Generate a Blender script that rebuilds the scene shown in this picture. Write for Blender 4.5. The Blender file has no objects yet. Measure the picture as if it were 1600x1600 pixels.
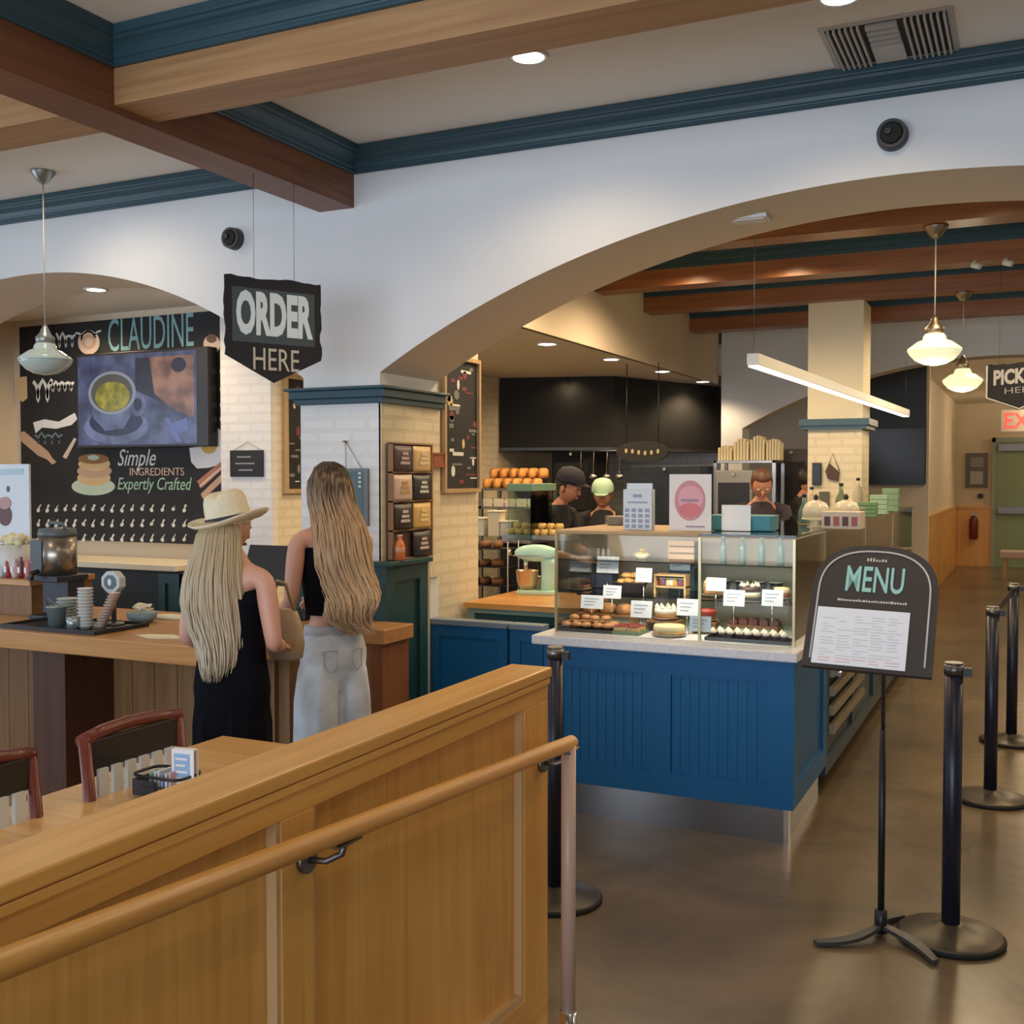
import bpy, bmesh, math, random
from mathutils import Vector, Matrix
random.seed(7)
SC = bpy.context.scene
COL = SC.collection
PI = math.pi
V = Vector
# ------------------------------------------------------------------ camera
F = 1696.0; YAW = .4477; PITCH = -.0325
CAM = V((0, 0, 1.65))
cd = bpy.data.cameras.new('camera'); cam = bpy.data.objects.new('camera', cd); COL.objects.link(cam)
cd.sensor_width = 36; cd.lens = 36*F/1600; cd.clip_end = 100; cd.clip_start = .05
cam.location = CAM; cam.rotation_euler = (PI/2+PITCH, 0, YAW)
SC.camera = cam
# ------------------------------------------------------------------ world, daylight, exposure
w = bpy.data.worlds.new('sky'); SC.world = w; w.use_nodes = True
wn = w.node_tree.nodes; wn['Background'].inputs[0].default_value = (.62, .76, 1, 1); wn['Background'].inputs[1].default_value = .9
SC.view_settings.view_transform = 'Standard'; SC.view_settings.look = 'None'
SC.view_settings.gamma = 1; SC.view_settings.use_curve_mapping = False
SC.view_settings.exposure = 0.14
def area(name, loc, rot, size, energy, color, sy=None, parent=None):
    l = bpy.data.lights.new(name, 'AREA'); l.energy = energy; l.color = color; l.size = size
    if sy: l.shape = 'RECTANGLE'; l.size_y = sy
    o = bpy.data.objects.new(name, l); o.location = loc; o.rotation_euler = rot; COL.objects.link(o)
    if parent: o.parent = parent
    return o
def point(name, loc, energy, color, r=.05, parent=None, spot=None):
    l = bpy.data.lights.new(name, 'SPOT' if spot else 'POINT'); l.energy = energy; l.color = color; l.shadow_soft_size = r
    if spot: l.spot_size = spot; l.spot_blend = .6
    o = bpy.data.objects.new(name, l); o.location = loc; COL.objects.link(o)
    if parent: o.parent = parent
    return o
WARM = (1, .74, .45)
# daylight coming in through the front windows behind the camera, and the side windows on the left
area('front_window_daylight', (-2.2, -3.3, 1.75), (math.radians(93), 0, 0), 7.0, 235, (.76, .87, 1), 2.3)
area('side_window_daylight', (-8.6, 1.0, 1.7), (math.radians(90), 0, math.radians(-90)), 4.0, 60, (.76, .87, 1), 2.0)
# ------------------------------------------------------------------ pixel helpers (points of the real place)
_f = V((-math.sin(YAW)*math.cos(PITCH), math.cos(YAW)*math.cos(PITCH), math.sin(PITCH)))
_r = V((math.cos(YAW), math.sin(YAW), 0)); _u = _r.cross(_f)
def ray(px, py): return _f + _r*((px-800)/F) - _u*((py-800)/F)
def at(px, py, ax, val):
    r = ray(px, py); k = 'xyz'.index(ax); t = (val-CAM[k])/r[k]; return CAM + r*t
def proj(p):
    q = V(p)-CAM; d = q.dot(_f); return (800+F*q.dot(_r)/d, 800-F*q.dot(_u)/d)
def atd(px, py, d): return CAM + ray(px, py)*d
# ------------------------------------------------------------------ materials
MATS = {}
def mat(name, col, rough=.5, metal=0., noise=0., nscale=20., bump=0., emit=None, estr=0., trans=0., alpha=1., coat=0., spec=None, sub=0.):
    if name in MATS: return MATS[name]
    m = bpy.data.materials.new(name); m.use_nodes = True; nt = m.node_tree; b = nt.nodes['Principled BSDF']
    c = (*col, 1)
    b.inputs['Base Color'].default_value = c; b.inputs['Roughness'].default_value = rough; b.inputs['Metallic'].default_value = metal
    if coat: b.inputs['Coat Weight'].default_value = coat
    if spec is not None: b.inputs['Specular IOR Level'].default_value = spec
    if trans: b.inputs['Transmission Weight'].default_value = trans
    if alpha < 1: b.inputs['Alpha'].default_value = alpha
    if emit: b.inputs['Emission Color'].default_value = (*emit, 1); b.inputs['Emission Strength'].default_value = estr
    if sub: b.inputs['Subsurface Weight'].default_value = sub; b.inputs['Subsurface Radius'].default_value = (.02, .008, .004)
    if noise or bump:
        tc = nt.nodes.new('ShaderNodeTexCoord'); n = nt.nodes.new('ShaderNodeTexNoise'); n.inputs['Scale'].default_value = nscale; n.inputs['Detail'].default_value = 5
        nt.links.new(tc.outputs['Object'], n.inputs['Vector'])
        if noise:
            r = nt.nodes.new('ShaderNodeValToRGB')
            r.color_ramp.elements[0].position = .3; r.color_ramp.elements[1].position = .7
            r.color_ramp.elements[0].color = tuple(max(0, x*(1-noise)) for x in col)+(1,)
            r.color_ramp.elements[1].color = tuple(min(1, x*(1+noise)) for x in col)+(1,)
            nt.links.new(n.outputs['Fac'], r.inputs['Fac']); nt.links.new(r.outputs['Color'], b.inputs['Base Color'])
        if bump:
            bp = nt.nodes.new('ShaderNodeBump'); bp.inputs['Strength'].default_value = bump; bp.inputs['Distance'].default_value = .01
            nt.links.new(n.outputs['Fac'], bp.inputs['Height']); nt.links.new(bp.outputs['Normal'], b.inputs['Normal'])
    MATS[name] = m; return m
def wood(name, c1, c2, axis='x', rough=.4, scale=1., coat=0.):
    k = name+'_'+axis
    if k in MATS: return MATS[k]
    m = bpy.data.materials.new(k); m.use_nodes = True; nt = m.node_tree; b = nt.nodes['Principled BSDF']
    tc = nt.nodes.new('ShaderNodeTexCoord'); mp = nt.nodes.new('ShaderNodeMapping')
    s = [22*scale]*3; s['xyz'.index(axis)] = .9*scale; mp.inputs['Scale'].default_value = s
    n = nt.nodes.new('ShaderNodeTexNoise'); n.inputs['Scale'].default_value = 1.5; n.inputs['Detail'].default_value = 7; n.inputs['Distortion'].default_value = .6
    n2 = nt.nodes.new('ShaderNodeTexNoise'); n2.inputs['Scale'].default_value = 1.3; n2.inputs['Detail'].default_value = 2
    r = nt.nodes.new('ShaderNodeValToRGB'); r.color_ramp.elements[0].position = .32; r.color_ramp.elements[1].position = .68
    r.color_ramp.elements[0].color = (*c1, 1); r.color_ramp.elements[1].color = (*c2, 1)
    mx = nt.nodes.new('ShaderNodeMath'); mx.operation = 'MULTIPLY_ADD'; mx.inputs[1].default_value = .75
    sc = nt.nodes.new('ShaderNodeMath'); sc.operation = 'MULTIPLY'; sc.inputs[1].default_value = .25
    L = nt.links.new
    L(tc.outputs['Object'], mp.inputs['Vector']); L(mp.outputs['Vector'], n.inputs['Vector']); L(tc.outputs['Object'], n2.inputs['Vector'])
    L(n.outputs['Fac'], mx.inputs[0]); L(n2.outputs['Fac'], sc.inputs[0]); L(sc.outputs[0], mx.inputs[2]); L(mx.outputs[0], r.inputs['Fac']); L(r.outputs['Color'], b.inputs['Base Color'])
    bp = nt.nodes.new('ShaderNodeBump'); bp.inputs['Strength'].default_value = .12; bp.inputs['Distance'].default_value = .004
    L(n.outputs['Fac'], bp.inputs['Height']); L(bp.outputs['Normal'], b.inputs['Normal'])
    b.inputs['Roughness'].default_value = rough
    if coat: b.inputs['Coat Weight'].default_value = coat; b.inputs['Coat Roughness'].default_value = .25
    MATS[k] = m; return m
def brick(name, c1, c2, mortar, bw=.2, bh=.065, ms=.012):
    if name in MATS: return MATS[name]
    m = bpy.data.materials.new(name); m.use_nodes = True; nt = m.node_tree; b = nt.nodes['Principled BSDF']; L = nt.links.new
    g = nt.nodes.new('ShaderNodeNewGeometry'); sp = nt.nodes.new('ShaderNodeSeparateXYZ'); cb = nt.nodes.new('ShaderNodeCombineXYZ')
    ad = nt.nodes.new('ShaderNodeMath'); ad.operation = 'ADD'
    L(g.outputs['Position'], sp.inputs[0]); L(sp.outputs[0], ad.inputs[0]); L(sp.outputs[1], ad.inputs[1]); L(ad.outputs[0], cb.inputs[0]); L(sp.outputs[2], cb.inputs[1])
    br = nt.nodes.new('ShaderNodeTexBrick'); br.inputs['Scale'].default_value = 1; br.inputs['Brick Width'].default_value = bw; br.inputs['Row Height'].default_value = bh; br.inputs['Mortar Size'].default_value = ms
    br.inputs['Color1'].default_value = (*c1, 1); br.inputs['Color2'].default_value = (*c2, 1); br.inputs['Mortar'].default_value = (*mortar, 1)
    L(cb.outputs[0], br.inputs['Vector']); L(br.outputs['Color'], b.inputs['Base Color'])
    bp = nt.nodes.new('ShaderNodeBump'); bp.invert = True; bp.inputs['Strength'].default_value = .5; bp.inputs['Distance'].default_value = .01
    bp.inputs['Strength'].default_value = .3; L(br.outputs['Fac'], bp.inputs['Height']); L(bp.outputs['Normal'], b.inputs['Normal']); b.inputs['Roughness'].default_value = .6
    MATS[name] = m; return m
M_WALL = mat('white_wall_paint', (.74, .75, .76), .75, noise=.02, nscale=3, bump=.04)
M_CEIL = mat('ceiling_paint', (.84, .80, .72), .85)
M_TAN = mat('warm_wall_paint', (.70, .59, .44), .8)
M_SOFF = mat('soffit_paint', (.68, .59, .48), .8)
M_TEAL = mat('teal_trim_paint', (.028, .075, .10), .38)
M_BLUE = mat('blue_cabinet_paint', (.008, .115, .29), .45, spec=.3)
M_GREENCAB = mat('dark_teal_cabinet_paint', (.014, .062, .072), .45)
M_BEAM = {a: wood('beam_wood', (.13, .045, .016), (.24, .092, .036), a, .45) for a in 'xyz'}
M_OAK = {a: wood('golden_oak', (.66, .31, .058), (.84, .46, .115), a, .38, 1, .25) for a in 'xyz'}
M_TBL = {a: wood('table_maple', (.62, .34, .11), (.80, .50, .21), a, .34, .8, .3) for a in 'xyz'}
M_BROWN = {a: wood('brown_panel_wood', (.15, .070, .024), (.25, .125, .048), a, .5) for a in 'xyz'}
M_BRICK = brick('white_painted_brick', (.76, .76, .75), (.73, .73, .72), (.70, .69, .68))
M_BRICKC = brick('cream_and_warm_lit_brick', (.74, .65, .47), (.71, .62, .44), (.66, .57, .40))  # cream brick; on the pier side it stands for warm light on white
M_TILE = brick('white_wall_tile', (.62, .64, .66), (.58, .60, .62), (.4, .4, .4), .15, .075, .004)
M_BLACK = mat('black_satin', (.012, .012, .014), .4)
M_BLACKM = mat('black_matte', (.012, .011, .010), .8)
M_CHALK = mat('chalkboard', (.014, .015, .017), .7, noise=.4, nscale=4)
M_STEEL = mat('brushed_steel', (.55, .55, .55), .3, 1)
M_STEELD = mat('dark_steel', (.22, .22, .22), .4, 1)
M_CHROME = mat('chrome', (.75, .75, .76), .15, 1)
M_BRASS = mat('antique_metal', (.35, .30, .22), .4, 1)
M_WHITE = mat('white_paper', (.82, .83, .86), .6)
M_CREAM = mat('cream', (.80, .72, .54), .6)
def glass(name, tint, refl):
    m = bpy.data.materials.new(name); m.use_nodes = True; nt = m.node_tree; nt.nodes.remove(nt.nodes['Principled BSDF']); o = nt.nodes['Material Output']
    t = nt.nodes.new('ShaderNodeBsdfTransparent'); t.inputs[0].default_value = (*tint, 1); g = nt.nodes.new('ShaderNodeBsdfGlossy'); g.inputs['Roughness'].default_value = .04
    f = nt.nodes.new('ShaderNodeFresnel'); f.inputs[0].default_value = 1.45; k = nt.nodes.new('ShaderNodeMath'); k.operation = 'MULTIPLY'; k.inputs[1].default_value = refl; x = nt.nodes.new('ShaderNodeMixShader')
    nt.links.new(f.outputs[0], k.inputs[0]); nt.links.new(k.outputs[0], x.inputs[0]); nt.links.new(t.outputs[0], x.inputs[1]); nt.links.new(g.outputs[0], x.inputs[2]); nt.links.new(x.outputs[0], o.inputs['Surface']); return m
M_GLASS = glass('clear_glass', (.97, .985, .98), .7)
M_GLASSG = glass('green_glass', (.80, .90, .85), 1.3)
M_GRAN = mat('pale_granite', (.74, .74, .77), .3, noise=.10, nscale=60)
M_INK = mat('grey_print', (.25, .27, .32), .7)
M_CHALKW = mat('chalk_white', (.75, .76, .72), .8)
M_CHALKT = mat('chalk_teal', (.22, .42, .44), .8)
M_MINT = mat('mint_enamel', (.52, .86, .74), .3)
M_SKIN = mat('skin', (.62, .33, .24), .5, sub=.1)
M_SKIN2 = mat('skin_warm', (.50, .22, .13), .5)
M_LAMP = mat('lamp_diffuser', (1, .95, .85), .5, emit=(1, .88, .70), estr=9)
M_SHADE = mat('opal_glass_lit', (.8, .8, .62), .3, emit=(.92, .88, .50), estr=.62)
M_SHADEOFF = mat('opal_glass_unlit', (.50, .62, .58), .15, coat=.5)
M_FRAMEW = {a: wood('frame_wood', (.40, .26, .12), (.55, .38, .20), a, .5) for a in 'xyz'}
# ------------------------------------------------------------------ mesh builder
def frame(o, u, v=None, n=None):
    u = V(u).normalized(); v = V(v if v else (0, 0, 1)).normalized(); n = V(n).normalized() if n else u.cross(v)
    return (V(o), u, v, n)
FY = lambda o: frame(o, (1, 0, 0), (0, 0, 1), (0, -1, 0))     # a face that looks towards -y
FX = lambda o: frame(o, (0, 1, 0), (0, 0, 1), (1, 0, 0))      # a face that looks towards +x
class MB:
    def __init__(s): s.v = []; s.f = []; s.m = []; s.sm = []
    def add(s, vs, fs, m=0, sm=False):
        k = len(s.v); s.v += [V(p) for p in vs]; s.f += [tuple(i+k for i in f) for f in fs]; s.m += [m]*len(fs); s.sm += [sm]*len(fs); return s
    def box(s, x0, y0, z0, x1, y1, z1, m=0):
        x0, x1 = sorted((x0, x1)); y0, y1 = sorted((y0, y1)); z0, z1 = sorted((z0, z1))
        return s.add([(x0,y0,z0),(x1,y0,z0),(x1,y1,z0),(x0,y1,z0),(x0,y0,z1),(x1,y0,z1),(x1,y1,z1),(x0,y1,z1)],
                     [(0,3,2,1),(4,5,6,7),(0,1,5,4),(1,2,6,5),(2,3,7,6),(3,0,4,7)], m)
    def fb(s, Fr, u0, u1, v0, v1, n0, n1, m=0):
        o, u, v, n = Fr; P = lambda a, b, c: o+u*a+v*b+n*c
        vs = [P(u0,v0,n0),P(u1,v0,n0),P(u1,v1,n0),P(u0,v1,n0),P(u0,v0,n1),P(u1,v0,n1),P(u1,v1,n1),P(u0,v1,n1)]
        return s.add(vs, [(0,3,2,1),(4,5,6,7),(0,1,5,4),(1,2,6,5),(2,3,7,6),(3,0,4,7)], m)
    def prism(s, pts, Fr, n0, n1, m=0, sm=False):
        o, u, v, n = Fr; k = len(pts)
        vs = [o+u*a+v*b+n*n0 for a, b in pts]+[o+u*a+v*b+n*n1 for a, b in pts]
        s.add(vs, [tuple(range(k))[::-1], tuple(range(k, 2*k))], m)
        kk = len(s.v)-2*k
        for i in range(k):
            j = (i+1) % k; s.f.append((kk+i, kk+j, kk+k+j, kk+k+i)); s.m.append(m); s.sm.append(sm)
        return s
    def cyl(s, p0, p1, r0, r1=None, n=16, m=0, caps=True, sm=True):
        r1 = r0 if r1 is None else r1; p0 = V(p0); p1 = V(p1); d = (p1-p0).normalized()
        a = d.cross(V((0, 0, 1)));  a = a.normalized() if a.length > 1e-4 else V((1, 0, 0)); b = d.cross(a)
        vs = []
        for p, r in ((p0, r0), (p1, r1)):
            vs += [p+(a*math.cos(2*PI*i/n)+b*math.sin(2*PI*i/n))*r for i in range(n)]
        s.add(vs, [(i, (i+1) % n, n+(i+1) % n, n+i) for i in range(n)], m, sm)
        if caps:
            k = len(s.v)-2*n; s.f += [tuple(k+i for i in range(n))[::-1], tuple(k+n+i for i in range(n))]; s.m += [m, m]; s.sm += [False, False]
        return s
    def lathe(s, prof, c=(0, 0, 0), n=24, m=0, sx=1., sy=1., sm=True):
        c = V(c); k = len(prof); vs = []
        for r, z in prof: vs += [c+V((r*math.cos(2*PI*i/n)*sx, r*math.sin(2*PI*i/n)*sy, z)) for i in range(n)]
        fs = [(j*n+i, j*n+(i+1) % n, (j+1)*n+(i+1) % n, (j+1)*n+i) for j in range(k-1) for i in range(n)]
        s.add(vs, fs, m, sm); kk = len(s.v)-k*n
        s.f += [tuple(kk+i for i in range(n))[::-1], tuple(kk+(k-1)*n+i for i in range(n))]; s.m += [m, m]; s.sm += [sm, sm]
        return s
    def tube(s, pts, r, n=8, m=0):
        pts = [V(p) for p in pts]; rs = r if isinstance(r, (list, tuple)) else [r]*len(pts); vs = []
        up = V((0, 0, 1)); prev = None
        for i, p in enumerate(pts):
            d = (pts[min(i+1, len(pts)-1)]-pts[max(i-1, 0)]).normalized()
            if prev is None:
                a = d.cross(up); a = a.normalized() if a.length > 1e-3 else V((1, 0, 0))
            else:
                a = prev-d*prev.dot(d); a = a.normalized() if a.length > 1e-4 else prev
            prev = a; b = d.cross(a)
            vs += [p+(a*math.cos(2*PI*k/n)+b*math.sin(2*PI*k/n))*rs[i] for k in range(n)]
        K = len(pts)
        s.add(vs, [(j*n+i, j*n+(i+1) % n, (j+1)*n+(i+1) % n, (j+1)*n+i) for j in range(K-1) for i in range(n)], m, True)
        kk = len(s.v)-K*n; s.f += [tuple(kk+i for i in range(n))[::-1], tuple(kk+(K-1)*n+i for i in range(n))]; s.m += [m, m]; s.sm += [False]*2
        return s
    def ball(s, c, rx, ry=None, rz=None, n=16, k=10, m=0, fn=None):
        ry = rx if ry is None else ry; rz = rx if rz is None else rz; c = V(c); vs = []
        for j in range(k+1):
            t = PI*j/k
            for i in range(n):
                p = V((math.sin(t)*math.cos(2*PI*i/n), math.sin(t)*math.sin(2*PI*i/n), -math.cos(t)))
                q = V((p.x*rx, p.y*ry, p.z*rz));  q = fn(p, q) if fn else q; vs.append(c+q)
        return s.add(vs, [(j*n+i, j*n+(i+1) % n, (j+1)*n+(i+1) % n, (j+1)*n+i) for j in range(k) for i in range(n)], m, True)
    def loft(s, rings, n=32, m=0, fn=None, caps=True):
        # rings: (cx, cy, z, rx, ry)
        vs = []
        for j, (cx, cy, z, rx, ry) in enumerate(rings):
            for i in range(n):
                a = 2*PI*i/n; k = fn(a, z, j) if fn else 1; vs.append((cx+rx*k*math.cos(a), cy+ry*k*math.sin(a), z))
        K = len(rings)
        s.add(vs, [(j*n+i, j*n+(i+1) % n, (j+1)*n+(i+1) % n, (j+1)*n+i) for j in range(K-1) for i in range(n)], m, True)
        if caps:
            kk = len(s.v)-K*n; s.f += [tuple(kk+i for i in range(n))[::-1], tuple(kk+(K-1)*n+i for i in range(n))]; s.m += [m, m]; s.sm += [False]*2
        return s
    def merge(s, me, M=None, m=0, sm=True):
        return s.add([(M @ v.co if M else v.co.copy()) for v in me.vertices], [tuple(p.vertices) for p in me.polygons], m, sm)
    def xf(s, M): s.v = [M @ p for p in s.v]; return s
    def mesh(s, name, mats, off=V((0, 0, 0))):
        me = bpy.data.meshes.new(name); me.from_pydata([tuple(p-off) for p in s.v], [], s.f)
        for a in (mats if isinstance(mats, (list, tuple)) else [mats]): me.materials.append(a)
        me.polygons.foreach_set('material_index', s.m); me.polygons.foreach_set('use_smooth', s.sm); me.update()
        bm = bmesh.new(); bm.from_mesh(me); bmesh.ops.recalc_face_normals(bm, faces=bm.faces); bm.to_mesh(me); bm.free()
        return me
def bevel(o, wd=.004, seg=2):
    b = o.modifiers.new('bevel', 'BEVEL'); b.width = wd; b.segments = seg; b.limit_method = 'ANGLE'; b.angle_limit = math.radians(50); return o
def tag(o, label=None, cat=None, group=None, kind=None):
    if label: o['label'] = label
    if cat: o['category'] = cat
    if group: o['group'] = group
    if kind: o['kind'] = kind
    return o
def part(name, mb, mats, parent, label=None, world=False, bv=0, kind=None):
    off = V((0, 0, 0))
    if world:
        q = parent
        while q: off = off+q.location; q = q.parent
    o = bpy.data.objects.new(name, mb.mesh(name, mats, off)); COL.objects.link(o); o.parent = parent
    if bv: bevel(o, bv)
    tag(o, label, kind=kind); return o
def solo(name, mb, mats, label, cat, group=None, bv=0, kind=None, loc=None, rz=0):
    # world-space mesh when loc is None, else a local mesh placed at loc
    if loc is None:
        xs = [p.x for p in mb.v]; ys = [p.y for p in mb.v]; zs = [p.z for p in mb.v]
        c = V(((min(xs)+max(xs))/2, (min(ys)+max(ys))/2, min(zs))); o = bpy.data.objects.new(name, mb.mesh(name, mats, c)); o.location = c
    else:
        o = bpy.data.objects.new(name, mb.mesh(name, mats)); o.location = loc; o.rotation_euler.z = rz
    COL.objects.link(o)
    if bv: bevel(o, bv)
    return tag(o, label, cat, group, kind)
def struct(name, mb, mats, parent=None, bv=0):
    o = bpy.data.objects.new(name, mb.mesh(name, mats)); COL.objects.link(o)
    if parent: o.parent = parent
    else: o['kind'] = 'structure'
    if bv: bevel(o, bv)
    return o
def thing(name, label, cat, loc=(0, 0, 0), rz=0, group=None, kind=None):
    o = bpy.data.objects.new(name, None); COL.objects.link(o); o.location = loc; o.rotation_euler.z = rz; o.empty_display_size = .1
    return tag(o, label, cat, group, kind)
def kids(o): return [c for c in COL.objects if c.parent == o]
def dup(o, loc, rz=0, label=None, group=None):
    r = o.copy(); COL.objects.link(r); r.location = loc; r.rotation_euler.z = rz
    if label: r['label'] = label
    if group: r['group'] = group
    def rec(a, b):
        for ch in kids(a):
            c = ch.copy(); COL.objects.link(c); c.parent = b; rec(ch, c)
    rec(o, r); return r
def text(body, Fr, u0, u1, v0, v1, n0, mats, parent, label=None, thick=.002, off=0., name='lettering', world=True, shear=0):
    cu = bpy.data.curves.new('t', 'FONT'); cu.body = body; cu.extrude = .01; cu.offset = off; cu.resolution_u = 3; cu.shear = shear
    ob = bpy.data.objects.new('t', cu); COL.objects.link(ob); dg = bpy.context.evaluated_depsgraph_get(); dg.update()
    me = bpy.data.meshes.new_from_object(ob.evaluated_get(dg))
    xs = [q.co.x for q in me.vertices]; ys = [q.co.y for q in me.vertices]
    a, b, c, d = min(xs), max(xs), min(ys), max(ys); o, u, v, n = Fr
    mb = MB()
    mb.add([o+u*(u0+(q.co.x-a)/(b-a)*(u1-u0))+v*(v0+(q.co.y-c)/(d-c)*(v1-v0))+n*(n0+(thick if q.co.z > 0 else 0)) for q in me.vertices], [tuple(p.vertices) for p in me.polygons])
    bpy.data.objects.remove(ob); bpy.data.curves.remove(cu); bpy.data.meshes.remove(me)
    return part(name, mb, mats, parent, label, world=world)
def skinmesh(verts, edges, root=0, sub=2):
    me = bpy.data.meshes.new('s'); bm = bmesh.new(); L = bm.verts.layers.skin.verify(); vs = []
    for i, (p, r) in enumerate(verts):
        q = bm.verts.new(p); rr = r if isinstance(r, tuple) else (r, r); q[L].radius = rr; q[L].use_root = (i == root); vs.append(q)
    for a, b in edges: bm.edges.new((vs[a], vs[b]))
    bm.to_mesh(me); bm.free(); o = bpy.data.objects.new('s', me); COL.objects.link(o)
    sk = o.modifiers.new('s', 'SKIN'); sk.use_smooth_shade = True; sb = o.modifiers.new('d', 'SUBSURF'); sb.levels = sub; sb.render_levels = sub
    dg = bpy.context.evaluated_depsgraph_get(); dg.update(); r = bpy.data.meshes.new_from_object(o.evaluated_get(dg))
    bpy.data.objects.remove(o); return r
# ================================================================== THE SETTING
ZC = 3.3
def archz(x, cx, zc, r): return zc+math.sqrt(max(0, r*r-(x-cx)**2))
# floor: polished concrete
mf = bpy.data.materials.new('polished_concrete'); mf.use_nodes = True; nt = mf.node_tree; b = nt.nodes['Principled BSDF']; L = nt.links.new
tc = nt.nodes.new('ShaderNodeTexCoord'); n1 = nt.nodes.new('ShaderNodeTexNoise'); n1.inputs['Scale'].default_value = 1.1; n1.inputs['Detail'].default_value = 8; n1.inputs['Roughness'].default_value = .62; n1.inputs['Distortion'].default_value = .5
r = nt.nodes.new('ShaderNodeValToRGB'); e = r.color_ramp.elements; e[0].position = .32; e[0].color = (.098, .072, .042, 1); e[1].position = .7; e[1].color = (.225, .165, .098, 1)
L(tc.outputs['Object'], n1.inputs['Vector']); L(n1.outputs['Fac'], r.inputs['Fac']); L(r.outputs['Color'], b.inputs['Base Color']); b.inputs['Roughness'].default_value = .26
b.inputs['Specular IOR Level'].default_value = .45
struct('floor', MB().box(-9, -4, -.1, 6, 24, 0), mf)
rp = MB(); o_ = frame((0, 0, 0), (0, 1, 0), (0, 0, 1), (1, 0, 0))
rp.prism([(-3.6, 0.001), (2.9, 0.001), (-3.6, .45)], o_, -1.25, 1.3)
struct('floor_ramp', rp, mf)
struct('ceiling', MB().box(-9, -4, ZC, 6, 24, ZC+.1), M_CEIL)
# arch wall y 4.65..5.24
YA, YB = 4.65, 5.24
def arch_wall(y0, y1, x0, x1, arches, z1=ZC, m=M_WALL, ms=M_SOFF):
    # arches: (xa, xb, cx, zc, r)
    mb = MB(); xs = [x0]
    for (xa, xb, cx, zc, rr) in arches: xs += [xa+(xb-xa)*i/48 for i in range(49)]
    xs.append(x1); xs = sorted(set(round(x, 5) for x in xs))
    for i in range(len(xs)-1):
        a, c = xs[i], xs[i+1]; mid = (a+c)/2; ar = None
        for A in arches:
            if A[0] < mid < A[1]: ar = A
        za = archz(a, *ar[2:]) if ar else 0; zb = archz(c, *ar[2:]) if ar else 0
        for y in (y0, y1): mb.add([(a, y, za), (c, y, zb), (c, y, z1), (a, y, z1)], [(0, 1, 2, 3)])
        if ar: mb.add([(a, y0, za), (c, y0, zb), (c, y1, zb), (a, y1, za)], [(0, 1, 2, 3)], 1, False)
    for A in arches:
        for xx, zz in ((A[0], archz(A[0], *A[2:])), (A[1], archz(A[1], *A[2:]))):
            mb.add([(xx, y0, 0), (xx, y1, 0), (xx, y1, zz), (xx, y0, zz)], [(0, 1, 2, 3)], 0)
    return mb
MAIN = (-2.97, 1.98, -.494, -1.908, 4.775); LEFT = (-7.40, -3.44, -5.423, -.30, 3.162)
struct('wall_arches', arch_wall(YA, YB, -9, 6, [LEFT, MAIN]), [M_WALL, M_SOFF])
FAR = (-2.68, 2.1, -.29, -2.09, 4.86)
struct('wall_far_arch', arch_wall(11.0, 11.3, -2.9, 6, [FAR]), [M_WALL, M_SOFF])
# outer walls; the front wall behind the camera and the left wall have window openings
w_ = MB(); w_.box(-9, -4.1, 0, 6, -4, .6).box(-9, -4.1, 2.95, 6, -4, ZC).box(-9, -4.1, .6, -6, -4, 2.95).box(2, -4.1, .6, 6, -4, 2.95); struct('wall_front', w_, M_WALL)
w_ = MB(); w_.box(-9.1, -4, 0, -9, 4.65, .7).box(-9.1, -4, 2.8, -9, 4.65, ZC).box(-9.1, -4, .7, -9, -1.2, 2.8).box(-9.1, 3.2, .7, -9, 4.65, 2.8); struct('wall_left', w_, M_WALL)
struct('wall_right', MB().box(6, -4, 0, 6.1, 24, ZC), M_TAN)
# pier between the arches: painted brick, dark teal wainscot, capital trim
pr = MB(); pr.box(-3.45, YA-.012, 1.1, -2.96, YA, 2.03)
struct('wall_pier_brick', pr, M_BRICK)
struct('wall_pier_side_brick', MB().box(-2.97, YA-.012, 1.1, -2.955, 5.235, 2.03), M_BRICKC)  # white brick too; the yellow of the lighting is put into its colour
tr = MB()
for k, (e_, z0, z1) in enumerate(((.035, 2.02, 2.05), (.055, 2.05, 2.09), (.075, 2.09, 2.105))):
    tr.box(-3.44-e_, YA-e_, z0, -2.97+e_, YB-.001, z1)
struct('trim_1', tr, M_TEAL, bv=.004)
# wall that carries the menu boards beyond the pier
struct('wall_menu', MB().box(-3.1, YB, 0, -2.97, 5.72, 2.9), M_BRICKC)
# left bay: niche behind the left arch
struct('ceiling_niche', MB().box(-7.6, YB, 2.86, -3.1, 6.7, 2.92).box(-4.66, 6.7, 2.86, -3.1, 7, 2.92), M_CEIL)
struct('wall_niche_left', MB().box(-7.6, YB, 0, -7.2, 6.0, 2.86), M_TAN)
struct('wall_niche_back', MB().box(-7.6, 6.0, 0, -4.76, 6.15, 2.9), M_TAN)
struct('wall_niche_pier', MB().box(-5.09, 5.93, 0, -4.66, 6.0, 2.86), M_BRICK)
struct('wall_kitchen_left', MB().box(-4.76, 6.0, 0, -4.66, 11.4, 2.86), M_BRICKC)
struct('wall_kitchen_back', MB().box(-4.76, 11.4, 0, -2.9, 11.5, 2.7), M_TILE)
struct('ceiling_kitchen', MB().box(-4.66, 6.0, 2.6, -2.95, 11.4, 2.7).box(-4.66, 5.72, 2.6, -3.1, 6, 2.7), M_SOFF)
struct('wall_bulkhead', MB().box(-2.97, YB, 2.6, -2.93, 11.0, ZC), M_TAN)
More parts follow.
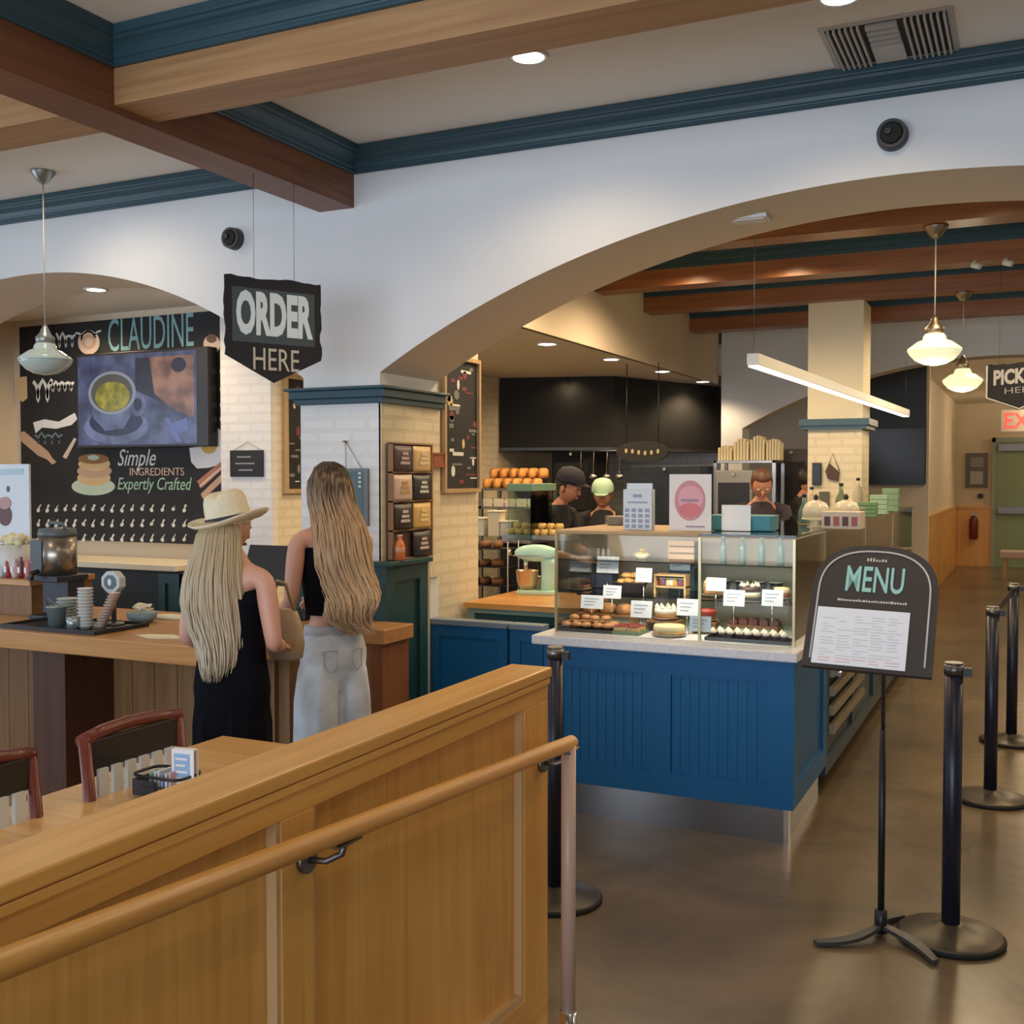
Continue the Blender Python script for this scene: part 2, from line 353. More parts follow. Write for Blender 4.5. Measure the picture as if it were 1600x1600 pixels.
# column in the back room
struct('wall_column', MB().box(-1.61, 8.75, 0, -1.20, 9.15, 3.02), M_BRICKC)
struct('wall_column_upper', MB().box(-1.614, 8.746, 2.1, -1.196, 9.154, 3.01), mat('cream_plaster', (.74, .66, .48), .8))
struct('trim_2', MB().box(-1.65, 8.71, 2.02, -1.16, 9.19, 2.05).box(-1.67, 8.69, 2.05, -1.14, 9.21, 2.10), M_TEAL)
# corridor beyond the far arch
struct('ceiling_corridor', MB().box(-6, 11.3, 3.0, 6, 22, 3.05), M_CEIL)
struct('wall_corridor_screen', MB().box(-4, 13.0, 0, -1.06, 13.12, 3.0), M_TAN)
struct('wall_corridor_left', MB().box(-1.42, 13.12, 0, -1.30, 21.8, 3.0), M_TAN)
struct('wall_corridor_end', MB().box(-1.5, 21.8, 0, 6, 21.9, 3.0), M_TAN)
wsc = MB()
wsc.box(-1.30, 15.2, 0, -1.27, 21.8, 1.08).box(-1.30, 15.2, 1.08, -1.25, 21.8, 1.12)
for y in (15.2, 16.6, 18.0, 19.4, 20.8): wsc.box(-1.27, y, 0, -1.255, y+.1, 1.08)
struct('trim_corridor_left', wsc, M_OAK['z'])
p0 = at(1490, 800, 'y', 21.8); p1 = at(1553, 800, 'y', 21.8)
wse = MB().box(-1.27, 21.76, 0, p1.x, 21.8, 1.08).box(-1.27, 21.74, 1.06, p1.x, 21.8, 1.12)
struct('trim_corridor_end', wse, M_OAK['z'])
# ---- crown trims and wood beams of the dining-room ceiling
def crown(mb, kind, a, b, fixed, sgn):
    # stepped crown; kind 'x': runs along x at y=fixed growing towards sgn*y ; kind 'y': runs along y at x=fixed
    pts = [(0, 3.175), (.014, 3.175), (.018, 3.182), (.018, 3.196), (.026, 3.200), (.030, 3.215), (.038, 3.230), (.050, 3.243), (.064, 3.251), (.064, 3.262), (.076, 3.266), (.078, ZC-.001), (0, ZC-.001)]
    F_ = frame((0, fixed, 0), (0, sgn, 0), (0, 0, 1), (1, 0, 0)) if kind == 'x' else frame((fixed, 0, 0), (sgn, 0, 0), (0, 0, 1), (0, 1, 0))
    mb.prism(pts, F_, a, b)
cr = MB(); crown(cr, 'x', -9, -3.33, YA, -1); crown(cr, 'x', -3.12, 6, YA, -1)
struct('trim_3', cr, M_TEAL, bv=.004)
BX = [(3.06, 3.28, 3.04), (.6, .82, 3.04), (-2.0, -1.78, 3.04)]; BY = [(-3.33, -3.12, 3.01), (1.7, 1.91, 3.01)]
for y0, y1, z in BX:
    for (a, c) in ((-9, -3.33), (-3.12, 1.7), (1.91, 6)):
        o = struct('ceiling_beam', MB().box(a, y0, z, c, y1, 3.175), wood('light_beam_wood', (.34, .17, .07), (.48, .27, .12), 'x', .45))
        cr = MB(); cr.box(a, y0+.002, 3.175, c, y1-.002, ZC-.001); crown(cr, 'x', a, c, y0, -1); crown(cr, 'x', a, c, y1, 1); struct('trim_4', cr, M_TEAL, bv=.004)
for x0, x1, z in BY:
    struct('ceiling_beam', MB().box(x0, -4, z, x1, YA, 3.176), M_BEAM['y'])
    cr = MB(); cr.box(x0+.002, -4, 3.176, x1-.002, YA, ZC-.002)
    for a, c in ((-4, -2.0), (-1.78, .6), (.82, 3.06), (3.28, YA)):
        crown(cr, 'y', a, c, x0, -1); crown(cr, 'y', a, c, x1, 1)
    struct('trim_5', cr, M_TEAL, bv=.004)
for y in (6.25, 7.5, 8.62, 9.95):
    struct('ceiling_beam', MB().box(-2.93, y, 3.01, 6, y+.2, 3.13), wood('rear_beam_wood', (.20, .068, .020), (.34, .13, .045), 'x', .35))
    cr = MB()
    for e_, z0, z1 in ((.0, 3.13, 3.16), (.02, 3.16, 3.2), (.05, 3.2, 3.25), (.09, 3.25, ZC-.001)): cr.box(-2.93, y-e_+.003, z0, 6, y+.197+e_, z1)
    struct('trim_6', cr, M_TEAL)
# door at the end of the corridor
q0 = at(1556, 700, 'y', 21.74); dx = q0.x
dr = struct('door_1', MB().box(dx, 21.74, 0, dx+1.0, 21.79, 2.28, 0).box(dx-.06, 21.72, 0, dx, 21.8, 2.36, 1).box(dx-.06, 21.72, 2.28, dx+1.06, 21.8, 2.36, 1), [mat('door_green', (.26, .34, .20), .5), mat('door_frame_grey', (.34, .37, .30), .5)])
struct('door_closer', MB().box(dx+.05, 21.66, 2.12, dx+.8, 21.74, 2.24), M_STEELD, dr)
struct('push_bar', MB().box(dx+.05, 21.66, .98, dx+.95, 21.74, 1.1), M_STEELD, dr)
# ================================================================== BIG FURNITURE
def shaker(mb, Fr, u0, u1, v0, v1, t=.018, st=.07, cols=1, bead=True, bw=.045, m=0):
    # framed panel: stiles and rails proud of a beaded field
    mb.fb(Fr, u0, u1, v0, v1, 0, .004, m)
    mb.fb(Fr, u0, u1, v0, v0+st, .004, t, m); mb.fb(Fr, u0, u1, v1-st, v1, .004, t, m)
    cw = (u1-u0-st)/cols
    for k in range(cols+1): mb.fb(Fr, u0+k*cw, u0+k*cw+st, v0+st, v1-st, .004, t, m)
    for k in range(cols):
        a = u0+k*cw+st; c = u0+(k+1)*cw
        # small inner moulding
        mb.fb(Fr, a, c, v0+st, v0+st+.008, .004, t-.006, m); mb.fb(Fr, a, c, v1-st-.008, v1-st, .004, t-.006, m)
        if bead:
            n = max(1, round((c-a)/bw)); q = (c-a)/n
            for i in range(n): mb.fb(Fr, a+i*q+.0015, a+(i+1)*q-.0015, v0+st+.008, v1-st-.008, .004, .008, m)
rampz = lambda y: max(0, (2.9-y)*.45/6.5)
# ---- golden oak half wall beside the ramp
PX = -1.30; YE = 2.955
ys = [at(px, 1300, 'x', PX).y for px in (440, 490, 820)]
pony = thing('half_wall', 'golden oak panelled half wall with a flat cap running along the ramp', 'half wall', (PX-.05, YE, 0))
mb = MB(); mb.box(PX-.10, -2.6, 0, PX-.028, YE-.004, 1.05); part('core', mb, M_OAK['z'], pony, world=True)
mb = MB(); mb.box(PX-.125, -2.6, 1.052, PX+.012, YE+.006, 1.082); part('cap', mb, M_OAK['y'], pony, world=True, bv=.005)
mb = MB(); mb.box(PX-.0285, -2.6, .985, PX, YE, 1.05).box(PX-.003, -2.6, 1.032, PX+.008, YE, 1.05)
part('top_rail', mb, M_OAK['y'], pony, world=True, bv=.002)
mb = MB(); o_ = frame((0, 0, 0), (0, 1, 0), (0, 0, 1), (1, 0, 0))
mb.prism([(-2.6, rampz(-2.6)-.1), (-2.6, rampz(-2.6)+.14), (YE, .125), (YE, 0)], o_, PX-.0285, PX)
part('bottom_rail', mb, M_OAK['y'], pony, world=True)
sy = [(ys[2], YE)]; y = ys[1]; wst = ys[1]-ys[0]
gap = ys[2]-ys[1]
while y > -2.4: sy.append((y-wst, y)); y -= gap+wst
for a, c in sy:
    part('stile', MB().box(PX-.0285, a, .1, PX+.0005, c, .985), M_OAK['z'], pony, world=True, bv=.002)
for k in range(len(sy)-1):
    a = sy[k+1][1]; c = sy[k][0]
    mb = MB(); zt = .985; zb = lambda yy: rampz(yy)+.14
    for (y0, y1) in ((a, a+.012), (c-.012, c)): mb.box(PX-.0285, y0, zb(y0)-.02, PX-.004, y1, zt)
    mb.prism([(a+.012, zb(a)-.02), (a+.012, zb(a)+.012), (c-.012, zb(c)+.012), (c-.012, zb(c)-.02)], o_, PX-.0285, PX-.004)
    part('panel_moulding', mb, mat('pale_oak_edge', (.66, .42, .20), .4), pony, world=True)
# ---- handrail
R0 = at(893, 1160, 'x', -1.215); R1 = at(0, 1508, 'x', -1.215)
sl = (R1.z-R0.z)/(R1.y-R0.y)
hr = thing('handrail', 'round golden oak handrail on an upright post and wall brackets', 'handrail', (-1.215, R0.y-.02, 0))
rp_ = [V((-1.215, R0.y, R0.z)), V((-1.215, -1.5, R0.z+sl*(-1.5-R0.y)))]
part('rail', MB().cyl(rp_[0], rp_[1], .0215, n=20), M_OAK['y'], hr, world=True)
part('post', MB().cyl((-1.215, R0.y-.022, .02), (-1.215, R0.y-.022, R0.z-.004), .0215, n=20), mat('champagne_post', (.62, .44, .34), .35), hr, 'pale pinkish post', world=True)
part('floor_flange', MB().lathe([(.05, 0), (.05, .008), (.028, .02), (.026, .075), (.0, .075)], (-1.215, R0.y-.022, rampz(R0.y))), M_CHROME, hr, 'chrome flange', world=True)
for px, py in ((846, 1196), (476, 1352)):
    q = at(px, py, 'x', PX); zr = R0.z+sl*(q.y-R0.y)
    mb = MB(); mb.cyl((PX, q.y, zr-.065), (PX+.012, q.y, zr-.065), .028).tube([(PX+.01, q.y, zr-.065), (PX+.045, q.y+.01, zr-.066), (PX+.075, q.y+.02, zr-.05), (-1.215, q.y+.02, zr-.022)], .007).box(-1.228, q.y-.02, zr-.027, -1.202, q.y+.06, zr-.021)
    part('bracket', mb, M_STEELD, hr, 'dark metal bracket', world=True)
# ---- tables pushed together along the half wall
TZ = .76
def table(y0, y1, xo, label):
    t = thing('dining_table', label, 'table', (-1.97+xo, (y0+y1)/2, 0), group='tables pushed together along the half wall')
    x0 = -2.5+xo; mb = MB(); n = 7
    for i in range(n): mb.box(x0+.0005, y0+(y1-y0)*i/n+.0006, TZ-.035, -1.43, y0+(y1-y0)*(i+1)/n-.0006, TZ)
    part('tabletop', mb, M_TBL['x'], t, world=True)
    part('pedestal', MB().cyl((-1.97, (y0+y1)/2, .03), (-1.97, (y0+y1)/2, TZ-.035), .035).box(-2.2, (y0+y1)/2-.2, TZ-.06, -1.7, (y0+y1)/2+.2, TZ-.035), M_BLACK, t, world=True)
    part('table_base', MB().lathe([(.26, 0), (.26, .012), (.08, .035), (0, .04)], (-1.97, (y0+y1)/2, 0)), M_BLACK, t, world=True)
table(2.34, 2.91, 0, 'light maple table at the far end of the row, nearest the two women')
table(1.70, 2.33, .02, 'light maple table second from the far end, between two dark chairs')
table(1.06, 1.69, .01, 'light maple table at the left edge of the photo')
# ---- chairs
def chair_proto(label, loc, rz):
    c = thing('dining_chair', label, 'chair', loc, rz, 'dark chairs along the tables')
    dk = wood('chair_dark_wood', (.03, .012, .008), (.075, .022, .014), 'z', .35); rd = wood('chair_red_wood', (.12, .022, .014), (.20, .045, .025), 'y', .3)
    part('seat', MB().box(-.2, -.2, .42, .22, .2, .455), dk, c, bv=.008)
    for s in (-1, 1): part('leg', MB().tube([(-.22, s*.18, 0), (-.19, s*.18, .42), (-.20, s*.18, .62), (-.235, s*.18, .93)], .017), rd, c)
    for s in (-1, 1): part('leg', MB().cyl((.19, s*.17, 0), (.19, s*.17, .42), .015, .018, 10), dk, c)
    part('top_rail', MB().tube([(-.235, -.19, .922), (-.25, -.1, .932), (-.255, 0, .936), (-.25, .1, .932), (-.235, .19, .922)], .02, 10), rd, c, 'reddish top rail')
    part('back_panel', MB().box(-.238, -.17, .835, -.222, .17, .92), M_BLACK, c, bv=.003)
    for k in range(6): part('slat', MB().box(-.222, -.150+k*.052, .5, -.21, -.150+k*.052+.034, .838), mat('pale_slat', (.62, .66, .66), .5), c, 'pale upright slat')
    part('back_rail', MB().box(-.225, -.17, .485, -.205, .17, .515), dk, c)
    return c
a_ = at(137, 1146, 'z', .93); b_ = at(262, 1119, 'z', .93); mid = (a_+b_)/2
ch = chair_proto('dark wooden chair with pale back slats facing the far table', (mid.x+.25, mid.y, 0), 0)
e_ = at(46, 1172, 'z', .93)
dup(ch, (e_.x+.25, e_.y-.19, 0), 0, 'dark wooden chair partly cut by the left edge of the photo')
# ---- order counter with wood top (left) and its shorter return at the pier
CZ = .93
fl = at(300, 1009, 'z', CZ); yf = fl.y-.02; YBK = 4.42; xr = -3.02
oc = thing('order_counter', 'long wood-topped order counter with brown plank front under the wall menu', 'counter', ((xr-8)/2, (yf+YBK)/2, 0))
part('countertop', MB().box(-8.0, yf, CZ-.085, xr, YBK, CZ), wood('counter_top_wood', (.42, .19, .06), (.56, .30, .11), 'x', .3), oc, world=True, bv=.006)
mb = MB(); n = 34
for i in range(n): mb.box(-8+4.9*i/n+.002, yf+.42, .1, -8+4.9*(i+1)/n-.002, yf+.45, CZ-.085)
mb.box(-8, yf+.45, .1, xr-.02, YBK, CZ-.085)
part('front_panel', mb, M_BROWN['z'], oc, world=True)
part('plinth', MB().box(-8, yf+.4, 0, xr-.02, YBK, .1), M_OAK['x'], oc, world=True)
for (pa, pb) in ((52, 102),):
    A = at(pa, 1100, 'y', yf+.12); B_ = at(pb, 1100, 'y', yf+.12)
    part('support_post', MB().box(A.x, yf+.12, 0, B_.x, yf+.42, CZ-.085), wood('dark_post_wood', (.055, .018, .008), (.09, .03, .014), 'z', .45), oc, 'dark red-brown post', world=True)
yr = at(600, 985, 'z', CZ).y; xe = at(600, 985, 'z', CZ).x
rc = thing('register_counter', 'short wood-topped register counter between the long-haired woman and the dark teal wainscot', 'counter', (xe-.3, yr+.1, 0))
part('countertop', MB().box(xr+.002, yr, CZ-.07, xe, 4.58, CZ).box(-3.9, YBK+.003, CZ-.07, xr+.002, 4.58, CZ), wood('counter_top_wood', (.42, .19, .06), (.56, .30, .11), 'x', .3), rc, world=True, bv=.005)
part('cabinet', MB().box(xr+.01, yr+.03, 0, xe-.03, 4.58, CZ-.07).box(-3.85, YBK+.01, 0, xr+.01, 4.58, CZ-.07), wood('orange_brown_wood', (.20, .07, .02), (.30, .12, .04), 'z', .4), rc, world=True)
# teal wainscot clad round the pier foot
wz = thing('wainscot_cladding', 'dark teal panelled cladding around the foot of the white brick pier', 'cladding', (-3.2, 4.9, 0))
XG = -2.90; YG1 = at(668, 900, 'x', XG).y
mb = MB().box(-3.5, 4.59, 0, XG-.02, 4.634, 1.20).box(-2.955, 4.634, 0, XG-.02, YG1-.003, 1.20); part('body', mb, M_GREENCAB, wz, world=True)
mb = MB(); shaker(mb, FX((XG-.02, 0, 0)), 4.59, YG1, .0, 1.2, .02, .08, 1, False); part('side_panel', mb, M_GREENCAB, wz, world=True)
part('cap', MB().box(-3.52, 4.575, 1.2, XG+.03, 4.635, 1.225).box(-2.953, 4.635, 1.2, XG+.03, YG1+.01, 1.225), M_GREENCAB, wz, world=True, bv=.004)
# pale edge post of the wainscot
part('end_strip', MB().box(XG-.02, YG1-.001, 0, XG+.003, YG1+.02, 1.2), mat('pale_edge', (.42, .38, .30), .5), wz, 'pale edge strip', world=True)
# ---- blue gates
GY = 5.13; GZ = .88
def gate(pa, pb, label):
    A = at(pa, 980, 'y', GY).x; B_ = at(pb, 980, 'y', GY).x
    t = thing('service_gate', label, 'gate', ((A+B_)/2, GY, 0))
    mb = MB().box(A+.006, GY, .06, B_-.006, GY+.03, GZ-.03); shaker(mb, FY((0, GY, 0)), A+.006, B_-.006, .06, GZ-.03, .016, .06, 1, False)
    part('leaf', mb, M_BLUE, t, world=True)
    part('cap', MB().box(A+.003, GY-.03, GZ-.03, B_-.003, GY+.06, GZ), mat('gate_cap', (.20, .26, .32), .35), t, 'grey laminate cap', world=True, bv=.004)
    part('foot', MB().box(A+.05, GY, 0, A+.08, GY+.03, .06).box(B_-.08, GY, 0, B_-.05, GY+.03, .06), M_STEELD, t, world=True); return t
gate(672, 796, 'wide blue panelled swing gate next to the dark teal wainscot')
gate(797, 852, 'narrow blue panelled swing gate next to the pastry case')
# ---- pastry display case
CX0, CX1, CY0, CY1 = -2.18, -.945, 4.86, 5.72; GT = .875; CTOP = 1.385
pc = thing('pastry_display_case', 'blue panelled display case with granite ledge and glass top full of pastries', 'display case', ((CX0+CX1)/2, (CY0+CY1)/2, 0))
mb = MB().box(CX0+.02, CY0+.02, .16, CX1-.02, CY1, GT-.045)
shaker(mb, FY((0, CY0+.02, 0)), CX0+.02, CX1-.02, .16, GT-.045, .02, .10, 2)
shaker(mb, FX((CX1-.02, 0, 0)), CY0, CY1, .16, GT-.045, .02, .10, 1)
part('cabinet', mb, M_BLUE, pc, world=True)
part('granite_ledge', MB().box(CX0-.03, CY0-.04, GT-.045, CX1+.02, CY1, GT), M_GRAN, pc, world=True, bv=.006)
part('kick_plate', MB().box(CX0+.08, CY0+.028, 0, CX1-.04, CY1, .16), mat('kick_steel', (.26, .25, .25), .22, .9), pc, 'brushed steel kick plate', world=True)
part('corner_leg', MB().box(CX1-.045, CY0+.018, 0, CX1-.022, CY0+.045, .16), M_CHROME, pc, world=True)
gy0 = CY0+.115; gx0, gx1 = CX0+.03, CX1-.02
part('front_glass', MB().box(gx0, gy0, GT, gx1, gy0+.006, CTOP-.02), M_GLASS, pc, world=True)
part('side_glass', MB().box(gx1-.006, gy0+.008, GT, gx1, CY1-.01, CTOP-.02), M_GLASSG, pc, world=True)
part('side_glass', MB().box(gx0, gy0+.008, GT, gx0+.006, CY1-.01, CTOP-.02), M_GLASS, pc, world=True)
xm = gx0+.62*(gx1-gx0)
part('top_panel', MB().box(gx0, gy0, CTOP-.018, xm, CY1, CTOP), M_FRAMEW['x'], pc, 'pale wooden top', world=True, bv=.003)
part('top_glass', MB().box(xm+.002, gy0, CTOP-.014, gx1, CY1, CTOP-.002), M_GLASSG, pc, world=True)
for x in (gx0, xm, gx1-.012): part('glass_post', MB().box(x, gy0-.004, GT, x+.012, gy0+.01, CTOP-.019), mat('brass_trim', (.45, .38, .22), .3, .8), pc, world=True)
part('back_panel', MB().box(gx0, CY1-.012, GT, gx1, CY1, CTOP-.02), mat('case_back', (.50, .42, .30), .6), pc, world=True)
part('middle_shelf', MB().box(gx0+.01, gy0+.26, 1.035, gx1-.01, CY1-.015, 1.043), M_GLASSG, pc, world=True)
part('upper_shelf', MB().box(gx0+.01, gy0+.42, 1.20, gx1-.01, CY1-.015, 1.208), M_GLASSG, pc, world=True)
# ---- the service line that runs back behind the pastry case
sl_ = thing('service_line', 'long dark blue refrigerated service line running back behind the pastry case', 'display case', (-1.4, 7.8, 0))
mb = MB().box(-1.5, CY1+.01, .1, -.97, 10.4, GT-.04); shaker(mb, FX((-.97, 0, 0)), CY1+.01, 10.4, .1, GT-.04, .02, .08, 5, False)
part('cabinet', mb, mat('slate_cabinet', (.018, .05, .075), .45), sl_, world=True)
part('counter_ledge', MB().box(-1.52, CY1+.01, GT-.04, -.93, 10.4, GT), M_GRAN, sl_, world=True)
part('glass_front', MB().box(-.975, CY1+.02, GT, -.969, 10.35, CTOP-.02), M_GLASSG, sl_, world=True)
part('glass_top', MB().box(-1.5, CY1+.02, CTOP-.018, -.969, 10.35, CTOP-.006), M_GLASSG, sl_, world=True)
for k in range(4): part('glass_post', MB().box(-.985, CY1+.05+k*1.5, GT, -.967, CY1+.068+k*1.5, CTOP-.019), mat('brass_trim', (.45, .38, .22), .3, .8), sl_, world=True)
mb = MB()
for k in range(4): mb.box(-.95, CY1+.1, .30+k*.1, -.925, CY1+1.25, .35+k*.1)
part('vent_grille', mb, mat('grille_metal', (.30, .26, .18), .4, .6), sl_, world=True)
part('towel_rail', MB().cyl((-.90, CY1+.08, .62), (-.90, CY1+1.3, .62), .012), M_CHROME, sl_, world=True)
part('plinth', MB().box(-1.45, CY1+.02, 0, -1.05, 10.4, .1), M_BLACKM, sl_, world=True)
# ---- stanchions
st = thing('stanchion', 'black belt stanchion in front, right of the menu stand', 'stanchion', at(1485, 1466, 'z', 0), 0, 'queue stanchions')
part('post', MB().cyl((0, 0, .03), (0, 0, .95), .0315, n=24), mat('navy_black_post', (.012, .014, .03), .35), st)
part('base', MB().lathe([(.176, .004), (.178, .019), (.172, .024), (.10, .034), (.045, .052), (.034, .058), (0, .058)], n=40), mat('base_dome', (.10, .085, .065), .38, .6), st, 'domed bronze-grey base')
part('rubber_ring', MB().lathe([(.176, .0), (.184, .002), (.185, .014), (.18, .019), (.176, .019)], n=40), M_BLACKM, st)
hd = part('belt_head', MB().cyl((0, 0, .95), (0, 0, .985), .034, n=24).cyl((0, 0, .985), (0, 0, .992), .031, n=24), M_STEELD, st)
part('belt_clip', MB().box(.03, -.012, .945, .06, .012, .975), M_BLACK, hd)
s2 = dup(st, at(1547, 1250, 'z', 0), 0, 'black belt stanchion with a round base, middle one on the right')
s3 = dup(st, at(1580, 1160, 'z', 0), 0, 'black belt stanchion furthest back on the right')
s4 = dup(st, at(867, 1405, 'z', 0), 0, 'black belt stanchion mostly hidden behind the end of the half wall')
a = s2.location; b = s3.location
bl = MB(); d = (b-a).normalized(); n_ = V((-d.y, d.x, 0)); p = a+d*.036; q = b-d*.036
bl.add([p+n_*.001+V((0, 0, .92)), q+n_*.001+V((0, 0, .92)), q+n_*.001+V((0, 0, .968)), p+n_*.001+V((0, 0, .968)), p-n_*.001+V((0, 0, .92)), q-n_*.001+V((0, 0, .92)), q-n_*.001+V((0, 0, .968)), p-n_*.001+V((0, 0, .968))],
       [(0, 1, 2, 3), (7, 6, 5, 4), (0, 4, 5, 1), (3, 2, 6, 7), (0, 3, 7, 4), (1, 5, 6, 2)])
solo('barrier_belt', bl, M_BLACK, 'black belt stretched between the two rear stanchions on the right', 'belt')
# ---- menu stand
mp = at(1376, 1463, 'z', 0)
ms = thing('menu_stand', 'black arched menu sign on a thin floor stand with three flat feet', 'sign stand', mp)
BL = atd(1252, 1039, 3.64); BR = at(1456, 1059, 'y', BL.y+.005)
ux = (BR-BL); wd = ux.length; ux.normalize(); vv = V((.03, math.sin(math.radians(33)), math.cos(math.radians(33)))); vv = (vv-ux*vv.dot(ux)).normalized(); nn = ux.cross(vv)
Fm = (BL, ux, vv, nn); ht = min((abs((V(proj(BL+ux*wd*.5+vv*h))-V((0, 853))).y), h) for h in [.3+.002*i for i in range(150)])[1]
def archpts(w_, h, ins=0, rr=.5):
    pts = [(ins, ins), (w_-ins, ins)]; c = h*.60
    for k in range(25):
        t = PI*k/24; sgx = math.copysign(abs(math.cos(t))**.8, math.cos(t)); pts.append((w_/2+(w_/2-ins)*sgx, c+(h-ins-c)*max(0, math.sin(t))**.8))
    return pts
mb = MB(); mb.prism(archpts(wd, ht), Fm, -.02, 0); board = part('sign_board', mb, mat('sign_black', (.045, .038, .036), .5), ms, world=True)
mb = MB(); A = archpts(wd, ht, .024)[2:]; 
mb.tube([Fm[0]+ux*p[0]+vv*p[1]+nn*.002 for p in [(wd-.024, .03)]+A+[(.024, .03)]], .0035, 6); part('edge_line', mb, mat('pale_line', (.65, .60, .55), .6), board, 'pale line round the arch', world=True)
mb = MB(); mb.fb(Fm, .03, wd*.80, .012, ht*.47, .001, .004); pg = part('menu_sheet', mb, mat('bright_paper', (.88, .90, .95), .5), board, 'white printed menu sheet', world=True)
mb = MB(); rnd = random.Random(3)
for c in range(5):
    for k in range(17):
        if rnd.random() < .8: u = .05+c*(wd*.8-.06)/5; mb.fb(Fm, u, u+.02+rnd.random()*.035, .022+k*.0105, .0255+k*.0105, .0042, .0046, 0 if k > 1 else 1)
part('print', mb, [mat('pale_grey_print', (.68, .70, .74), .8), mat('pale_red_print', (.80, .58, .55), .8)], pg, world=True)
text('MENU', Fm, wd*.27, wd*.73, ht*.61, ht*.82, .001, mat('chalk_mint', (.36, .66, .60), .8), board, off=.012)
mb = MB(); rnd = random.Random(12)
for k in range(7): mb.fb(Fm, wd*(.42+.024*k), wd*(.434+.024*k), ht*.865, ht*(.88+.02*rnd.random()), .001, .002)
u = wd*.22
while u < wd*.76: w2 = wd*(.008+.014*rnd.random()); mb.fb(Fm, u, u+w2, ht*.53, ht*(.542+.008*rnd.random()), .001, .002); u += w2+wd*.006
part('small_chalk_line', mb, mat('pale_line', (.65, .60, .55), .6), board, world=True, kind='stuff')
ptop = BL+ux*wd*.52+vv*ht*.25-nn*.035
zt = ptop.z
part('upper_pole', MB().tube([(mp.x, mp.y, .74), (mp.x, mp.y, zt-.06), tuple(ptop)], .0075, 10), M_STEELD, ms, 'thin grey pole', world=True)
part('lower_pole', MB().cyl((mp.x, mp.y, .03), (mp.x, mp.y, .75), .012, n=12), M_BLACK, ms, world=True)
part('hub', MB().cyl((mp.x, mp.y, .015), (mp.x, mp.y, .10), .022, n=12), M_BLACK, ms, world=True)
for (px, py) in ((1274, 1478), (1462, 1508), (1408, 1436)):
    q = at(px, py, 'z', .0); d = (q-mp); s_ = V((-d.y, d.x, 0)).normalized()
    mb = MB(); K = 8; L_, R_ = [], []
    for k in range(K+1):
        t = k/K; c = mp+d*t+s_*.03*math.sin(PI*t); c.z = .018+.03*(1-t)**1.5*(1 if t < .9 else 1); wq = .014+.006*math.sin(PI*t)
        L_.append(c+s_*wq); R_.append(c-s_*wq)
    vs = []; 
    for l, r_ in zip(L_, R_): vs += [l, r_, r_-V((0, 0, .014)), l-V((0, 0, .014))]
    fs = [(4*k+i, 4*k+(i+1) % 4, 4*k+4+(i+1) % 4, 4*k+4+i) for k in range(K) for i in range(4)]+[(0, 1, 2, 3), (4*K, 4*K+1, 4*K+2, 4*K+3)]
    mb.add(vs, fs); part('foot', mb, mat('foot_grey', (.05, .05, .05), .45), ms, world=True)
# ================================================================== WALL BOARDS, SIGNS, LAMPS
def flat(mb, Fr, pts, n0=0, n1=.002, m=0): mb.prism(pts, Fr, n0, n1, m)
def ell(cx, cy, rx, ry, n=20, a0=0, a1=2*PI, rot=0):
    o = []
    for i in range(n):
        t = a0+(a1-a0)*i/(n if a1-a0 > 6.28 else n-1); x = rx*math.cos(t); y = ry*math.sin(t)
        o.append((cx+x*math.cos(rot)-y*math.sin(rot), cy+x*math.sin(rot)+y*math.cos(rot)))
    return o
def stroke(mb, Fr, pts, w_, n1=.002, m=0):
    L_, R_ = [], []
    for i, p in enumerate(pts):
        a = pts[max(i-1, 0)]; c = pts[min(i+1, len(pts)-1)]; dx, dy = c[0]-a[0], c[1]-a[1]; l = math.hypot(dx, dy) or 1
        L_.append((p[0]-dy/l*w_/2, p[1]+dx/l*w_/2)); R_.append((p[0]+dy/l*w_/2, p[1]-dx/l*w_/2))
    o, u, v, n = Fr; k = len(pts)
    vs = [o+u*a+v*b+n*n1 for a, b in L_]+[o+u*a+v*b+n*n1 for a, b in R_]+[o+u*a+v*b for a, b in L_]+[o+u*a+v*b for a, b in R_]
    fs = []
    for i in range(k-1): fs += [(i, i+1, k+i+1, k+i), (2*k+i, 3*k+i, 3*k+i+1, 2*k+i+1), (i, 2*k+i, 2*k+i+1, i+1), (k+i, k+i+1, 3*k+i+1, 3*k+i)]
    fs += [(0, k, 3*k, 2*k), (k-1, 3*k-1, 4*k-1, 2*k-1)]
    mb.add(vs, fs, m)
def squiggle(mb, Fr, u0, u1, v0, v1, n, w_, m=0, seed=1):
    r_ = random.Random(seed); pts = []
    for i in range(n*8+1):
        t = i/(n*8); pts.append((u0+(u1-u0)*t+.25*(u1-u0)/n*math.sin(2*PI*n*t), (v0+v1)/2+(v1-v0)/2*math.cos(2*PI*n*t)*(.5+.5*r_.random() if i % 8 == 0 else .7)))
    stroke(mb, Fr, pts, w_, m=m)
YB_ = 5.972
FB = FY((0, YB_, 0))
def bq(px, py): q = at(px, py, 'y', YB_); return (q.x, q.z)
def bxz(a, b, c, d):  # pixel box -> u0,u1,v0,v1
    x0, z1 = bq(a, (c)); x1, z0 = bq(b, d); return x0, x1, z0, z1
x0, z1 = bq(30, 507); x1, z0 = bq(356, 852)
wm = thing('wall_menu_board', 'large hand-painted black wall menu with food drawings behind the order counter', 'menu board', ((x0+x1)/2, YB_, z0))
zt_ = bq(330, 486)[1]
mb = MB(); mb.fb(FB, x0, x1, z0, min(zt_, 2.855), -.028, 0); bd = part('board', mb, M_CHALK, wm, world=True)
text('CLAUDINE', FB, *bxz(169, 303, 499, 541), .0005, M_CHALKT, bd, 'teal chalk letters', off=.0)
text('Simple', FB, *bxz(184, 244, 702, 736), .0005, M_CHALKW, bd, shear=.35)
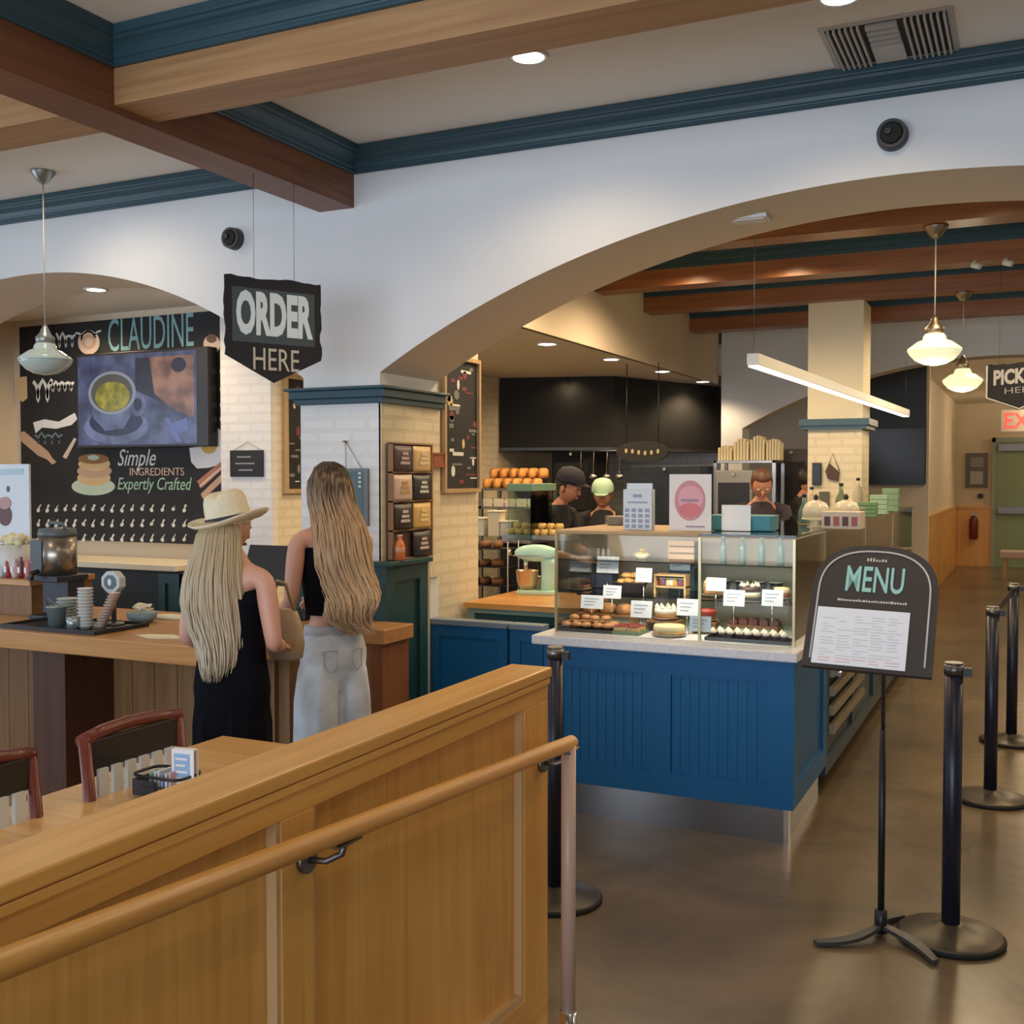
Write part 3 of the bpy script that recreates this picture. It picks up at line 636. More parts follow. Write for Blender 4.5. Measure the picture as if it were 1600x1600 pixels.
text('INGREDIENTS', FB, *bxz(203, 288, 731, 743), .0005, mat('chalk_peach', (.62, .45, .36), .8), bd)
text('Expertly Crafted', FB, *bxz(184, 300, 746, 772), .0005, mat('chalk_green', (.36, .58, .42), .8), bd, shear=.25)
mb = MB(); squiggle(mb, FB, *bxz(88, 118, 520, 545), 3, .018, 0, 2); squiggle(mb, FB, *bxz(118, 158, 517, 532), 2, .014, 0, 3)
squiggle(mb, FB, *bxz(52, 82, 592, 632), 2, .03, 0, 5); squiggle(mb, FB, *bxz(78, 116, 596, 612), 4, .022, 0, 6)
part('script_strokes', mb, M_CHALKW, bd, world=True)
c1 = mat('paint_dough', (.55, .36, .24), .8); c2 = mat('paint_pale', (.66, .52, .42), .8); c3 = mat('paint_egg_white', (.80, .80, .78), .8); c4 = mat('paint_yolk', (.68, .42, .10), .8); c5 = mat('paint_bacon', (.45, .20, .12), .8); c6 = mat('paint_line', (.16, .09, .06), .8); c7 = mat('paint_plate', (.50, .62, .48), .8); c8 = mat('paint_pancake', (.68, .48, .24), .8)
def px_poly(mb, pts, n1=.002, m=0): mb.prism([bq(*p) for p in pts], FB, 0, n1, m)
def px_ell(mb, cx, cy, rx, ry, n1=.002, m=0, rot=0): px_poly(mb, ell(cx, cy, rx, ry, 22, rot=rot), n1, m)
mb = MB(); px_ell(mb, 139, 535, 17, 19, .002, 0); px_ell(mb, 139, 534, 11, 12, .003, 1); px_ell(mb, 139, 534, 6, 7, .004, 0); part('painted_bun', mb, [c2, c1], bd, world=True)
mb = MB(); px_ell(mb, 331, 538, 13, 15, .002, 0); px_ell(mb, 331, 529, 8, 7, .003, 1); part('painted_cup', mb, [c2, c6], bd, world=True)
mb = MB(); px_poly(mb, [(30, 676), (38, 674), (76, 706), (82, 716), (88, 722), (82, 726), (74, 718), (60, 712), (34, 690)], .002); part('painted_rolling_pin', mb, c1, bd, world=True)
mb = MB(); px_poly(mb, [(26, 590), (42, 588), (43, 622), (36, 628), (26, 622)], .002); part('painted_jar', mb, c8, bd, world=True)
mb = MB(); px_poly(mb, [(52, 660), (70, 655), (92, 659), (117, 645), (121, 655), (112, 664), (88, 670), (66, 668), (56, 677)], .002); part('painted_ribbon', mb, c3, bd, world=True)
mb = MB(); squiggle(mb, FB, *bxz(54, 98, 676, 696), 4, .014, 0, 8); part('painted_lace', mb, mat('chalk_bluegrey', (.16, .22, .25), .8), bd, world=True)
mb = MB(); px_poly(mb, [(98, 714), (116, 684), (120, 686), (104, 717)], .002); part('painted_knife', mb, c2, bd, world=True)
mb = MB(); px_ell(mb, 146, 760, 34, 14, .002, 2); px_ell(mb, 147, 747, 26, 12, .003, 0); px_ell(mb, 148, 736, 27, 11, .004, 1); px_ell(mb, 148, 725, 25, 11, .005, 0); px_ell(mb, 147, 717, 24, 8, .006, 3); px_ell(mb, 147, 715, 9, 4, .007, 2)
part('painted_pancakes', mb, [c8, c1, c7, mat('paint_syrup', (.30, .15, .06), .8)], bd, world=True)
mb = MB(); px_poly(mb, [(296, 700), (312, 698), (318, 684), (326, 671), (340, 668), (352, 680), (355, 705), (347, 725), (326, 731), (308, 732), (299, 722)], .002, 0); px_ell(mb, 327, 698, 12, 11, .004, 1); part('painted_fried_egg', mb, [c3, c4], bd, world=True)
mb = MB(); px_poly(mb, [(308, 752), (350, 718), (355, 727), (315, 763)], .003, 0); px_poly(mb, [(314, 772), (352, 735), (356, 744), (318, 780)], .003, 1); px_poly(mb, [(312, 758), (352, 724), (353, 727), (313, 762)], .004, 2); part('painted_bacon', mb, [c5, c1, c2], bd, world=True)
mb = MB(); rr_ = random.Random(5)
for row in (796, 819, 842):
    for g, (s_, e_) in enumerate(((60, 102), (116, 160), (175, 222), (237, 288))):
        for k in range(4):
            px = s_+(e_-s_)*k/3; a = rr_.uniform(-.6, .6)
            px_poly(mb, ell(px, row+rr_.uniform(-1, 2), 2.6, 3.4, 8, rot=a), .002)
            px_poly(mb, [(px-.7, row-2), (px+rr_.uniform(1, 4), row-8), (px+rr_.uniform(3, 5), row-7), (px+1, row-1)], .002)
part('chalk_marks', mb, M_CHALKW, bd, world=True, kind='stuff')
mb = MB()
for row in (577, 605, 630, 652): px_poly(mb, [(344, row), (355, row-1), (355, row+5), (344, row+6)], .002)
part('price_marks', mb, M_CHALKW, bd, world=True)
# television in front of it
YT = 5.86; FT = FY((0, YT, 0))
def tq(px, py): q = at(px, py, 'y', YT); return (q.x, q.z)
tl, tr_, brr, bl_ = tq(117, 557), tq(303, 548), tq(311, 692), tq(127, 697)
x0, x1 = (tl[0]+bl_[0])/2, (tr_[0]+brr[0])/2; z1, z0 = (tl[1]+tr_[1])/2, (brr[1]+bl_[1])/2
tv = thing('television', 'wall television showing a cup of yellow soup, mounted on the painted menu', 'television', ((x0+x1)/2, YT, z0))
part('housing', MB().box(x0-.02, YT+.002, z0-.02, x1+.10, YT+.10, z1+.02), M_BLACK, tv, world=True, bv=.006)
def scr(name, col, s=.62, noise=0, ns=6):
    m = mat(name, (0, 0, 0), .3, emit=col, estr=s)
    if noise:
        nt = m.node_tree; tc = nt.nodes.new('ShaderNodeTexCoord'); n = nt.nodes.new('ShaderNodeTexNoise'); n.inputs['Scale'].default_value = ns; r_ = nt.nodes.new('ShaderNodeValToRGB'); r_.color_ramp.elements[0].position = .35; r_.color_ramp.elements[1].position = .65
        r_.color_ramp.elements[0].color = tuple(c*(1-noise) for c in col)+(1,); r_.color_ramp.elements[1].color = tuple(min(1, c*(1+noise)) for c in col)+(1,)
        nt.links.new(tc.outputs['Object'], n.inputs['Vector']); nt.links.new(n.outputs['Fac'], r_.inputs['Fac']); nt.links.new(r_.outputs['Color'], nt.nodes['Principled BSDF'].inputs['Emission Color'])
    return m
mb = MB(); mb.fb(FT, x0, x1, z0, z1, -.002, 0); sc_ = part('screen', mb, scr('screen_slate', (.075, .085, .16), .75, .5), tv, world=True)
def T(u, v): return (x0+(x1-x0)*u, z1-(z1-z0)*v)
def tell(mb, cu, cv, ru, rv, n1, m): mb.prism(ell(*T(cu, cv), ru*(x1-x0), rv*(z1-z0), 28), FT, 0, n1, m)
mb = MB()
mb.prism([T(.5, .05), T(.98, .05), T(.98, .6), T(.72, .55), T(.5, .4)], FT, 0, .0005, 6); mb.prism([T(.62, .05), T(.98, .05), T(.98, .72), T(.8, .62), T(.66, .45)], FT, 0, .001, 4)
tell(mb, .86, .15, .06, .08, .0015, 6)
tell(mb, .33, .80, .28, .19, .0015, 1); tell(mb, .33, .74, .23, .16, .002, 2)
mb.prism([T(.11, .42), T(.49, .42), T(.46, .68), T(.40, .82), T(.24, .84), T(.14, .70)], FT, 0, .0025, 1)
mb.prism(ell(*T(.52, .56), .07*(x1-x0), .13*(z1-z0), 20), FT, 0, .0022, 1); mb.prism(ell(*T(.52, .56), .035*(x1-x0), .07*(z1-z0), 20), FT, 0, .0024, 6)
tell(mb, .30, .42, .205, .24, .003, 0); tell(mb, .30, .42, .18, .21, .0035, 7); tell(mb, .305, .46, .15, .165, .004, 3)
mb.prism([T(.74, .72), T(.78, .72), T(.88, .98), T(.84, .98)], FT, 0, .002, 5); mb.prism([T(.80, .78), T(.92, .72), T(.94, .85), T(.84, .88)], FT, 0, .002, 5)
part('picture', mb, [scr('screen_rim', (.34, .36, .42)), scr('screen_cup', (.13, .15, .25), .75, .4), scr('screen_shadow', (.03, .035, .08)), scr('screen_soup', (.30, .26, .035), .75, .4, 14), scr('screen_bread', (.26, .13, .09), .75, .5), scr('screen_spoon', (.14, .18, .42)), scr('screen_dark', (.03, .03, .05)), scr('screen_bowl', (.12, .11, .09))], sc_, world=True)
# ORDER HERE sign
def pennant(name, label, TL, TR, h, hp, line, wires, l1, l2, mt1, mt2, ztop, jag=True):
    u = (TR-TL); wd = u.length; u.normalize(); v = V((0, 0, 1)); n = u.cross(v); Fr = (TL-v*h, u, v, n)
    t = thing(name, label, 'sign', TL+u*wd/2-v*(h+hp))
    pts = [(0, 0), (wd/2, -hp), (wd, 0)]; r_ = random.Random(2)
    if jag:
        for k in range(1, 12): pts.append((wd+(.006*r_.uniform(-1, 1)), h*k/12))
    pts.append((wd, h))
    if jag:
        for k in range(1, 16): pts.append((wd*(1-k/16), h+.006*r_.uniform(-1, 1)))
    pts.append((0, h))
    if jag:
        for k in range(1, 12): pts.append((.005*r_.uniform(-1, 1), h*(1-k/12)))
    mb = MB(); mb.prism(pts, Fr, -.012, 0); b_ = part('panel', mb, mat('sign_charcoal', (.012, .012, .015), .7), t, world=True)
    if line:
        mb = MB(); q = lambda a, b: Fr[0]+u*a+v*b+n*.002
        mb.tube([q(.004, h-.004), q(.004, .002), q(wd/2, -hp+.006), q(wd-.004, .002), q(wd-.004, h-.004)], .006, 6); part('edge_strip', mb, mat('edge_white', (.7, .66, .6), .6), b_, 'pale edge strip', world=True)
    else:
        mb = MB(); mb.fb(Fr, wd*.07, wd*.93, h*.17, h*.86, .0005, .0015); part('grey_block', mb, mat('sign_grey', (.06, .08, .085), .7), b_, 'grey block behind the large letters', world=True)
    text(l1, Fr, wd*.11, wd*.91, h*.26 if not line else h*.36, h*.83, .0018, mt1, b_, off=.045)
    text(l2, Fr, wd*.28, wd*.76, -h*.17 if not line else h*.08, h*.11 if not line else h*.26, .0018, mt2, b_)
    for k in wires: p = TL+u*wd*k-n*.006; part('wire', MB().cyl((p.x, p.y, p.z-.01), (p.x, p.y, ztop), .0012, n=5), M_STEELD, t, world=True)
    return t
pennant('order_sign', 'black pennant sign reading ORDER HERE hanging from the dark beam', atd(351, 428, 4.80), atd(501, 445, 5.04), .352, .115, False, (.3, .72), 'ORDER', 'HERE', mat('sign_pale', (.72, .80, .82), .6), mat('sign_cream', (.55, .50, .38), .6), 3.01)
pennant('pickup_sign', 'dark pennant sign reading PICK UP cut by the right edge of the photo', atd(1541, 571, 7.6), atd(1646, 561, 7.5), .23, .10, True, (.2, .8), 'PICK UP', 'HERE', mat('sign_grey_letter', (.50, .48, .46), .6), mat('sign_grey_small', (.35, .33, .3), .6), 3.13)
# pier front: small chalkboard on a string
YPF = YA-.012; FP = FY((0, YPF-.004, 0))
def pq(px, py, y=YPF-.004): q = at(px, py, 'y', y); return q.x, q.z
a, b = pq(534, 732), pq(577, 822)
t = thing('framed_chalkboard', 'small teal-grey chalkboard hanging by a string on the white brick pier', 'sign', ((a[0]+b[0])/2, YPF, b[1]))
mb = MB(); mb.fb(FP, a[0], b[0], b[1], a[1], -.002, .012); part('frame', mb, mat('chalkboard_frame', (.16, .18, .19), .5), t, world=True, bv=.003)
mb = MB(); mb.fb(FP, a[0]+.012, b[0]-.03, b[1]+.015, a[1]-.015, .012, .014); part('board', mb, mat('slate_blue', (.09, .16, .18), .6), t, world=True)
h_ = pq(541, 690); mb = MB()
for xx in (a[0]+.03, b[0]-.04): mb.tube([(xx, YPF-.012, a[1]), (h_[0], YPF-.012, h_[1])], .0018, 5)
part('string', mb, M_BRASS, t, world=True); part('hook', MB().cyl((h_[0], YPF-.001, h_[1]), (h_[0], YPF-.03, h_[1]), .006, n=8), M_BRASS, t, world=True)
mb = MB()
for k in range(4): mb.fb(FP, b[0]-.055, b[0]-.04, a[1]-.03-k*.022, a[1]-.02-k*.022, .014, .015)
part('chalk_dots', mb, M_CHALKW, t, world=True)
# black notice on the niche pier
YNP = 5.928; FN = FY((0, YNP, 0)); a = at(361, 704, 'y', YNP); b = at(416, 745, 'y', YNP)
t = thing('black_notice', 'small black notice hanging on the white brick pier left of the wall menu frame', 'sign', ((a.x+b.x)/2, YNP, b.z))
mb = MB(); mb.fb(FN, a.x, b.x-.02, b.z, a.z, 0, .012); part('board', mb, M_CHALK, t, world=True)
mb = MB()
for k, (u0, u1) in enumerate(((.2, .6), (.15, .7), (.25, .65))): mb.fb(FN, a.x+(b.x-a.x)*u0, a.x+(b.x-a.x)*u1, a.z-.05-k*.045, a.z-.04-k*.045, .012, .013)
part('print', mb, M_INK, t, world=True)
mb = MB(); mb.tube([(a.x+.03, YNP-.006, a.z), ((a.x+b.x)/2, YNP-.006, a.z+.06), (b.x-.04, YNP-.006, a.z)], .002, 5); part('cord', mb, M_BRASS, t, world=True)
# framed menu on the yellow brick wall
def framed(name, label, Xw, pxa, pxb, ra, rb, col, marks, seed, fw_=.03, cat='menu board'):
    a = at(pxa, ra, 'x', Xw); b = at(pxb, rb, 'x', Xw); y0, y1 = a.y, b.y; z1, z0 = a.z, at(pxa, rb, 'x', Xw).z
    Fr = FX((Xw, 0, 0)); t = thing(name, label, cat, (Xw, (y0+y1)/2, z0))
    mb = MB(); mb.fb(Fr, y0, y1, z0, z0+fw_, .002, .03).fb(Fr, y0, y1, z1-fw_, z1, .002, .03).fb(Fr, y0, y0+fw_, z0+fw_, z1-fw_, .002, .03).fb(Fr, y1-fw_, y1, z0+fw_, z1-fw_, .002, .03)
    part('frame', mb, M_FRAMEW['z'], t, world=True)
    mb = MB(); mb.fb(Fr, y0+fw_, y1-fw_, z0+fw_, z1-fw_, .001, .012); bo = part('board', mb, col, t, world=True)
    r_ = random.Random(seed); mb = MB(); ms = [M_CHALKW, c8, mat('chalk_dim', (.2, .22, .2), .8), mat('paint_wine', (.22, .05, .06), .8)]
    for k in range(marks):
        yy = y0+fw_+.02+r_.random()*(y1-y0-2*fw_-.07); zz = z0+fw_+.03+(z1-z0-2*fw_-.06)*(k+.5)/marks; h_ = .006+r_.random()*.02
        if r_.random() < .35: mb.prism(ell(yy+.03, zz, .012+r_.random()*.02, .012+r_.random()*.022, 10), Fr, .012, .0135, r_.randrange(4))
        else: mb.fb(Fr, yy, min(yy+.03+r_.random()*.1, y1-fw_-.005), zz-h_/2, zz+h_/2, .012, .0135, r_.choice((0, 2, 2, 3)))
    part('chalk_drawing', mb, ms, bo, world=True, kind='stuff'); return t
framed('framed_menu', 'wood-framed chalk menu on the yellow brick wall behind the pier', -4.66, 441, 500, 584, 771, M_CHALK, 16, 4)
framed('framed_menu', 'tall wood-framed chalk menu on the brick wall right of the pier', -2.97, 688, 745, 552, 770, M_CHALK, 34, 9, .022)
# magazine / packet rack on the pier's right side
Xr = -2.952; Fr = FX((Xr, 0, 0)); A = at(603, 692, 'x', Xr); B_ = at(668, 866, 'x', Xr)
rk = thing('packet_rack', 'wall rack of coffee and snack packets on the right side of the pier', 'rack', (Xr, (A.y+B_.y)/2, 1.226))
zt = A.z; zb = 1.226; y0 = A.y; y1 = B_.y
mb = MB(); mb.fb(Fr, y0, y1, zb, zt, .002, .012); part('back_board', mb, mat('rack_brown', (.10, .05, .03), .6), rk, world=True)
mb = MB()
for k in range(5): mb.fb(Fr, y0, y1, zb+(zt-zb)*k/4-.004, zb+(zt-zb)*k/4+.004, .012, .035)
mb.fb(Fr, y0, y0+.012, zb, zt, .012, .035); mb.fb(Fr, y1-.012, y1, zb, zt, .012, .035); part('shelves', mb, mat('rack_wood', (.30, .16, .08), .5), rk, world=True)
pk = [((.06, .03, .04), (.5, .35, .4)), ((.62, .42, .18), (.7, .6, .4)), ((.62, .45, .38), (.5, .3, .1)), ((.02, .02, .022), (.6, .6, .58)), ((.03, .02, .02), (.6, .5, .5)), ((.66, .42, .14), (.8, .65, .3)), None, ((.03, .02, .025), (.6, .45, .42))]
lab = ['dark packet top left', 'tan pasta packet top right', 'pink and brown packet second row left', 'black packet with pale print second row right', 'black packet with pale print third row left', 'golden snack packet third row right', None, 'dark packet bottom right']
ch_ = (zt-zb)/4
for i in range(8):
    if not pk[i]: continue
    r_, c_ = divmod(i, 2); ya = y0+.02+c_*(y1-y0-.03)/2; yb = ya+(y1-y0-.05)/2; zz = zb+(3-r_)*ch_+.004
    c, d = pk[i]; pm = mat('packet_%d' % i, c, .45); pm2 = mat('packet_print_%d' % i, d, .6)
    g = thing('snack_packet', lab[i]+' of the wall rack beside the pier', 'packet', (Xr+.028, (ya+yb)/2, zz))
    mb = MB(); mb.loft([(Xr+.03, (ya+yb)/2, zz, .014, (yb-ya)/2*.98), (Xr+.03, (ya+yb)/2, zz+ch_*.1, .017, (yb-ya)/2), (Xr+.03, (ya+yb)/2, zz+ch_*.7, .014, (yb-ya)/2), (Xr+.03, (ya+yb)/2, zz+ch_*.9, .004, (yb-ya)/2)], 24)
    part('bag', mb, pm, g, world=True)
    mb = MB(); F2 = FX((Xr+.046, 0, 0))
    for k in range(3): w2 = (yb-ya)*(.25-.05*k); mb.fb(F2, (ya+yb)/2-w2, (ya+yb)/2+w2, zz+ch_*(.25+.16*k), zz+ch_*(.35+.16*k), 0, .002)
    part('print', mb, pm2, g, world=True)
# little sign frame sticking out beyond the rack
t = at(690, 716, 'x', -2.93)
mb = MB().box(-2.96, t.y-.10, t.z-.05, -2.93, t.y+.05, t.z-.03).box(-2.96, t.y-.10, t.z+.02, -2.93, t.y+.05, t.z+.03).box(-2.96, t.y-.08, t.z-.03, -2.935, t.y+.03, t.z+.02)
solo('wall_bracket_shelf', mb, mat('red_brown', (.30, .08, .03), .5), 'small red-brown shelf on the wall below the tall chalk menu', 'shelf')
# ---- speakers on the arch wall
for px, py, r_, lb in ((1395, 213, .062, 'round black wall speaker above the large arch'), (368, 374, .059, 'round black wall speaker left of the hanging order sign')):
    q = at(px, py, 'y', YA); t = thing('wall_speaker', lb, 'speaker', q)
    mb = MB(); mb.cyl((q.x, YA-.001, q.z), (q.x, YA-.05, q.z), r_, r_*.93, 28); part('housing', mb, mat('speaker_grey', (.035, .038, .042), .5), t, world=True)
    mb = MB(); mb.cyl((q.x, YA-.05, q.z), (q.x, YA-.056, q.z), r_*.72, r_*.6, 28); part('grille', mb, M_BLACKM, t, world=True)
    mb = MB(); mb.cyl((q.x-r_*.2, YA-.056, q.z+r_*.1), (q.x-r_*.2, YA-.066, q.z+r_*.1), r_*.25, r_*.2, 16); part('lens', mb, M_BLACK, t, world=True)
# ---- recessed lights
def downlight(px, py, z, label, e=18, r_=.075, spot=2.6, est=9):
    q = at(px, py, 'z', z); t = thing('recessed_light', label, 'ceiling light', (q.x, q.y, z))
    mb = MB(); mb.lathe([(r_*.82, -.001), (r_*.82, -.006), (r_*1.05, -.008), (r_*1.12, -.001)], n=28); part('trim_ring', mb, M_WALL, t)
    mb = MB(); mb.cyl((0, 0, -.006), (0, 0, -.001), r_*.8, n=28); part('diffuser', mb, mat('lamp_diffuser', (1, .95, .85), .5), t)
    point('downlight_lamp', (0, 0, -.05), e, WARM, .05, t, spot); return t
downlight(826, 88, ZC, 'bright recessed ceiling light beside the light wood beam', 22)
downlight(1312, -6, ZC, 'recessed ceiling light at the top edge, left of the air vent', 22)
downlight(150, 452, 2.86, 'recessed light in the niche ceiling above the painted wall menu', 22, .07)
for k, (px, py, w_) in enumerate(((855, 537, 'nearest'), (955, 561, 'second'), (1035, 580, 'third'), (1098, 596, 'furthest'))):
    downlight(px, py, 2.6, 'recessed light in the kitchen soffit, %s of the four in a row' % w_, 24, .075)
downlight(1566, 557, 3.0, 'recessed light in the corridor ceiling above the pick up sign', 30)
for x, y in ((-3.9, 6.6), (-3.6, 8.4), (-4.0, 9.6)): point('kitchen_fill', (x, y, 2.57), 34, WARM, .12, spot=2.9)  # added fill spots for the kitchen, no fittings behind them
for x, y in ((-1.5, 7.3), (-2.4, 5.9), (-2.2, 7.3), (-.2, 5.8), (.6, 7.9), (-.3, 9.3), (2.2, 6.2), (2.4, 9.0)): point('back_room_fill', (x, y, 3.0), 54, WARM, .12, spot=3.0)  # unseen spots added to brighten the back room, without fixtures
for x, y in ((.6, 12.6), (.5, 16), (.3, 19.5), (1.8, 20.5)): point('corridor_fill', (x, y, 2.85), 30, (1, .80, .52), .12)  # bare fill points added along the corridor, no lamp bodies
for x, y in ((-6.2, 5.6), (-5.3, 5.5), (-3.9, 5.5)): point('niche_fill', (x, y, 2.8), 20, WARM, .1, spot=2.7)  # extra invisible spots added to lift the niche
for x, y in ((-2.2, 2.2), (.3, 2.3), (-4.6, 2.2), (-4.6, 4.0), (2.5, 3.9)): point('dining_room_fill', (x, y, 3.25), 19, (1, .80, .55), .1, spot=2.9)  # warm fill added over the dining room from spots without fittings
area('display_case_lamp', ((gx0+gx1)/2, gy0+.12, CTOP-.03), (math.radians(20), 0, 0), gx1-gx0-.1, 7, (1, .86, .66), .08)
# ---- pendants
def pendant(label, q, ztop, lit, k=1.0, group=None):
    sh = M_SHADE if lit else M_SHADEOFF
    t = thing('pendant_lamp', label, 'pendant lamp', q)
    part('shade', MB().lathe([(.012, -.085), (.06, -.075), (.10, -.055), (.132, -.02), (.138, .0), (.132, .014), (.120, .022), (.09, .045), (.062, .055), (.058, .075), (.046, .09), (.04, .09)], n=36), sh, t)
    part('shade_band', MB().lathe([(.1385, -.008), (.141, .0), (.1385, .008), (.136, 0)], n=36), sh, t)
    part('fitter', MB().lathe([(.048, .088), (.05, .12), (.03, .14), (.018, .17), (.006, .19)], n=20), M_BRASS if lit else mat('grey_fitter', (.35, .37, .36), .35, .7), t)
    part('cord', MB().cyl((0, 0, .185), (0, 0, ztop-q.z-.05), .0035, n=8), mat('grey_cord', (.42, .42, .38), .5), t)
    part('canopy', MB().lathe([(.008, -.07), (.03, -.055), (.065, -.006), (.065, -.001), (0, -.001)], (0, 0, ztop-q.z), 24), M_BRASS if lit else mat('grey_fitter', (.35, .37, .36), .35, .7), t)
    if lit: point('pendant_bulb', (0, 0, -.16), 4, (1, .88, .6), .08, t)
q = at(66, 268, 'z', ZC); z = proj; 
zz = (at(72, 562, 'y', q.y)).z
pendant('unlit opal glass pendant lamp hanging in front of the painted wall menu', V((at(71, 560, 'y', q.y).x, q.y, zz)), ZC, False)
pendant('lit opal pendant lamp in the back room, the nearer and larger one', at(1460, 547, 'y', 6.35), 3.01, True)
pendant('lit opal pendant lamp in the back room, smaller, beside the pick up sign', at(1504, 595, 'y', 8.72), 3.01, True)
# ---- linear light
P = atd(1176, 566, 5.36); Q = atd(1416, 650, 9.9); P.z = Q.z = (P.z+Q.z)/2
t = thing('linear_light', 'long white linear lamp hanging on wires in front of the cream column', 'hanging light', (P+Q)/2)
u = (Q-P).normalized(); n_ = V((-u.y, u.x, 0)); Fl = (P, u, V((0, 0, 1)), -n_); Ln = (Q-P).length
mb = MB(); mb.fb(Fl, 0, Ln, -.008, .05, -.03, .03); part('housing', mb, mat('lamp_white', (.72, .70, .64), .4), t, world=True, bv=.003)
mb = MB(); mb.fb(Fl, .01, Ln-.01, -.016, -.0085, -.025, .025); part('diffuser', mb, mat('linear_diffuser', (1, .95, .88), .5, emit=(1, .88, .74), estr=1.6), t, world=True)
for s_, zt in ((.02, archz(P.x, *MAIN[2:])), (Ln-.05, 2.95)):
    p = P+u*s_; part('wire', MB().cyl((p.x, p.y, P.z+.05), (p.x, p.y, 2.7 if s_ > 1 else ZC-.3), .0015, n=5), M_STEELD, t, world=True)
# track spots between the rear beams
for px, py, lb in ((1523, 417, 'small white track spot on the beam, left one of two'), (1572, 413, 'small white track spot on the beam, right one of two')):
    q = at(px, py, 'z', 2.97); mb = MB().cyl((q.x-.015, q.y, 2.985), (q.x+.035, q.y-.02, 2.965), .02, .018, 14).cyl((q.x, q.y, 2.98), (q.x, q.y, 3.01), .008, n=8)
    solo('track_spotlight', mb, mat('lamp_white', (.72, .70, .64), .4), lb, 'spotlight')
# ---- ceiling vent
c0, c1_, c2_, c3_ = at(1288, 46, 'z', ZC), at(1478, 14, 'z', ZC), at(1492, 78, 'z', ZC), at(1312, 102, 'z', ZC)
x0 = (c0.x+c3_.x)/2-.0; x1 = (c1_.x+c2_.x)/2; y0 = (c0.y+c1_.y)/2; y1 = (c2_.y+c3_.y)/2
vt = thing('ceiling_vent', 'slatted metal air vent in the ceiling beside the teal crown trim', 'vent', ((x0+x1)/2, (y0+y1)/2, ZC))
mb = MB().box(x0-.02, y0-.02, ZC-.006, x1+.02, y0, ZC-.001).box(x0-.02, y1, ZC-.006, x1+.02, y1+.02, ZC-.001).box(x0-.02, y0, ZC-.006, x0, y1, ZC-.001).box(x1, y0, ZC-.006, x1+.02, y1, ZC-.001)
vf = mat('vent_metal', (.50, .47, .42), .5); part('frame', mb, vf, vt, world=True)
part('backing', MB().box(x0, y0, ZC-.003, x1, y1, ZC-.001), mat('vent_dark', (.04, .035, .03), .8), vt, world=True)
W_ = (x1-x0)
for k in range(6): xx = x0+W_*.02+k*W_*.05; part('slat', MB().box(xx, y0, ZC-.02, xx+W_*.02, y1, ZC-.004), vf, vt, world=True)
for k in range(7): xx = x1-W_*.03-k*W_*.052; part('slat', MB().box(xx, y0, ZC-.02, xx+W_*.02, y1, ZC-.004), vf, vt, world=True)
for k in range(4): yy = y0+(y1-y0)*(.03+k*.13); part('slat', MB().box(x0+W_*.34, yy, ZC-.02, x1-W_*.40, yy+(y1-y0)*.06, ZC-.004), vf, vt, world=True)
part('centre_plate', MB().box(x0+W_*.33, y0+(y1-y0)*.55, ZC-.012, x1-W_*.40, y1, ZC-.004), mat('vent_plate', (.6, .56, .52), .6), vt, world=True)
q = at(1168, 325, 'y', 4.95)
mb = MB().box(q.x-.10, 4.88, archz(q.x, *MAIN[2:])-.006, q.x+.10, 5.0, archz(q.x, *MAIN[2:])+.01); mb.box(q.x-.085, 4.9, archz(q.x, *MAIN[2:])-.010, q.x+.085, 4.98, archz(q.x, *MAIN[2:])-.006)
solo('arch_ceiling_plate', mb, M_WALL, 'small pale plate on the underside of the large arch', 'plate')
# ---- corridor things
q = at(1590, 658, 'y', 20.0)
t = thing('exit_sign', 'red exit sign hanging over the corridor door at the right edge', 'sign', (q.x+.1, q.y, q.z-.15))
Fe = FY((q.x-.25, q.y, q.z-.17)); mb = MB(); mb.fb(Fe, 0, .75, 0, .36, -.05, 0); bx_ = part('box', mb, mat('exit_face', (.5, .42, .35), .5), t, world=True)
text('EXIT', Fe, .05, .70, .05, .31, .001, mat('exit_red', (.8, .05, .04), .5, emit=(1, .10, .07), estr=.9), bx_, off=.02)
part('stem', MB().cyl((q.x+.12, q.y+.02, q.z+.19), (q.x+.12, q.y+.02, 3.0), .012, n=8), M_STEEL, t, world=True)
a = at(1509, 708, 'y', 21.74); b = at(1543, 762, 'y', 21.74); Fc = FY((0, 21.795, 0))
t = thing('framed_notice', 'grey framed notice on the corridor end wall beside the green door', 'picture', ((a.x+b.x)/2, 21.79, b.z))
mb = MB(); mb.fb(Fc, a.x, b.x, b.z, a.z, 0, .03); part('frame', mb, mat('notice_frame', (.14, .13, .11), .5), t, world=True)
mb = MB(); mb.fb(Fc, a.x+.08, b.x-.08, b.z+.06, b.z+.3, .03, .034); mb.fb(Fc, a.x+.08, b.x-.08, b.z+.38, a.z-.08, .03, .034, 1); part('print', mb, [mat('notice_pale', (.42, .42, .42), .6), mat('notice_mid', (.28, .28, .28), .6)], t, world=True)
q = at(1532, 775, 'y', 21.79); solo('alarm_button', MB().cyl((q.x, 21.797, q.z), (q.x, 21.75, q.z), .05, n=16), M_BLACK, 'small round black button on the wall under the framed notice', 'button')
q = at(1521, 830, 'y', 21.6)
t = thing('fire_extinguisher', 'dark red fire extinguisher hung on the wood wainscot at the corridor end', 'fire extinguisher', (q.x, 21.66, .5))
part('cylinder', MB().lathe([(.06, .5), (.075, .52), (.075, .85), (.04, .92), (.02, .94)], (q.x, 21.66, 0)), mat('extinguisher_red', (.16, .02, .015), .4), t, world=True)
part('valve', MB().box(q.x-.05, 21.63, .935, q.x+.05, 21.68, 1.0), mat('valve_pale', (.5, .45, .4), .4), t, world=True)
a = at(1562, 862, 'y', 19.0)
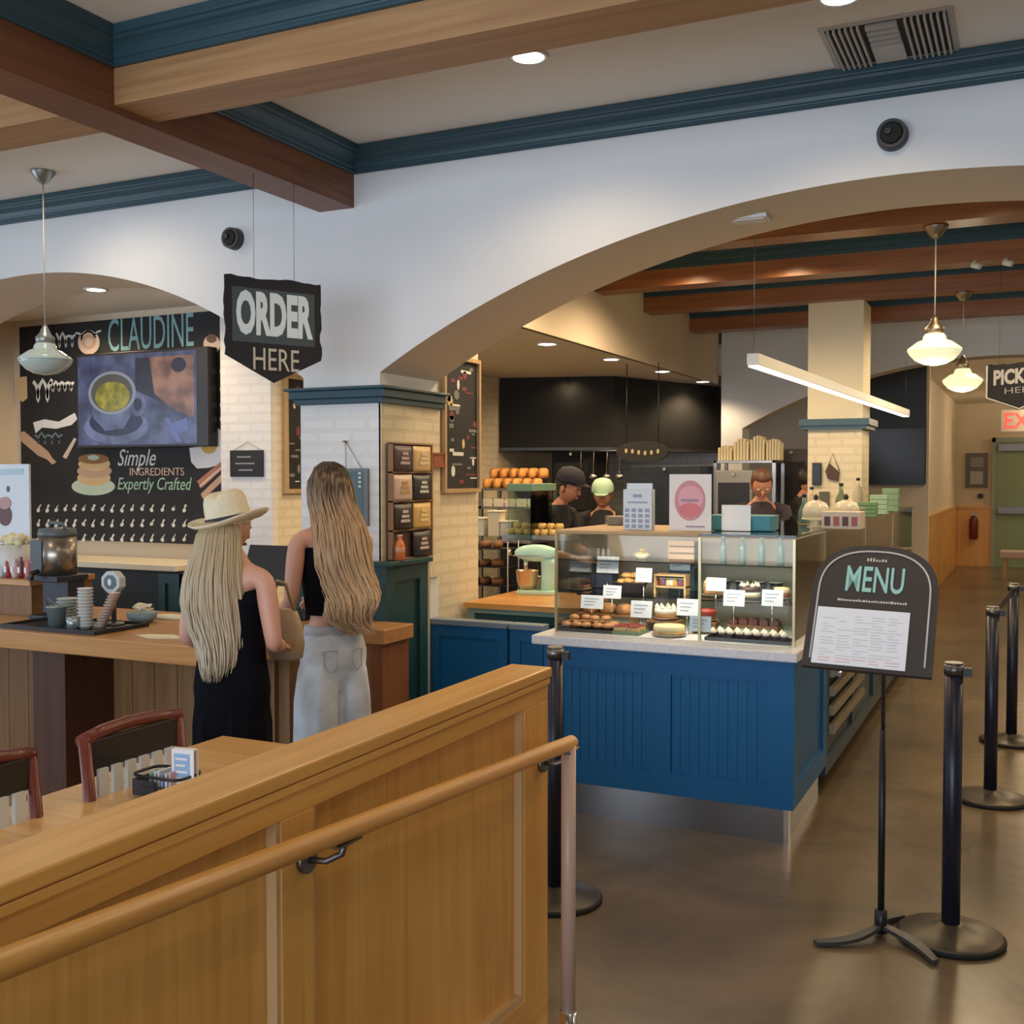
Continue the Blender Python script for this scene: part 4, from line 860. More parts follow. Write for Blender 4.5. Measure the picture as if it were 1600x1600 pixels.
t = thing('corridor_bench', 'pale pink bench in front of the green door', 'bench', (a.x+.5, 19.2, 0))
part('seat', MB().box(a.x, 19, .34, a.x+1.1, 19.4, .46), mat('bench_pink', (.55, .42, .36), .6), t, world=True, bv=.02)
for x in (a.x+.08, a.x+1.0): part('leg', MB().box(x-.03, 19.05, 0, x+.03, 19.35, .34), M_FRAMEW['z'], t, world=True)
# black screens seen through the far arch
a = at(1346, 640, 'y', 12.98); b = at(1448, 756, 'y', 12.98)
t = thing('menu_screen', 'large black wall screen seen through the far arch right of the column', 'screen', ((a.x+b.x)/2, 12.95, b.z))
part('panel', MB().box(-2.2, 12.93, b.z, b.x-.01, 12.995, 2.98), M_BLACK, t, world=True, bv=.004)
part('lower_panel', MB().box(-1.75, 12.91, b.z-.01, b.x-.02, 12.93, b.z+.62), mat('screen_black', (.004, .004, .005), .25), t, world=True)
# ================================================================== PEOPLE
def hand(mb, wr, d, side, curl=.5, s=1., m=0):
    # wr wrist point, d direction of the hand, side = towards the thumb
    d = V(d).normalized(); side = V(side); side = (side-d*side.dot(d)).normalized(); nrm = d.cross(side)
    pc = V(wr)+d*.045*s
    M = Matrix((( side.x, d.x, nrm.x, pc.x), (side.y, d.y, nrm.y, pc.y), (side.z, d.z, nrm.z, pc.z), (0, 0, 0, 1)))
    q = MB(); q.ball((0, 0, 0), .038*s, .052*s, .016*s, 14, 8); q.v = [M @ p for p in q.v]; mb.add(q.v, q.f, m, True)
    for k, (o, l) in enumerate(((.027, .066), (.009, .074), (-.009, .069), (-.026, .054))):
        b = V(wr)+d*.082*s+side*o*s; pts = [b-d*.02*s, b]; dd = d
        for j, f in enumerate((.45, .32, .23)):
            ang = curl*(.35+.35*j); dd = (dd*math.cos(ang)-nrm*math.sin(ang)).normalized(); pts.append(pts[-1]+dd*l*f*s)
        mb.tube(pts, [.009*s, .0088*s, .0082*s, .0074*s, .0055*s], 8, m)
    b = V(wr)+d*.02*s+side*.026*s; td = (d*.65+side*.75).normalized(); p2 = b+td*.035*s; p3 = p2+(d*.9+side*.25-nrm*.3*curl).normalized()*.03*s
    mb.tube([b, p2, p3, p3+(d-nrm*.5*curl).normalized()*.02*s], [.012*s, .0105*s, .009*s, .006*s], 8, m)
def head(mb, c, s=1., M=None, m=0, me_=1, ml=2):
    q = MB()
    def fn(p, r):
        x, y, z = r; k = 1-.22*max(0, -p.z)**1.5; x *= k
        if p.y > 0: y *= (.93+.05*math.cos(p.z*2))
        if p.z < -.2 and p.y < 0: y *= .72
        return V((x, y, z))
    q.ball((0, 0, 0), .073, .093, .116, 24, 18, 0, fn)
    q.ball((0, .088, -.018), .013, .02, .022, 10, 8, 0); q.ball((0, .098, -.03), .012, .012, .009, 10, 6, 0)
    q.ball((.074, -.005, -.01), .009, .02, .032, 10, 8, 0); q.ball((-.074, -.005, -.01), .009, .02, .032, 10, 8, 0)
    for s_ in (-1, 1): q.ball((s_*.029, .080, .008), .012, .008, .007, 10, 6, 1); q.ball((s_*.029, .0865, .008), .005, .004, .005, 8, 6, 2)
    q.ball((0, .083, -.062), .024, .009, .008, 12, 6, 3)
    if M: q.v = [M @ p for p in q.v]
    k = len(mb.v); mb.v += [V(c)+p*s for p in q.v]; mb.f += [tuple(i+k for i in f) for f in q.f]; mb.m += [{0: m, 1: 1, 2: 2, 3: 3}[x] for x in q.m]; mb.sm += q.sm
SK = lambda sk: [sk, mat('eye_white', (.75, .73, .7), .3), mat('iris_dark', (.03, .02, .015), .3), mat('lips', (.45, .16, .13), .5)]
def body(mb, J, H=1.7, spine=None):
    s = H/1.7
    sp = spine or [(0, 0, .96), (0, 0, 1.10), (0, .0, 1.25), (0, -.005, 1.38), (0, 0, 1.45), (0, .012, 1.53)]
    rr = [.098, .086, .095, .088, .055, .05]
    vs = [(V(p)*s, r*s) for p, r in zip(sp, rr)]; ed = [(i, i+1) for i in range(5)]
    ch = V(sp[3])
    def chain(root, pts):
        k = root
        for p, r in pts: vs.append((V(p)*s, r*s)); ed.append((k, len(vs)-1)); k = len(vs)-1
    for sd in (-1, 1):
        S, E_, W_ = J['L' if sd < 0 else 'R']
        S, E_, W_ = V(S), V(E_), V(W_)
        chain(3, [(S, .046), (S.lerp(E_, .5), .042), (E_, .034), (E_.lerp(W_, .4), .034), (W_, .024), (W_+(W_-E_).normalized()*.03, .022)])
        chain(0, [((sd*.068, 0, .90), .074), ((sd*.072, .008, .70), .06), ((sd*.074, .008, .50), .048), ((sd*.074, -.01, .34), .044), ((sd*.074, -.015, .10), .032), ((sd*.078, .03, .045), .032), ((sd*.084, .11, .035), .028), ((sd*.086, .155, .03), .021)])
    mb.merge(skinmesh(vs, ed, 0, 2))
def hair(n, rings, a0, a1, seed, wave=.0, r=.0075, jit=.02, freq=9, endj=.14, inner=True, clump=.0):
    mb = MB(); rd = random.Random(seed)
    def R(t):
        x = t*(len(rings)-1); i = min(int(x), len(rings)-2); f = x-i; A, B = rings[i], rings[i+1]
        return [A[k]+(B[k]-A[k])*f for k in range(5)]
    for i in range(n):
        a = math.radians(a0+(a1-a0)*(i+rd.random())/n); K = 18; tend = 1-rd.random()**1.6*endj*2; ph = rd.random()*7; q = 1+rd.uniform(-jit, jit)*2.2; pts = []; rs = []
        av = rd.uniform(-.10, .10)
        for k in range(K+1):
            t = tend*k/K; z, cx, cy, rx, ry = R(t); aa = a+av*t*t
            wv = wave*t*(math.sin(freq*t*2+ph)); pts.append((cx+rx*q*math.cos(aa)+wv*math.cos(ph), cy+ry*q*math.sin(aa)+wv*math.sin(ph), z))
            rs.append(r*(.55 if k == 0 else 1)*(1-.75*max(0, (k/K-.72)/.28)))
        mb.tube(pts, rs, 5)
    if inner:
        RR = [R(k/24*.80) for k in range(25)]; N = 24; vs = []
        for z, cx, cy, rx, ry in RR:
            for i in range(N+1): a = math.radians(a0+(a1-a0)*i/N); vs.append((cx+rx*.95*math.cos(a), cy+ry*.95*math.sin(a), z))
        mb.add(vs, [(j*(N+1)+i, j*(N+1)+i+1, (j+1)*(N+1)+i+1, (j+1)*(N+1)+i) for j in range(24) for i in range(N)], 0, True)
    return mb
def hairmat(name, roots, mid, tips, z0, z1):
    m = bpy.data.materials.new(name); m.use_nodes = True; nt = m.node_tree; b = nt.nodes['Principled BSDF']; L = nt.links.new
    tc = nt.nodes.new('ShaderNodeTexCoord'); sp = nt.nodes.new('ShaderNodeSeparateXYZ'); mr = nt.nodes.new('ShaderNodeMapRange'); mr.inputs[1].default_value = z0; mr.inputs[2].default_value = z1
    n = nt.nodes.new('ShaderNodeTexNoise'); mp = nt.nodes.new('ShaderNodeMapping'); mp.inputs['Scale'].default_value = (38, 38, 2.2); n.inputs['Scale'].default_value = 1.6; n.inputs['Detail'].default_value = 3
    ad = nt.nodes.new('ShaderNodeMath'); ad.operation = 'MULTIPLY_ADD'; ad.inputs[1].default_value = .7; sb = nt.nodes.new('ShaderNodeMath'); sb.operation = 'SUBTRACT'; sb.inputs[1].default_value = .34
    r = nt.nodes.new('ShaderNodeValToRGB'); e = r.color_ramp.elements; e[0].color = (*tips, 1); e[1].color = (*roots, 1); e[0].position = .1; e[1].position = .92
    k = r.color_ramp.elements.new(.62); k.color = (*mid, 1)
    L(tc.outputs['Object'], sp.inputs[0]); L(sp.outputs[2], mr.inputs[0]); L(tc.outputs['Object'], mp.inputs[0]); L(mp.outputs[0], n.inputs['Vector'])
    L(n.outputs['Fac'], ad.inputs[0]); L(mr.outputs[0], ad.inputs[2]); L(ad.outputs[0], sb.inputs[0]); L(sb.outputs[0], r.inputs[0]); L(r.outputs[0], b.inputs['Base Color']); b.inputs['Roughness'].default_value = .45
    return m
def fuse(o, vox=.009, it=12):
    r = o.modifiers.new('fuse', 'REMESH'); r.mode = 'VOXEL'; r.voxel_size = vox; r.use_smooth_shade = True
    s_ = o.modifiers.new('smooth', 'SMOOTH'); s_.iterations = it; s_.factor = .5; return o
# ---------------- woman with the hat
q = at(362, 1000, 'y', 3.16); s = 1.56/1.7
P1 = thing('person', 'woman in a cream hat and long black outfit with straight blond hair, seen from behind', 'person', (q.x, q.y, 0), math.radians(3))
mb = MB()
body(mb, {'L': ((-.165, 0, 1.395), (-.215, -.02, 1.14), (-.20, .19, 1.06)), 'R': ((.165, -.005, 1.40), (.225, -.03, 1.14), (.12, .17, 1.10))}, 1.56)
for sd in (-1, 1):
    e_ = V((sd*.22, -.025, 1.14))*s; w_ = V((.12, .17, 1.10) if sd > 0 else (-.2, .19, 1.06))*s; e_ = V((sd*.222, -.03, 1.14))*s; hand(mb, w_+(w_-e_).normalized()*.02, w_-e_, (-sd, 0, .3), .7, s)
Mh = Matrix.Rotation(math.radians(-16), 4, 'Z') @ Matrix.Rotation(math.radians(-12), 4, 'X')
head(mb, V((-.03, .03, 1.60))*s, s, Mh)
part('body', mb, SK(M_SKIN), P1)
BLK = mat('black_cloth', (.006, .006, .009), .95, bump=.3, nscale=30, spec=.08)
mb = MB()
fold = lambda a, z, j: 1+.055*math.sin(9*a+z*2.2)+.025*math.sin(17*a)
for sd in (-1, 1):
    mb.loft([(sd*.080*s, -.0, .02, .088, .12), (sd*.078*s, 0, .25, .083, .11), (sd*.076*s, 0, .5, .080, .105), (sd*.072*s, 0, .74, .080, .105), (sd*.06*s, 0, .86, .075, .10)], 36, 0, fold)
mb.loft([(0, 0, .70, .125, .100), (0, 0, .80, .146, .115), (0, 0, .88, .150, .118), (0, 0, .98, .134, .106), (0, 0, 1.05, .130, .102), (0, 0, 1.15, .140, .108), (0, 0, 1.20, .140, .105)], 40, 0, lambda a, z, j: 1+.012*math.sin(7*a+z*6))
mb.loft([(0, 0, 1.195, .150, .108), (0, .015, 1.24, .12, .09), (0, .03, 1.27, .08, .07)], 40)
for sd in (-1, 1): mb.tube([(sd*.075, .085, 1.20), (sd*.065, .06, 1.28), (sd*.05, .01, 1.315), (sd*.045, -.04, 1.29), (sd*.05, -.085, 1.20)], .012, 8)
fuse(part('black_outfit', mb, BLK, P1), .008, 6)
hm1 = hairmat('ash_blond_hair', (.44, .34, .20), (.46, .37, .24), (.54, .47, .36), .88, 1.5)
HB = [(1.49, -.03, .01, .05, .06), (1.44, -.03, .0, .080, .098), (1.36, -.03, -.015, .092, .105), (1.28, -.03, -.03, .108, .114), (1.18, -.028, -.035, .118, .118), (1.10, -.018, -.035, .105, .115), (1.03, -.005, -.04, .084, .105), (.97, .003, -.045, .066, .095), (.91, .008, -.05, .04, .08)]
part('hair', hair(620, HB, -205, -8, 3, .016, .0046, .05, 5, .26), hm1, P1, 'long straight ash blond hair')
hat = thing('sun_hat', 'cream fedora with a dark band on the head of the blond woman', 'hat', (q.x-.03, q.y+.032, 1.475), math.radians(0))
hat.rotation_euler = (math.radians(7), math.radians(-9), math.radians(0))
HT = mat('straw_cream', (.74, .66, .48), .8, noise=.06, nscale=90, bump=.25)
def brimz(x, y, r): return .028*((abs(x)/.165)**2.2)*(1 if r > .09 else .3)
mb = MB(); N = 48; prof = [(.078, 0), (.10, -.003), (.12, -.002), (.138, .004), (.150, .012), (.148, .016), (.136, .009), (.12, .003), (.10, .003), (.078, .006)]
vs = []
for r_, z in prof:
    for i in range(N): a = 2*PI*i/N; x, y = r_*math.cos(a), r_*1.02*math.sin(a); vs.append((x, y, z+brimz(x, y, r_)))
mb.add(vs, [(j*N+i, j*N+(i+1) % N, (j+1)*N+(i+1) % N, (j+1)*N+i) for j in range(len(prof)-1) for i in range(N)], 0, True)
part('brim', mb, HT, hat)
mb = MB(); vs = []; prof = [(.083, -.004), (.083, .02), (.081, .06), (.078, .09), (.070, .112), (.048, .126), (.02, .124), (.002, .12)]
for r_, z in prof:
    for i in range(N):
        a = 2*PI*i/N; x, y = r_*math.cos(a)*.95, r_*math.sin(a)*1.12
        dent = -.022*math.exp(-(x/.022)**2)*(1 if z > .07 else 0); pinch = 1-.12*max(0, math.sin(a))*(1 if z > .04 else 0)
        vs.append((x*pinch, y, z+dent))
mb.add(vs, [(j*N+i, j*N+(i+1) % N, (j+1)*N+(i+1) % N, (j+1)*N+i) for j in range(len(prof)-1) for i in range(N)]+[tuple(range((len(prof)-1)*N, len(prof)*N))], 0, True)
part('crown', mb, HT, hat)
part('hat_band', MB().lathe([(.0845, .004), (.0858, .006), (.085, .030), (.082, .032)], n=48, sx=.955, sy=1.125), mat('charcoal_band', (.03, .03, .035), .8), hat, 'charcoal hat band')
# ---------------- woman with long wavy hair
q = at(520, 1000, 'y', 3.95); RZ = 60
P2 = thing('person', 'woman in a black crop top and pale wide jeans with long wavy hair', 'person', (q.x, q.y, 0), math.radians(RZ))
mb = MB()
body(mb, {'L': ((-.165, 0, 1.40), (-.205, -.02, 1.13), (-.15, .20, 1.065)), 'R': ((.165, 0, 1.40), (.17, .08, 1.13), (.10, .26, 1.10))}, 1.68)
s = 1.68/1.7
for sd in (-1, 1):
    e_ = V((-.205, -.02, 1.13) if sd < 0 else (.17, .08, 1.13))*s; w_ = V((-.15, .20, 1.065) if sd < 0 else (.10, .26, 1.10))*s; hand(mb, w_+(w_-e_).normalized()*.02, w_-e_, (-sd, 0, .4), .9, s)
head(mb, V((0, .035, 1.605))*s, s, Matrix.Rotation(math.radians(12), 4, 'Z') @ Matrix.Rotation(math.radians(-14), 4, 'X'))
part('body', mb, SK(M_SKIN), P2)
mb = MB(); mb.loft([(0, .0, 1.05, .118, .092), (0, 0, 1.08, .122, .098), (0, 0, 1.18, .135, .108), (0, .005, 1.27, .145, .115), (0, 0, 1.34, .135, .10), (0, 0, 1.36, .12, .085)], 40, 0, lambda a, z, j: 1+.01*math.sin(8*a+z*9))
for sd in (-1, 1): mb.tube([(sd*.085, .075, 1.34), (sd*.08, .04, 1.41), (sd*.085, -.03, 1.42), (sd*.085, -.075, 1.34)], .016, 8)
part('crop_top', mb, BLK, P2)
JN = mat('pale_denim', (.58, .62, .67), .85, noise=.28, nscale=7, bump=.3)
mb = MB()
fold2 = lambda a, z, j: 1+.05*math.sin(7*a+z*3.5)+.025*math.sin(15*a-z*9)+(.02*math.sin(z*38) if z < .5 else 0)
for sd in (-1, 1):
    mb.loft([(sd*.092, .0, .015, .104, .14), (sd*.090, 0, .2, .100, .128), (sd*.084, 0, .45, .095, .118), (sd*.078, 0, .68, .090, .116), (sd*.070, 0, .80, .080, .112), (sd*.066, 0, .86, .066, .10)], 36, 0, fold2)
mb.loft([(0, .0, .72, .09, .08), (0, -.0, .78, .135, .108), (0, -.003, .84, .150, .122), (0, -.006, .89, .150, .122), (0, 0, .95, .136, .108), (0, 0, .985, .126, .10), (0, 0, 1.0, .124, .098)], 40, 0, lambda a, z, j: 1+.015*math.sin(9*a+z*14))
jo = fuse(part('jeans', mb, JN, P2, 'pale washed wide-leg jeans'), .008, 14)
mb = MB()
for sd in (-1, 1): mb.tube([(sd*.035, -.124, .90), (sd*.065, -.116, .905), (sd*.092, -.101, .90), (sd*.088, -.106, .83), (sd*.062, -.117, .81), (sd*.04, -.123, .83), (sd*.035, -.124, .90)], .002, 5)
mb.lathe([(.131, .962), (.1325, .965), (.127, 1.0), (.125, 1.002)], n=40, sy=.79)
part('pockets_and_waistband', mb, mat('denim_seam', (.46, .49, .53), .85), jo)
hm2 = hairmat('balayage_hair', (.045, .024, .012), (.48, .30, .16), (.74, .54, .34), 1.02, 1.74)
HB2 = [(1.715, 0, .03, .02, .02), (1.69, 0, .025, .052, .066), (1.62, 0, .015, .077, .096), (1.52, .003, -.005, .082, .102), (1.42, .012, -.035, .098, .104), (1.30, .025, -.062, .106, .102), (1.18, .036, -.082, .106, .098), (1.10, .04, -.096, .098, .09), (1.03, .04, -.108, .08, .076), (.97, .06, -.125, .055, .06)]
part('hair', hair(640, HB2, -212, 20, 11, .03, .005, .085, 10, .16), hm2, P2, 'long wavy hair, dark at the roots and blond at the tips')
# ---------------- tote bag
g = at(446, 1031, 'y', 3.42)
bg = thing('tote_bag', 'soft beige shoulder bag hanging from the arm of the blond woman', 'bag', (g.x, g.y, g.z))
mb = MB(); mb.loft([(0, 0, 0, .055, .03), (0, 0, .015, .075, .045), (0, 0, .07, .084, .055), (0, 0, .14, .074, .05), (0, 0, .19, .055, .03), (0, 0, .2, .045, .02)], 32, 0, lambda a, z, j: 1+.03*math.sin(5*a+z*20)+.02*math.sin(11*a))
part('pouch', mb, mat('beige_leather', (.42, .31, .19), .6, noise=.1, nscale=12, bump=.2), bg)
part('strap', MB().tube([(-.045, 0, .19), (-.05, -.01, .25), (-.02, -.02, .31), (.02, -.02, .30), (.045, 0, .19)], .008, 8), mat('beige_leather', (.42, .31, .19), .6), bg)
# ---------------- staff behind the counters
def staff(label, px, Y, H, rz, shirt, cap, hairc, lean=0, cup=None, arms=None, skin=M_SKIN2, nod=-16):
    q = at(px, 800, 'y', Y); t = thing('person', label, 'person', (q.x, q.y, 0), math.radians(rz)); s = H/1.7
    A = arms or {'L': ((-.17, .0, 1.40), (-.23, .06, 1.15), (-.12, .28, 1.10)), 'R': ((.17, 0, 1.40), (.23, .06, 1.15), (.12, .28, 1.10))}
    sp = [(0, 0, .96), (0, .01+lean*.2, 1.10), (0, .02+lean*.5, 1.25), (0, .02+lean*.85, 1.38), (0, .03+lean, 1.45), (0, .05+lean*1.15, 1.53)]
    off = V((0, .02+lean*.85, 0)); A = {k: (V(v[0])+off, V(v[1])+off*.9, V(v[2])+off*.8) for k, v in A.items()}
    mb = MB(); body(mb, A, H, sp)
    for sd, k in ((-1, 'L'), (1, 'R')): e_, w_ = A[k][1]*s, A[k][2]*s; hand(mb, w_+(w_-e_).normalized()*.02, w_-e_, (-sd, 0, .3), .8, s)
    hc = V((0, .07+lean*1.25, 1.60))*s; M = Matrix.Rotation(math.radians(nod), 4, 'X'); head(mb, hc, s, M); part('body', mb, SK(skin), t)
    c = mat(*shirt); mb = MB()
    mb.loft([(0, 0, .88*s, .165*s, .125*s), (0, .0, .98*s, .155*s, .12*s), (0, (.01+lean*.2)*s, 1.1*s, .145*s, .115*s), (0, (.02+lean*.5)*s, 1.25*s, .165*s, .125*s), (0, (.02+lean*.8)*s, 1.37*s, .17*s, .11*s), (0, (.02+lean*.95)*s, 1.44*s, .10*s, .075*s), (0, (.03+lean)*s, 1.47*s, .065*s, .06*s)], 32)
    for k in 'LR': S, E_ = A[k][0]*s, A[k][1]*s; mb.tube([S-(S-V((0, S.y, S.z)))*.35, S, S.lerp(E_, .5), S.lerp(E_, .85)], [.07*s, .066*s, .058*s, .055*s], 12)
    part('shirt', mb, c, t)
    mb = MB()
    for sd in (-1, 1): mb.loft([(sd*.1*s, 0, .05, .07, .075), (sd*.1*s, 0, .5*s, .075*s, .08*s), (sd*.085*s, 0, .9*s, .095*s, .11*s)], 20)
    part('trousers', mb, M_BLACKM, t)
    mb = MB(); q_ = MB(); q_.ball((0, -.012, .018), .083, .1, .108, 20, 12, 0, lambda p, r: V((r.x, r.y, r.z if p.z > -.6 else r.z*.8)) if not (p.y > .35 and p.z < .45) else V((r.x*.8, r.y*.72, r.z))); q_.v = [M @ p for p in q_.v]; mb.add([hc+p*s for p in q_.v], q_.f, 0, True); part('hair', mb, hairc, t)
    if cap:
        mb = MB(); q_ = MB(); q_.lathe([(.094, .03), (.097, .05), (.09, .09), (.07, .125), (.03, .142), (.0, .145)], (0, 0, 0), 24, sy=1.15)
        q_.prism([(-.06, 0), (-.055, .05), (-.03, .078), (.03, .078), (.055, .05), (.06, 0)], frame((0, .085, .036), (1, 0, 0), (0, 1, 0), (0, 0, 1)), 0, .008)
        q_.v = [M @ p for p in q_.v]; mb.add([hc+p*s for p in q_.v], q_.f, 0, False); mb.sm = [True]*len(mb.sm); part('cap', mb, mat(*cap), t)
    return t
DH = mat('dark_hair', (.02, .012, .008), .5)
staff('worker in a dark cap and black shirt leaning over the wooden prep table', 840, 7.12, 1.68, -100, ('shirt_black', (.012, .012, .014), .8), ('cap_black', (.014, .012, .022), .8), DH, .16)
staff('worker in a pale green cap and black shirt beside the dark kitchen equipment', 944, 8.3, 1.60, -165, ('shirt_black', (.012, .012, .014), .8), ('cap_green', (.42, .60, .42), .7), DH, .04)
staff('bare-headed worker with brown hair looking down behind the white card', 1186, 8.35, 1.69, -160, ('shirt_dark', (.03, .02, .03), .8), None, mat('brown_hair', (.10, .04, .02), .5), .06, nod=-34)
staff('dark-haired worker in black left of the cream column', 1240, 9.4, 1.72, -70, ('shirt_black', (.012, .012, .014), .8), None, DH, .05)
# ================================================================== THINGS ON COUNTERS
def cup_lathe(r0, r1, h, t=.003): return [(r0, 0), (r1, h), (r1-t, h), (r0-t, t), (0, t)]
# niche back counter below the painted menu
a = at(120, 868, 'y', 5.55); b = at(300, 868, 'y', 5.55)
nb = thing('back_counter', 'cream-topped back counter with dark teal doors below the painted wall menu', 'counter', (-6, 5.75, 0))
part('top', MB().box(-7.15, 5.5, 1.02, -5.12, 5.96, 1.06), M_CREAM, nb, world=True, bv=.004)
part('cabinet', MB().box(-7.15, 5.56, 0, -5.12, 5.96, 1.02), mat('niche_cabinet_dark', (.02, .025, .028), .6), nb, world=True)  # cabinet body in a dark colour of its own
p = at(247, 900, 'y', 5.54).x
mb = MB(); shaker(mb, FY((0, 5.56, 0)), p, p+.45, .1, 1.0, .02, .06, 1, False); part('door', mb, M_GREENCAB, nb, 'dark teal door', world=True)
mb = MB(); shaker(mb, FY((0, 5.56, 0)), p+.46, -5.12, .1, 1.0, .02, .06, 1, False); part('door', mb, M_GREENCAB, nb, 'dark teal door', world=True)
# retail shelf at the far left
def cw(px, row, y=None): return at(px, row, 'z', CZ)
a = at(50, 985, 'y', 3.95)
rs = thing('retail_shelf_unit', 'brown wooden retail box shelf on the counter at the left edge', 'shelf', (a.x-.3, 4.05, CZ))
zt = at(45, 906, 'y', 3.95).z
part('box', MB().box(a.x-.75, 3.95, CZ+.001, a.x, 4.35, zt-.03), M_BROWN['z'], rs, world=True)
part('top', MB().box(a.x-.76, 3.93, zt-.03, a.x+.012, 4.36, zt), wood('counter_top_wood', (.42, .19, .06), (.56, .30, .11), 'x', .3), rs, world=True, bv=.003)
cols = [((.62, .72, .74), 'pale blue'), ((.35, .05, .06), 'dark red'), ((.72, .55, .58), 'pink'), ((.16, .03, .05), 'maroon'), ((.62, .2, .16), 'red')]
for k, (c, n_) in enumerate(cols):
    px = 2+k*10.5; q = at(px, 904, 'y', 3.99); h = .10+.012*(k % 2)
    g = thing('gift_packet', '%s gift packet in the row on the retail box shelf' % n_, 'packet', (q.x, q.y, zt))
    mb = MB(); mb.loft([(q.x, q.y, zt+.001, .013, .012), (q.x, q.y, zt+.02, .0135, .016), (q.x, q.y, zt+h*.75, .013, .013), (q.x, q.y, zt+h*.9, .006, .005), (q.x, q.y, zt+h, .012, .006)], 14); part('bag', mb, mat('packet_'+n_.replace(' ', '_'), c, .4), g, world=True)
    mb = MB().box(q.x-.008, q.y-.019, zt+.03, q.x+.008, q.y-.0155, zt+.06); part('tag', mb, M_WHITE, g, world=True)
a0 = at(-40, 856, 'y', 4.25); a1 = at(45, 725, 'y', 4.25)
ps = thing('dessert_poster', 'white poster with a chocolate dessert standing at the left edge', 'poster', ((a0.x+a1.x)/2, 4.25, zt))
mb = MB().box(a0.x, 4.25, zt+.001, a1.x, 4.262, a1.z); part('sheet', mb, mat('poster_white', (.66, .72, .78), .5), ps, world=True)
Fp = FY((0, 4.25, 0)); P_ = lambda px, py: (lambda v: (v.x, v.z))(at(px, py, 'y', 4.25))
mb = MB(); mb.prism(ell(*P_(8, 805), .055, .06, 18), Fp, 0, .003, 0); mb.prism(ell(*P_(8, 786), .05, .035, 18), Fp, 0, .004, 1); mb.prism(ell(*P_(13, 764), .012, .018, 10), Fp, 0, .004, 2); mb.prism([P_(-20, 734), P_(36, 732), P_(36, 741), P_(-20, 743)], Fp, 0, .003, 3)
part('picture', mb, [mat('choc', (.10, .035, .03), .5), mat('choc_pink', (.45, .25, .24), .5), mat('choc_berry', (.1, .1, .1), .5), mat('poster_blue', (.42, .58, .66), .5)], ps, world=True)
q = at(24, 872, 'y', 4.05)
mb = MB(); rd = random.Random(8)
for k in range(60):
    a = rd.random()*2*PI; r_ = .075*math.sqrt(rd.random()); mb.ball((q.x+r_*math.cos(a), q.y+r_*.7*math.sin(a), q.z+.075+.03*rd.random()+.03*(1-r_/.075)), .014+.008*rd.random(), n=8, k=6)
g = thing('popcorn_tub', 'cream popcorn-like puffs in a tub in front of the dessert poster', 'snack', (q.x, q.y, zt))
part('puffs', mb, mat('popcorn', (.72, .66, .42), .8), g, world=True, kind='stuff')
part('tub', MB().lathe([(.055, zt+.002), (.07, zt+.06), (.078, q.z+.075), (.07, q.z+.07), (0, q.z+.06)], (q.x, q.y, 0)), mat('tub_pale', (.62, .60, .55), .6), g, world=True)
# coffee urn on a dark stand
q = cw(84, 962); q.y = 3.92; q = at(84, 962, 'y', 3.95); X, Y_ = q.x, 3.98
d = (V((X, Y_, CZ))-CAM).dot(_f); u_ = d/F
g = thing('coffee_urn', 'steel coffee dispenser on a tall black stand on the order counter', 'coffee dispenser', (X, Y_, CZ))
zs = at(84, 897, 'y', Y_).z; ztp = at(84, 822, 'y', Y_).z
part('stand', MB().box(X-.10, Y_-.10, CZ+.001, X+.10, Y_+.10, CZ+.02).box(X-.09, Y_-.02, CZ+.02, X+.09, Y_+.09, zs-.03).box(X-.105, Y_-.10, zs-.03, X+.105, Y_+.10, zs), mat('urn_navy', (.014, .018, .03), .4), g, world=True, bv=.004)
part('tank', MB().cyl((X, Y_, zs), (X, Y_, ztp-.05), .092, n=28), mat('urn_metal', (.34, .30, .25), .3, .9), g, world=True)
part('label_panel', MB().box(X-.085, Y_-.097, zs+.015, X-.005, Y_-.06, ztp-.07), mat('urn_panel', (.06, .075, .08), .4), g, 'dark front panel', world=True)
part('lid', MB().lathe([(.093, ztp-.05), (.096, ztp-.04), (.088, ztp-.012), (.03, ztp-.006), (.0, ztp-.004)], (X, Y_, 0)), mat('lid_grey', (.10, .12, .12), .4), g, world=True)
part('handle', MB().tube([(X-.02, Y_-.02, ztp-.01), (X-.01, Y_-.03, ztp+.02), (X+.07, Y_-.03, ztp+.015), (X+.08, Y_-.02, ztp-.02)], .009, 8), mat('lid_grey', (.10, .12, .12), .4), g, world=True)
part('tap', MB().cyl((X-.03, Y_-.10, zs+.02), (X-.03, Y_-.14, zs+.015), .012, n=10).cyl((X-.03, Y_-.135, zs+.02), (X-.03, Y_-.135, zs-.02), .009, n=10), M_BLACK, g, world=True)
# black tray and what stands on it
ty = fl.y+.22; tc_ = at(100, 982, 'z', CZ)
ta = at(30, 985, 'z', CZ); tb = at(185, 982, 'z', CZ)
yt0 = yf+.05; xa = at(28, 988, 'y', yt0+.1).x; xb = at(186, 982, 'y', yt0+.15).x
mb = MB().box(xa, yt0, CZ+.001, xb, yt0+.34, CZ+.008); mb.box(xa, yt0, CZ+.008, xb, yt0+.01, CZ+.02).box(xa, yt0+.33, CZ+.008, xb, yt0+.34, CZ+.02).box(xa, yt0+.01, CZ+.008, xa+.01, yt0+.33, CZ+.02).box(xb-.01, yt0+.01, CZ+.008, xb, yt0+.33, CZ+.02)
solo('condiment_tray', mb, M_BLACK, 'long black tray under the tins and cup stacks on the order counter', 'tray')
TZ0 = CZ+.0085
def on(px, row, yoff): q = at(px, row, 'y', yt0+yoff); return V((q.x, yt0+yoff, TZ0))
tin = mat('galvanised_tin', (.34, .42, .44), .35, .6)
q = on(89, 985, .09)
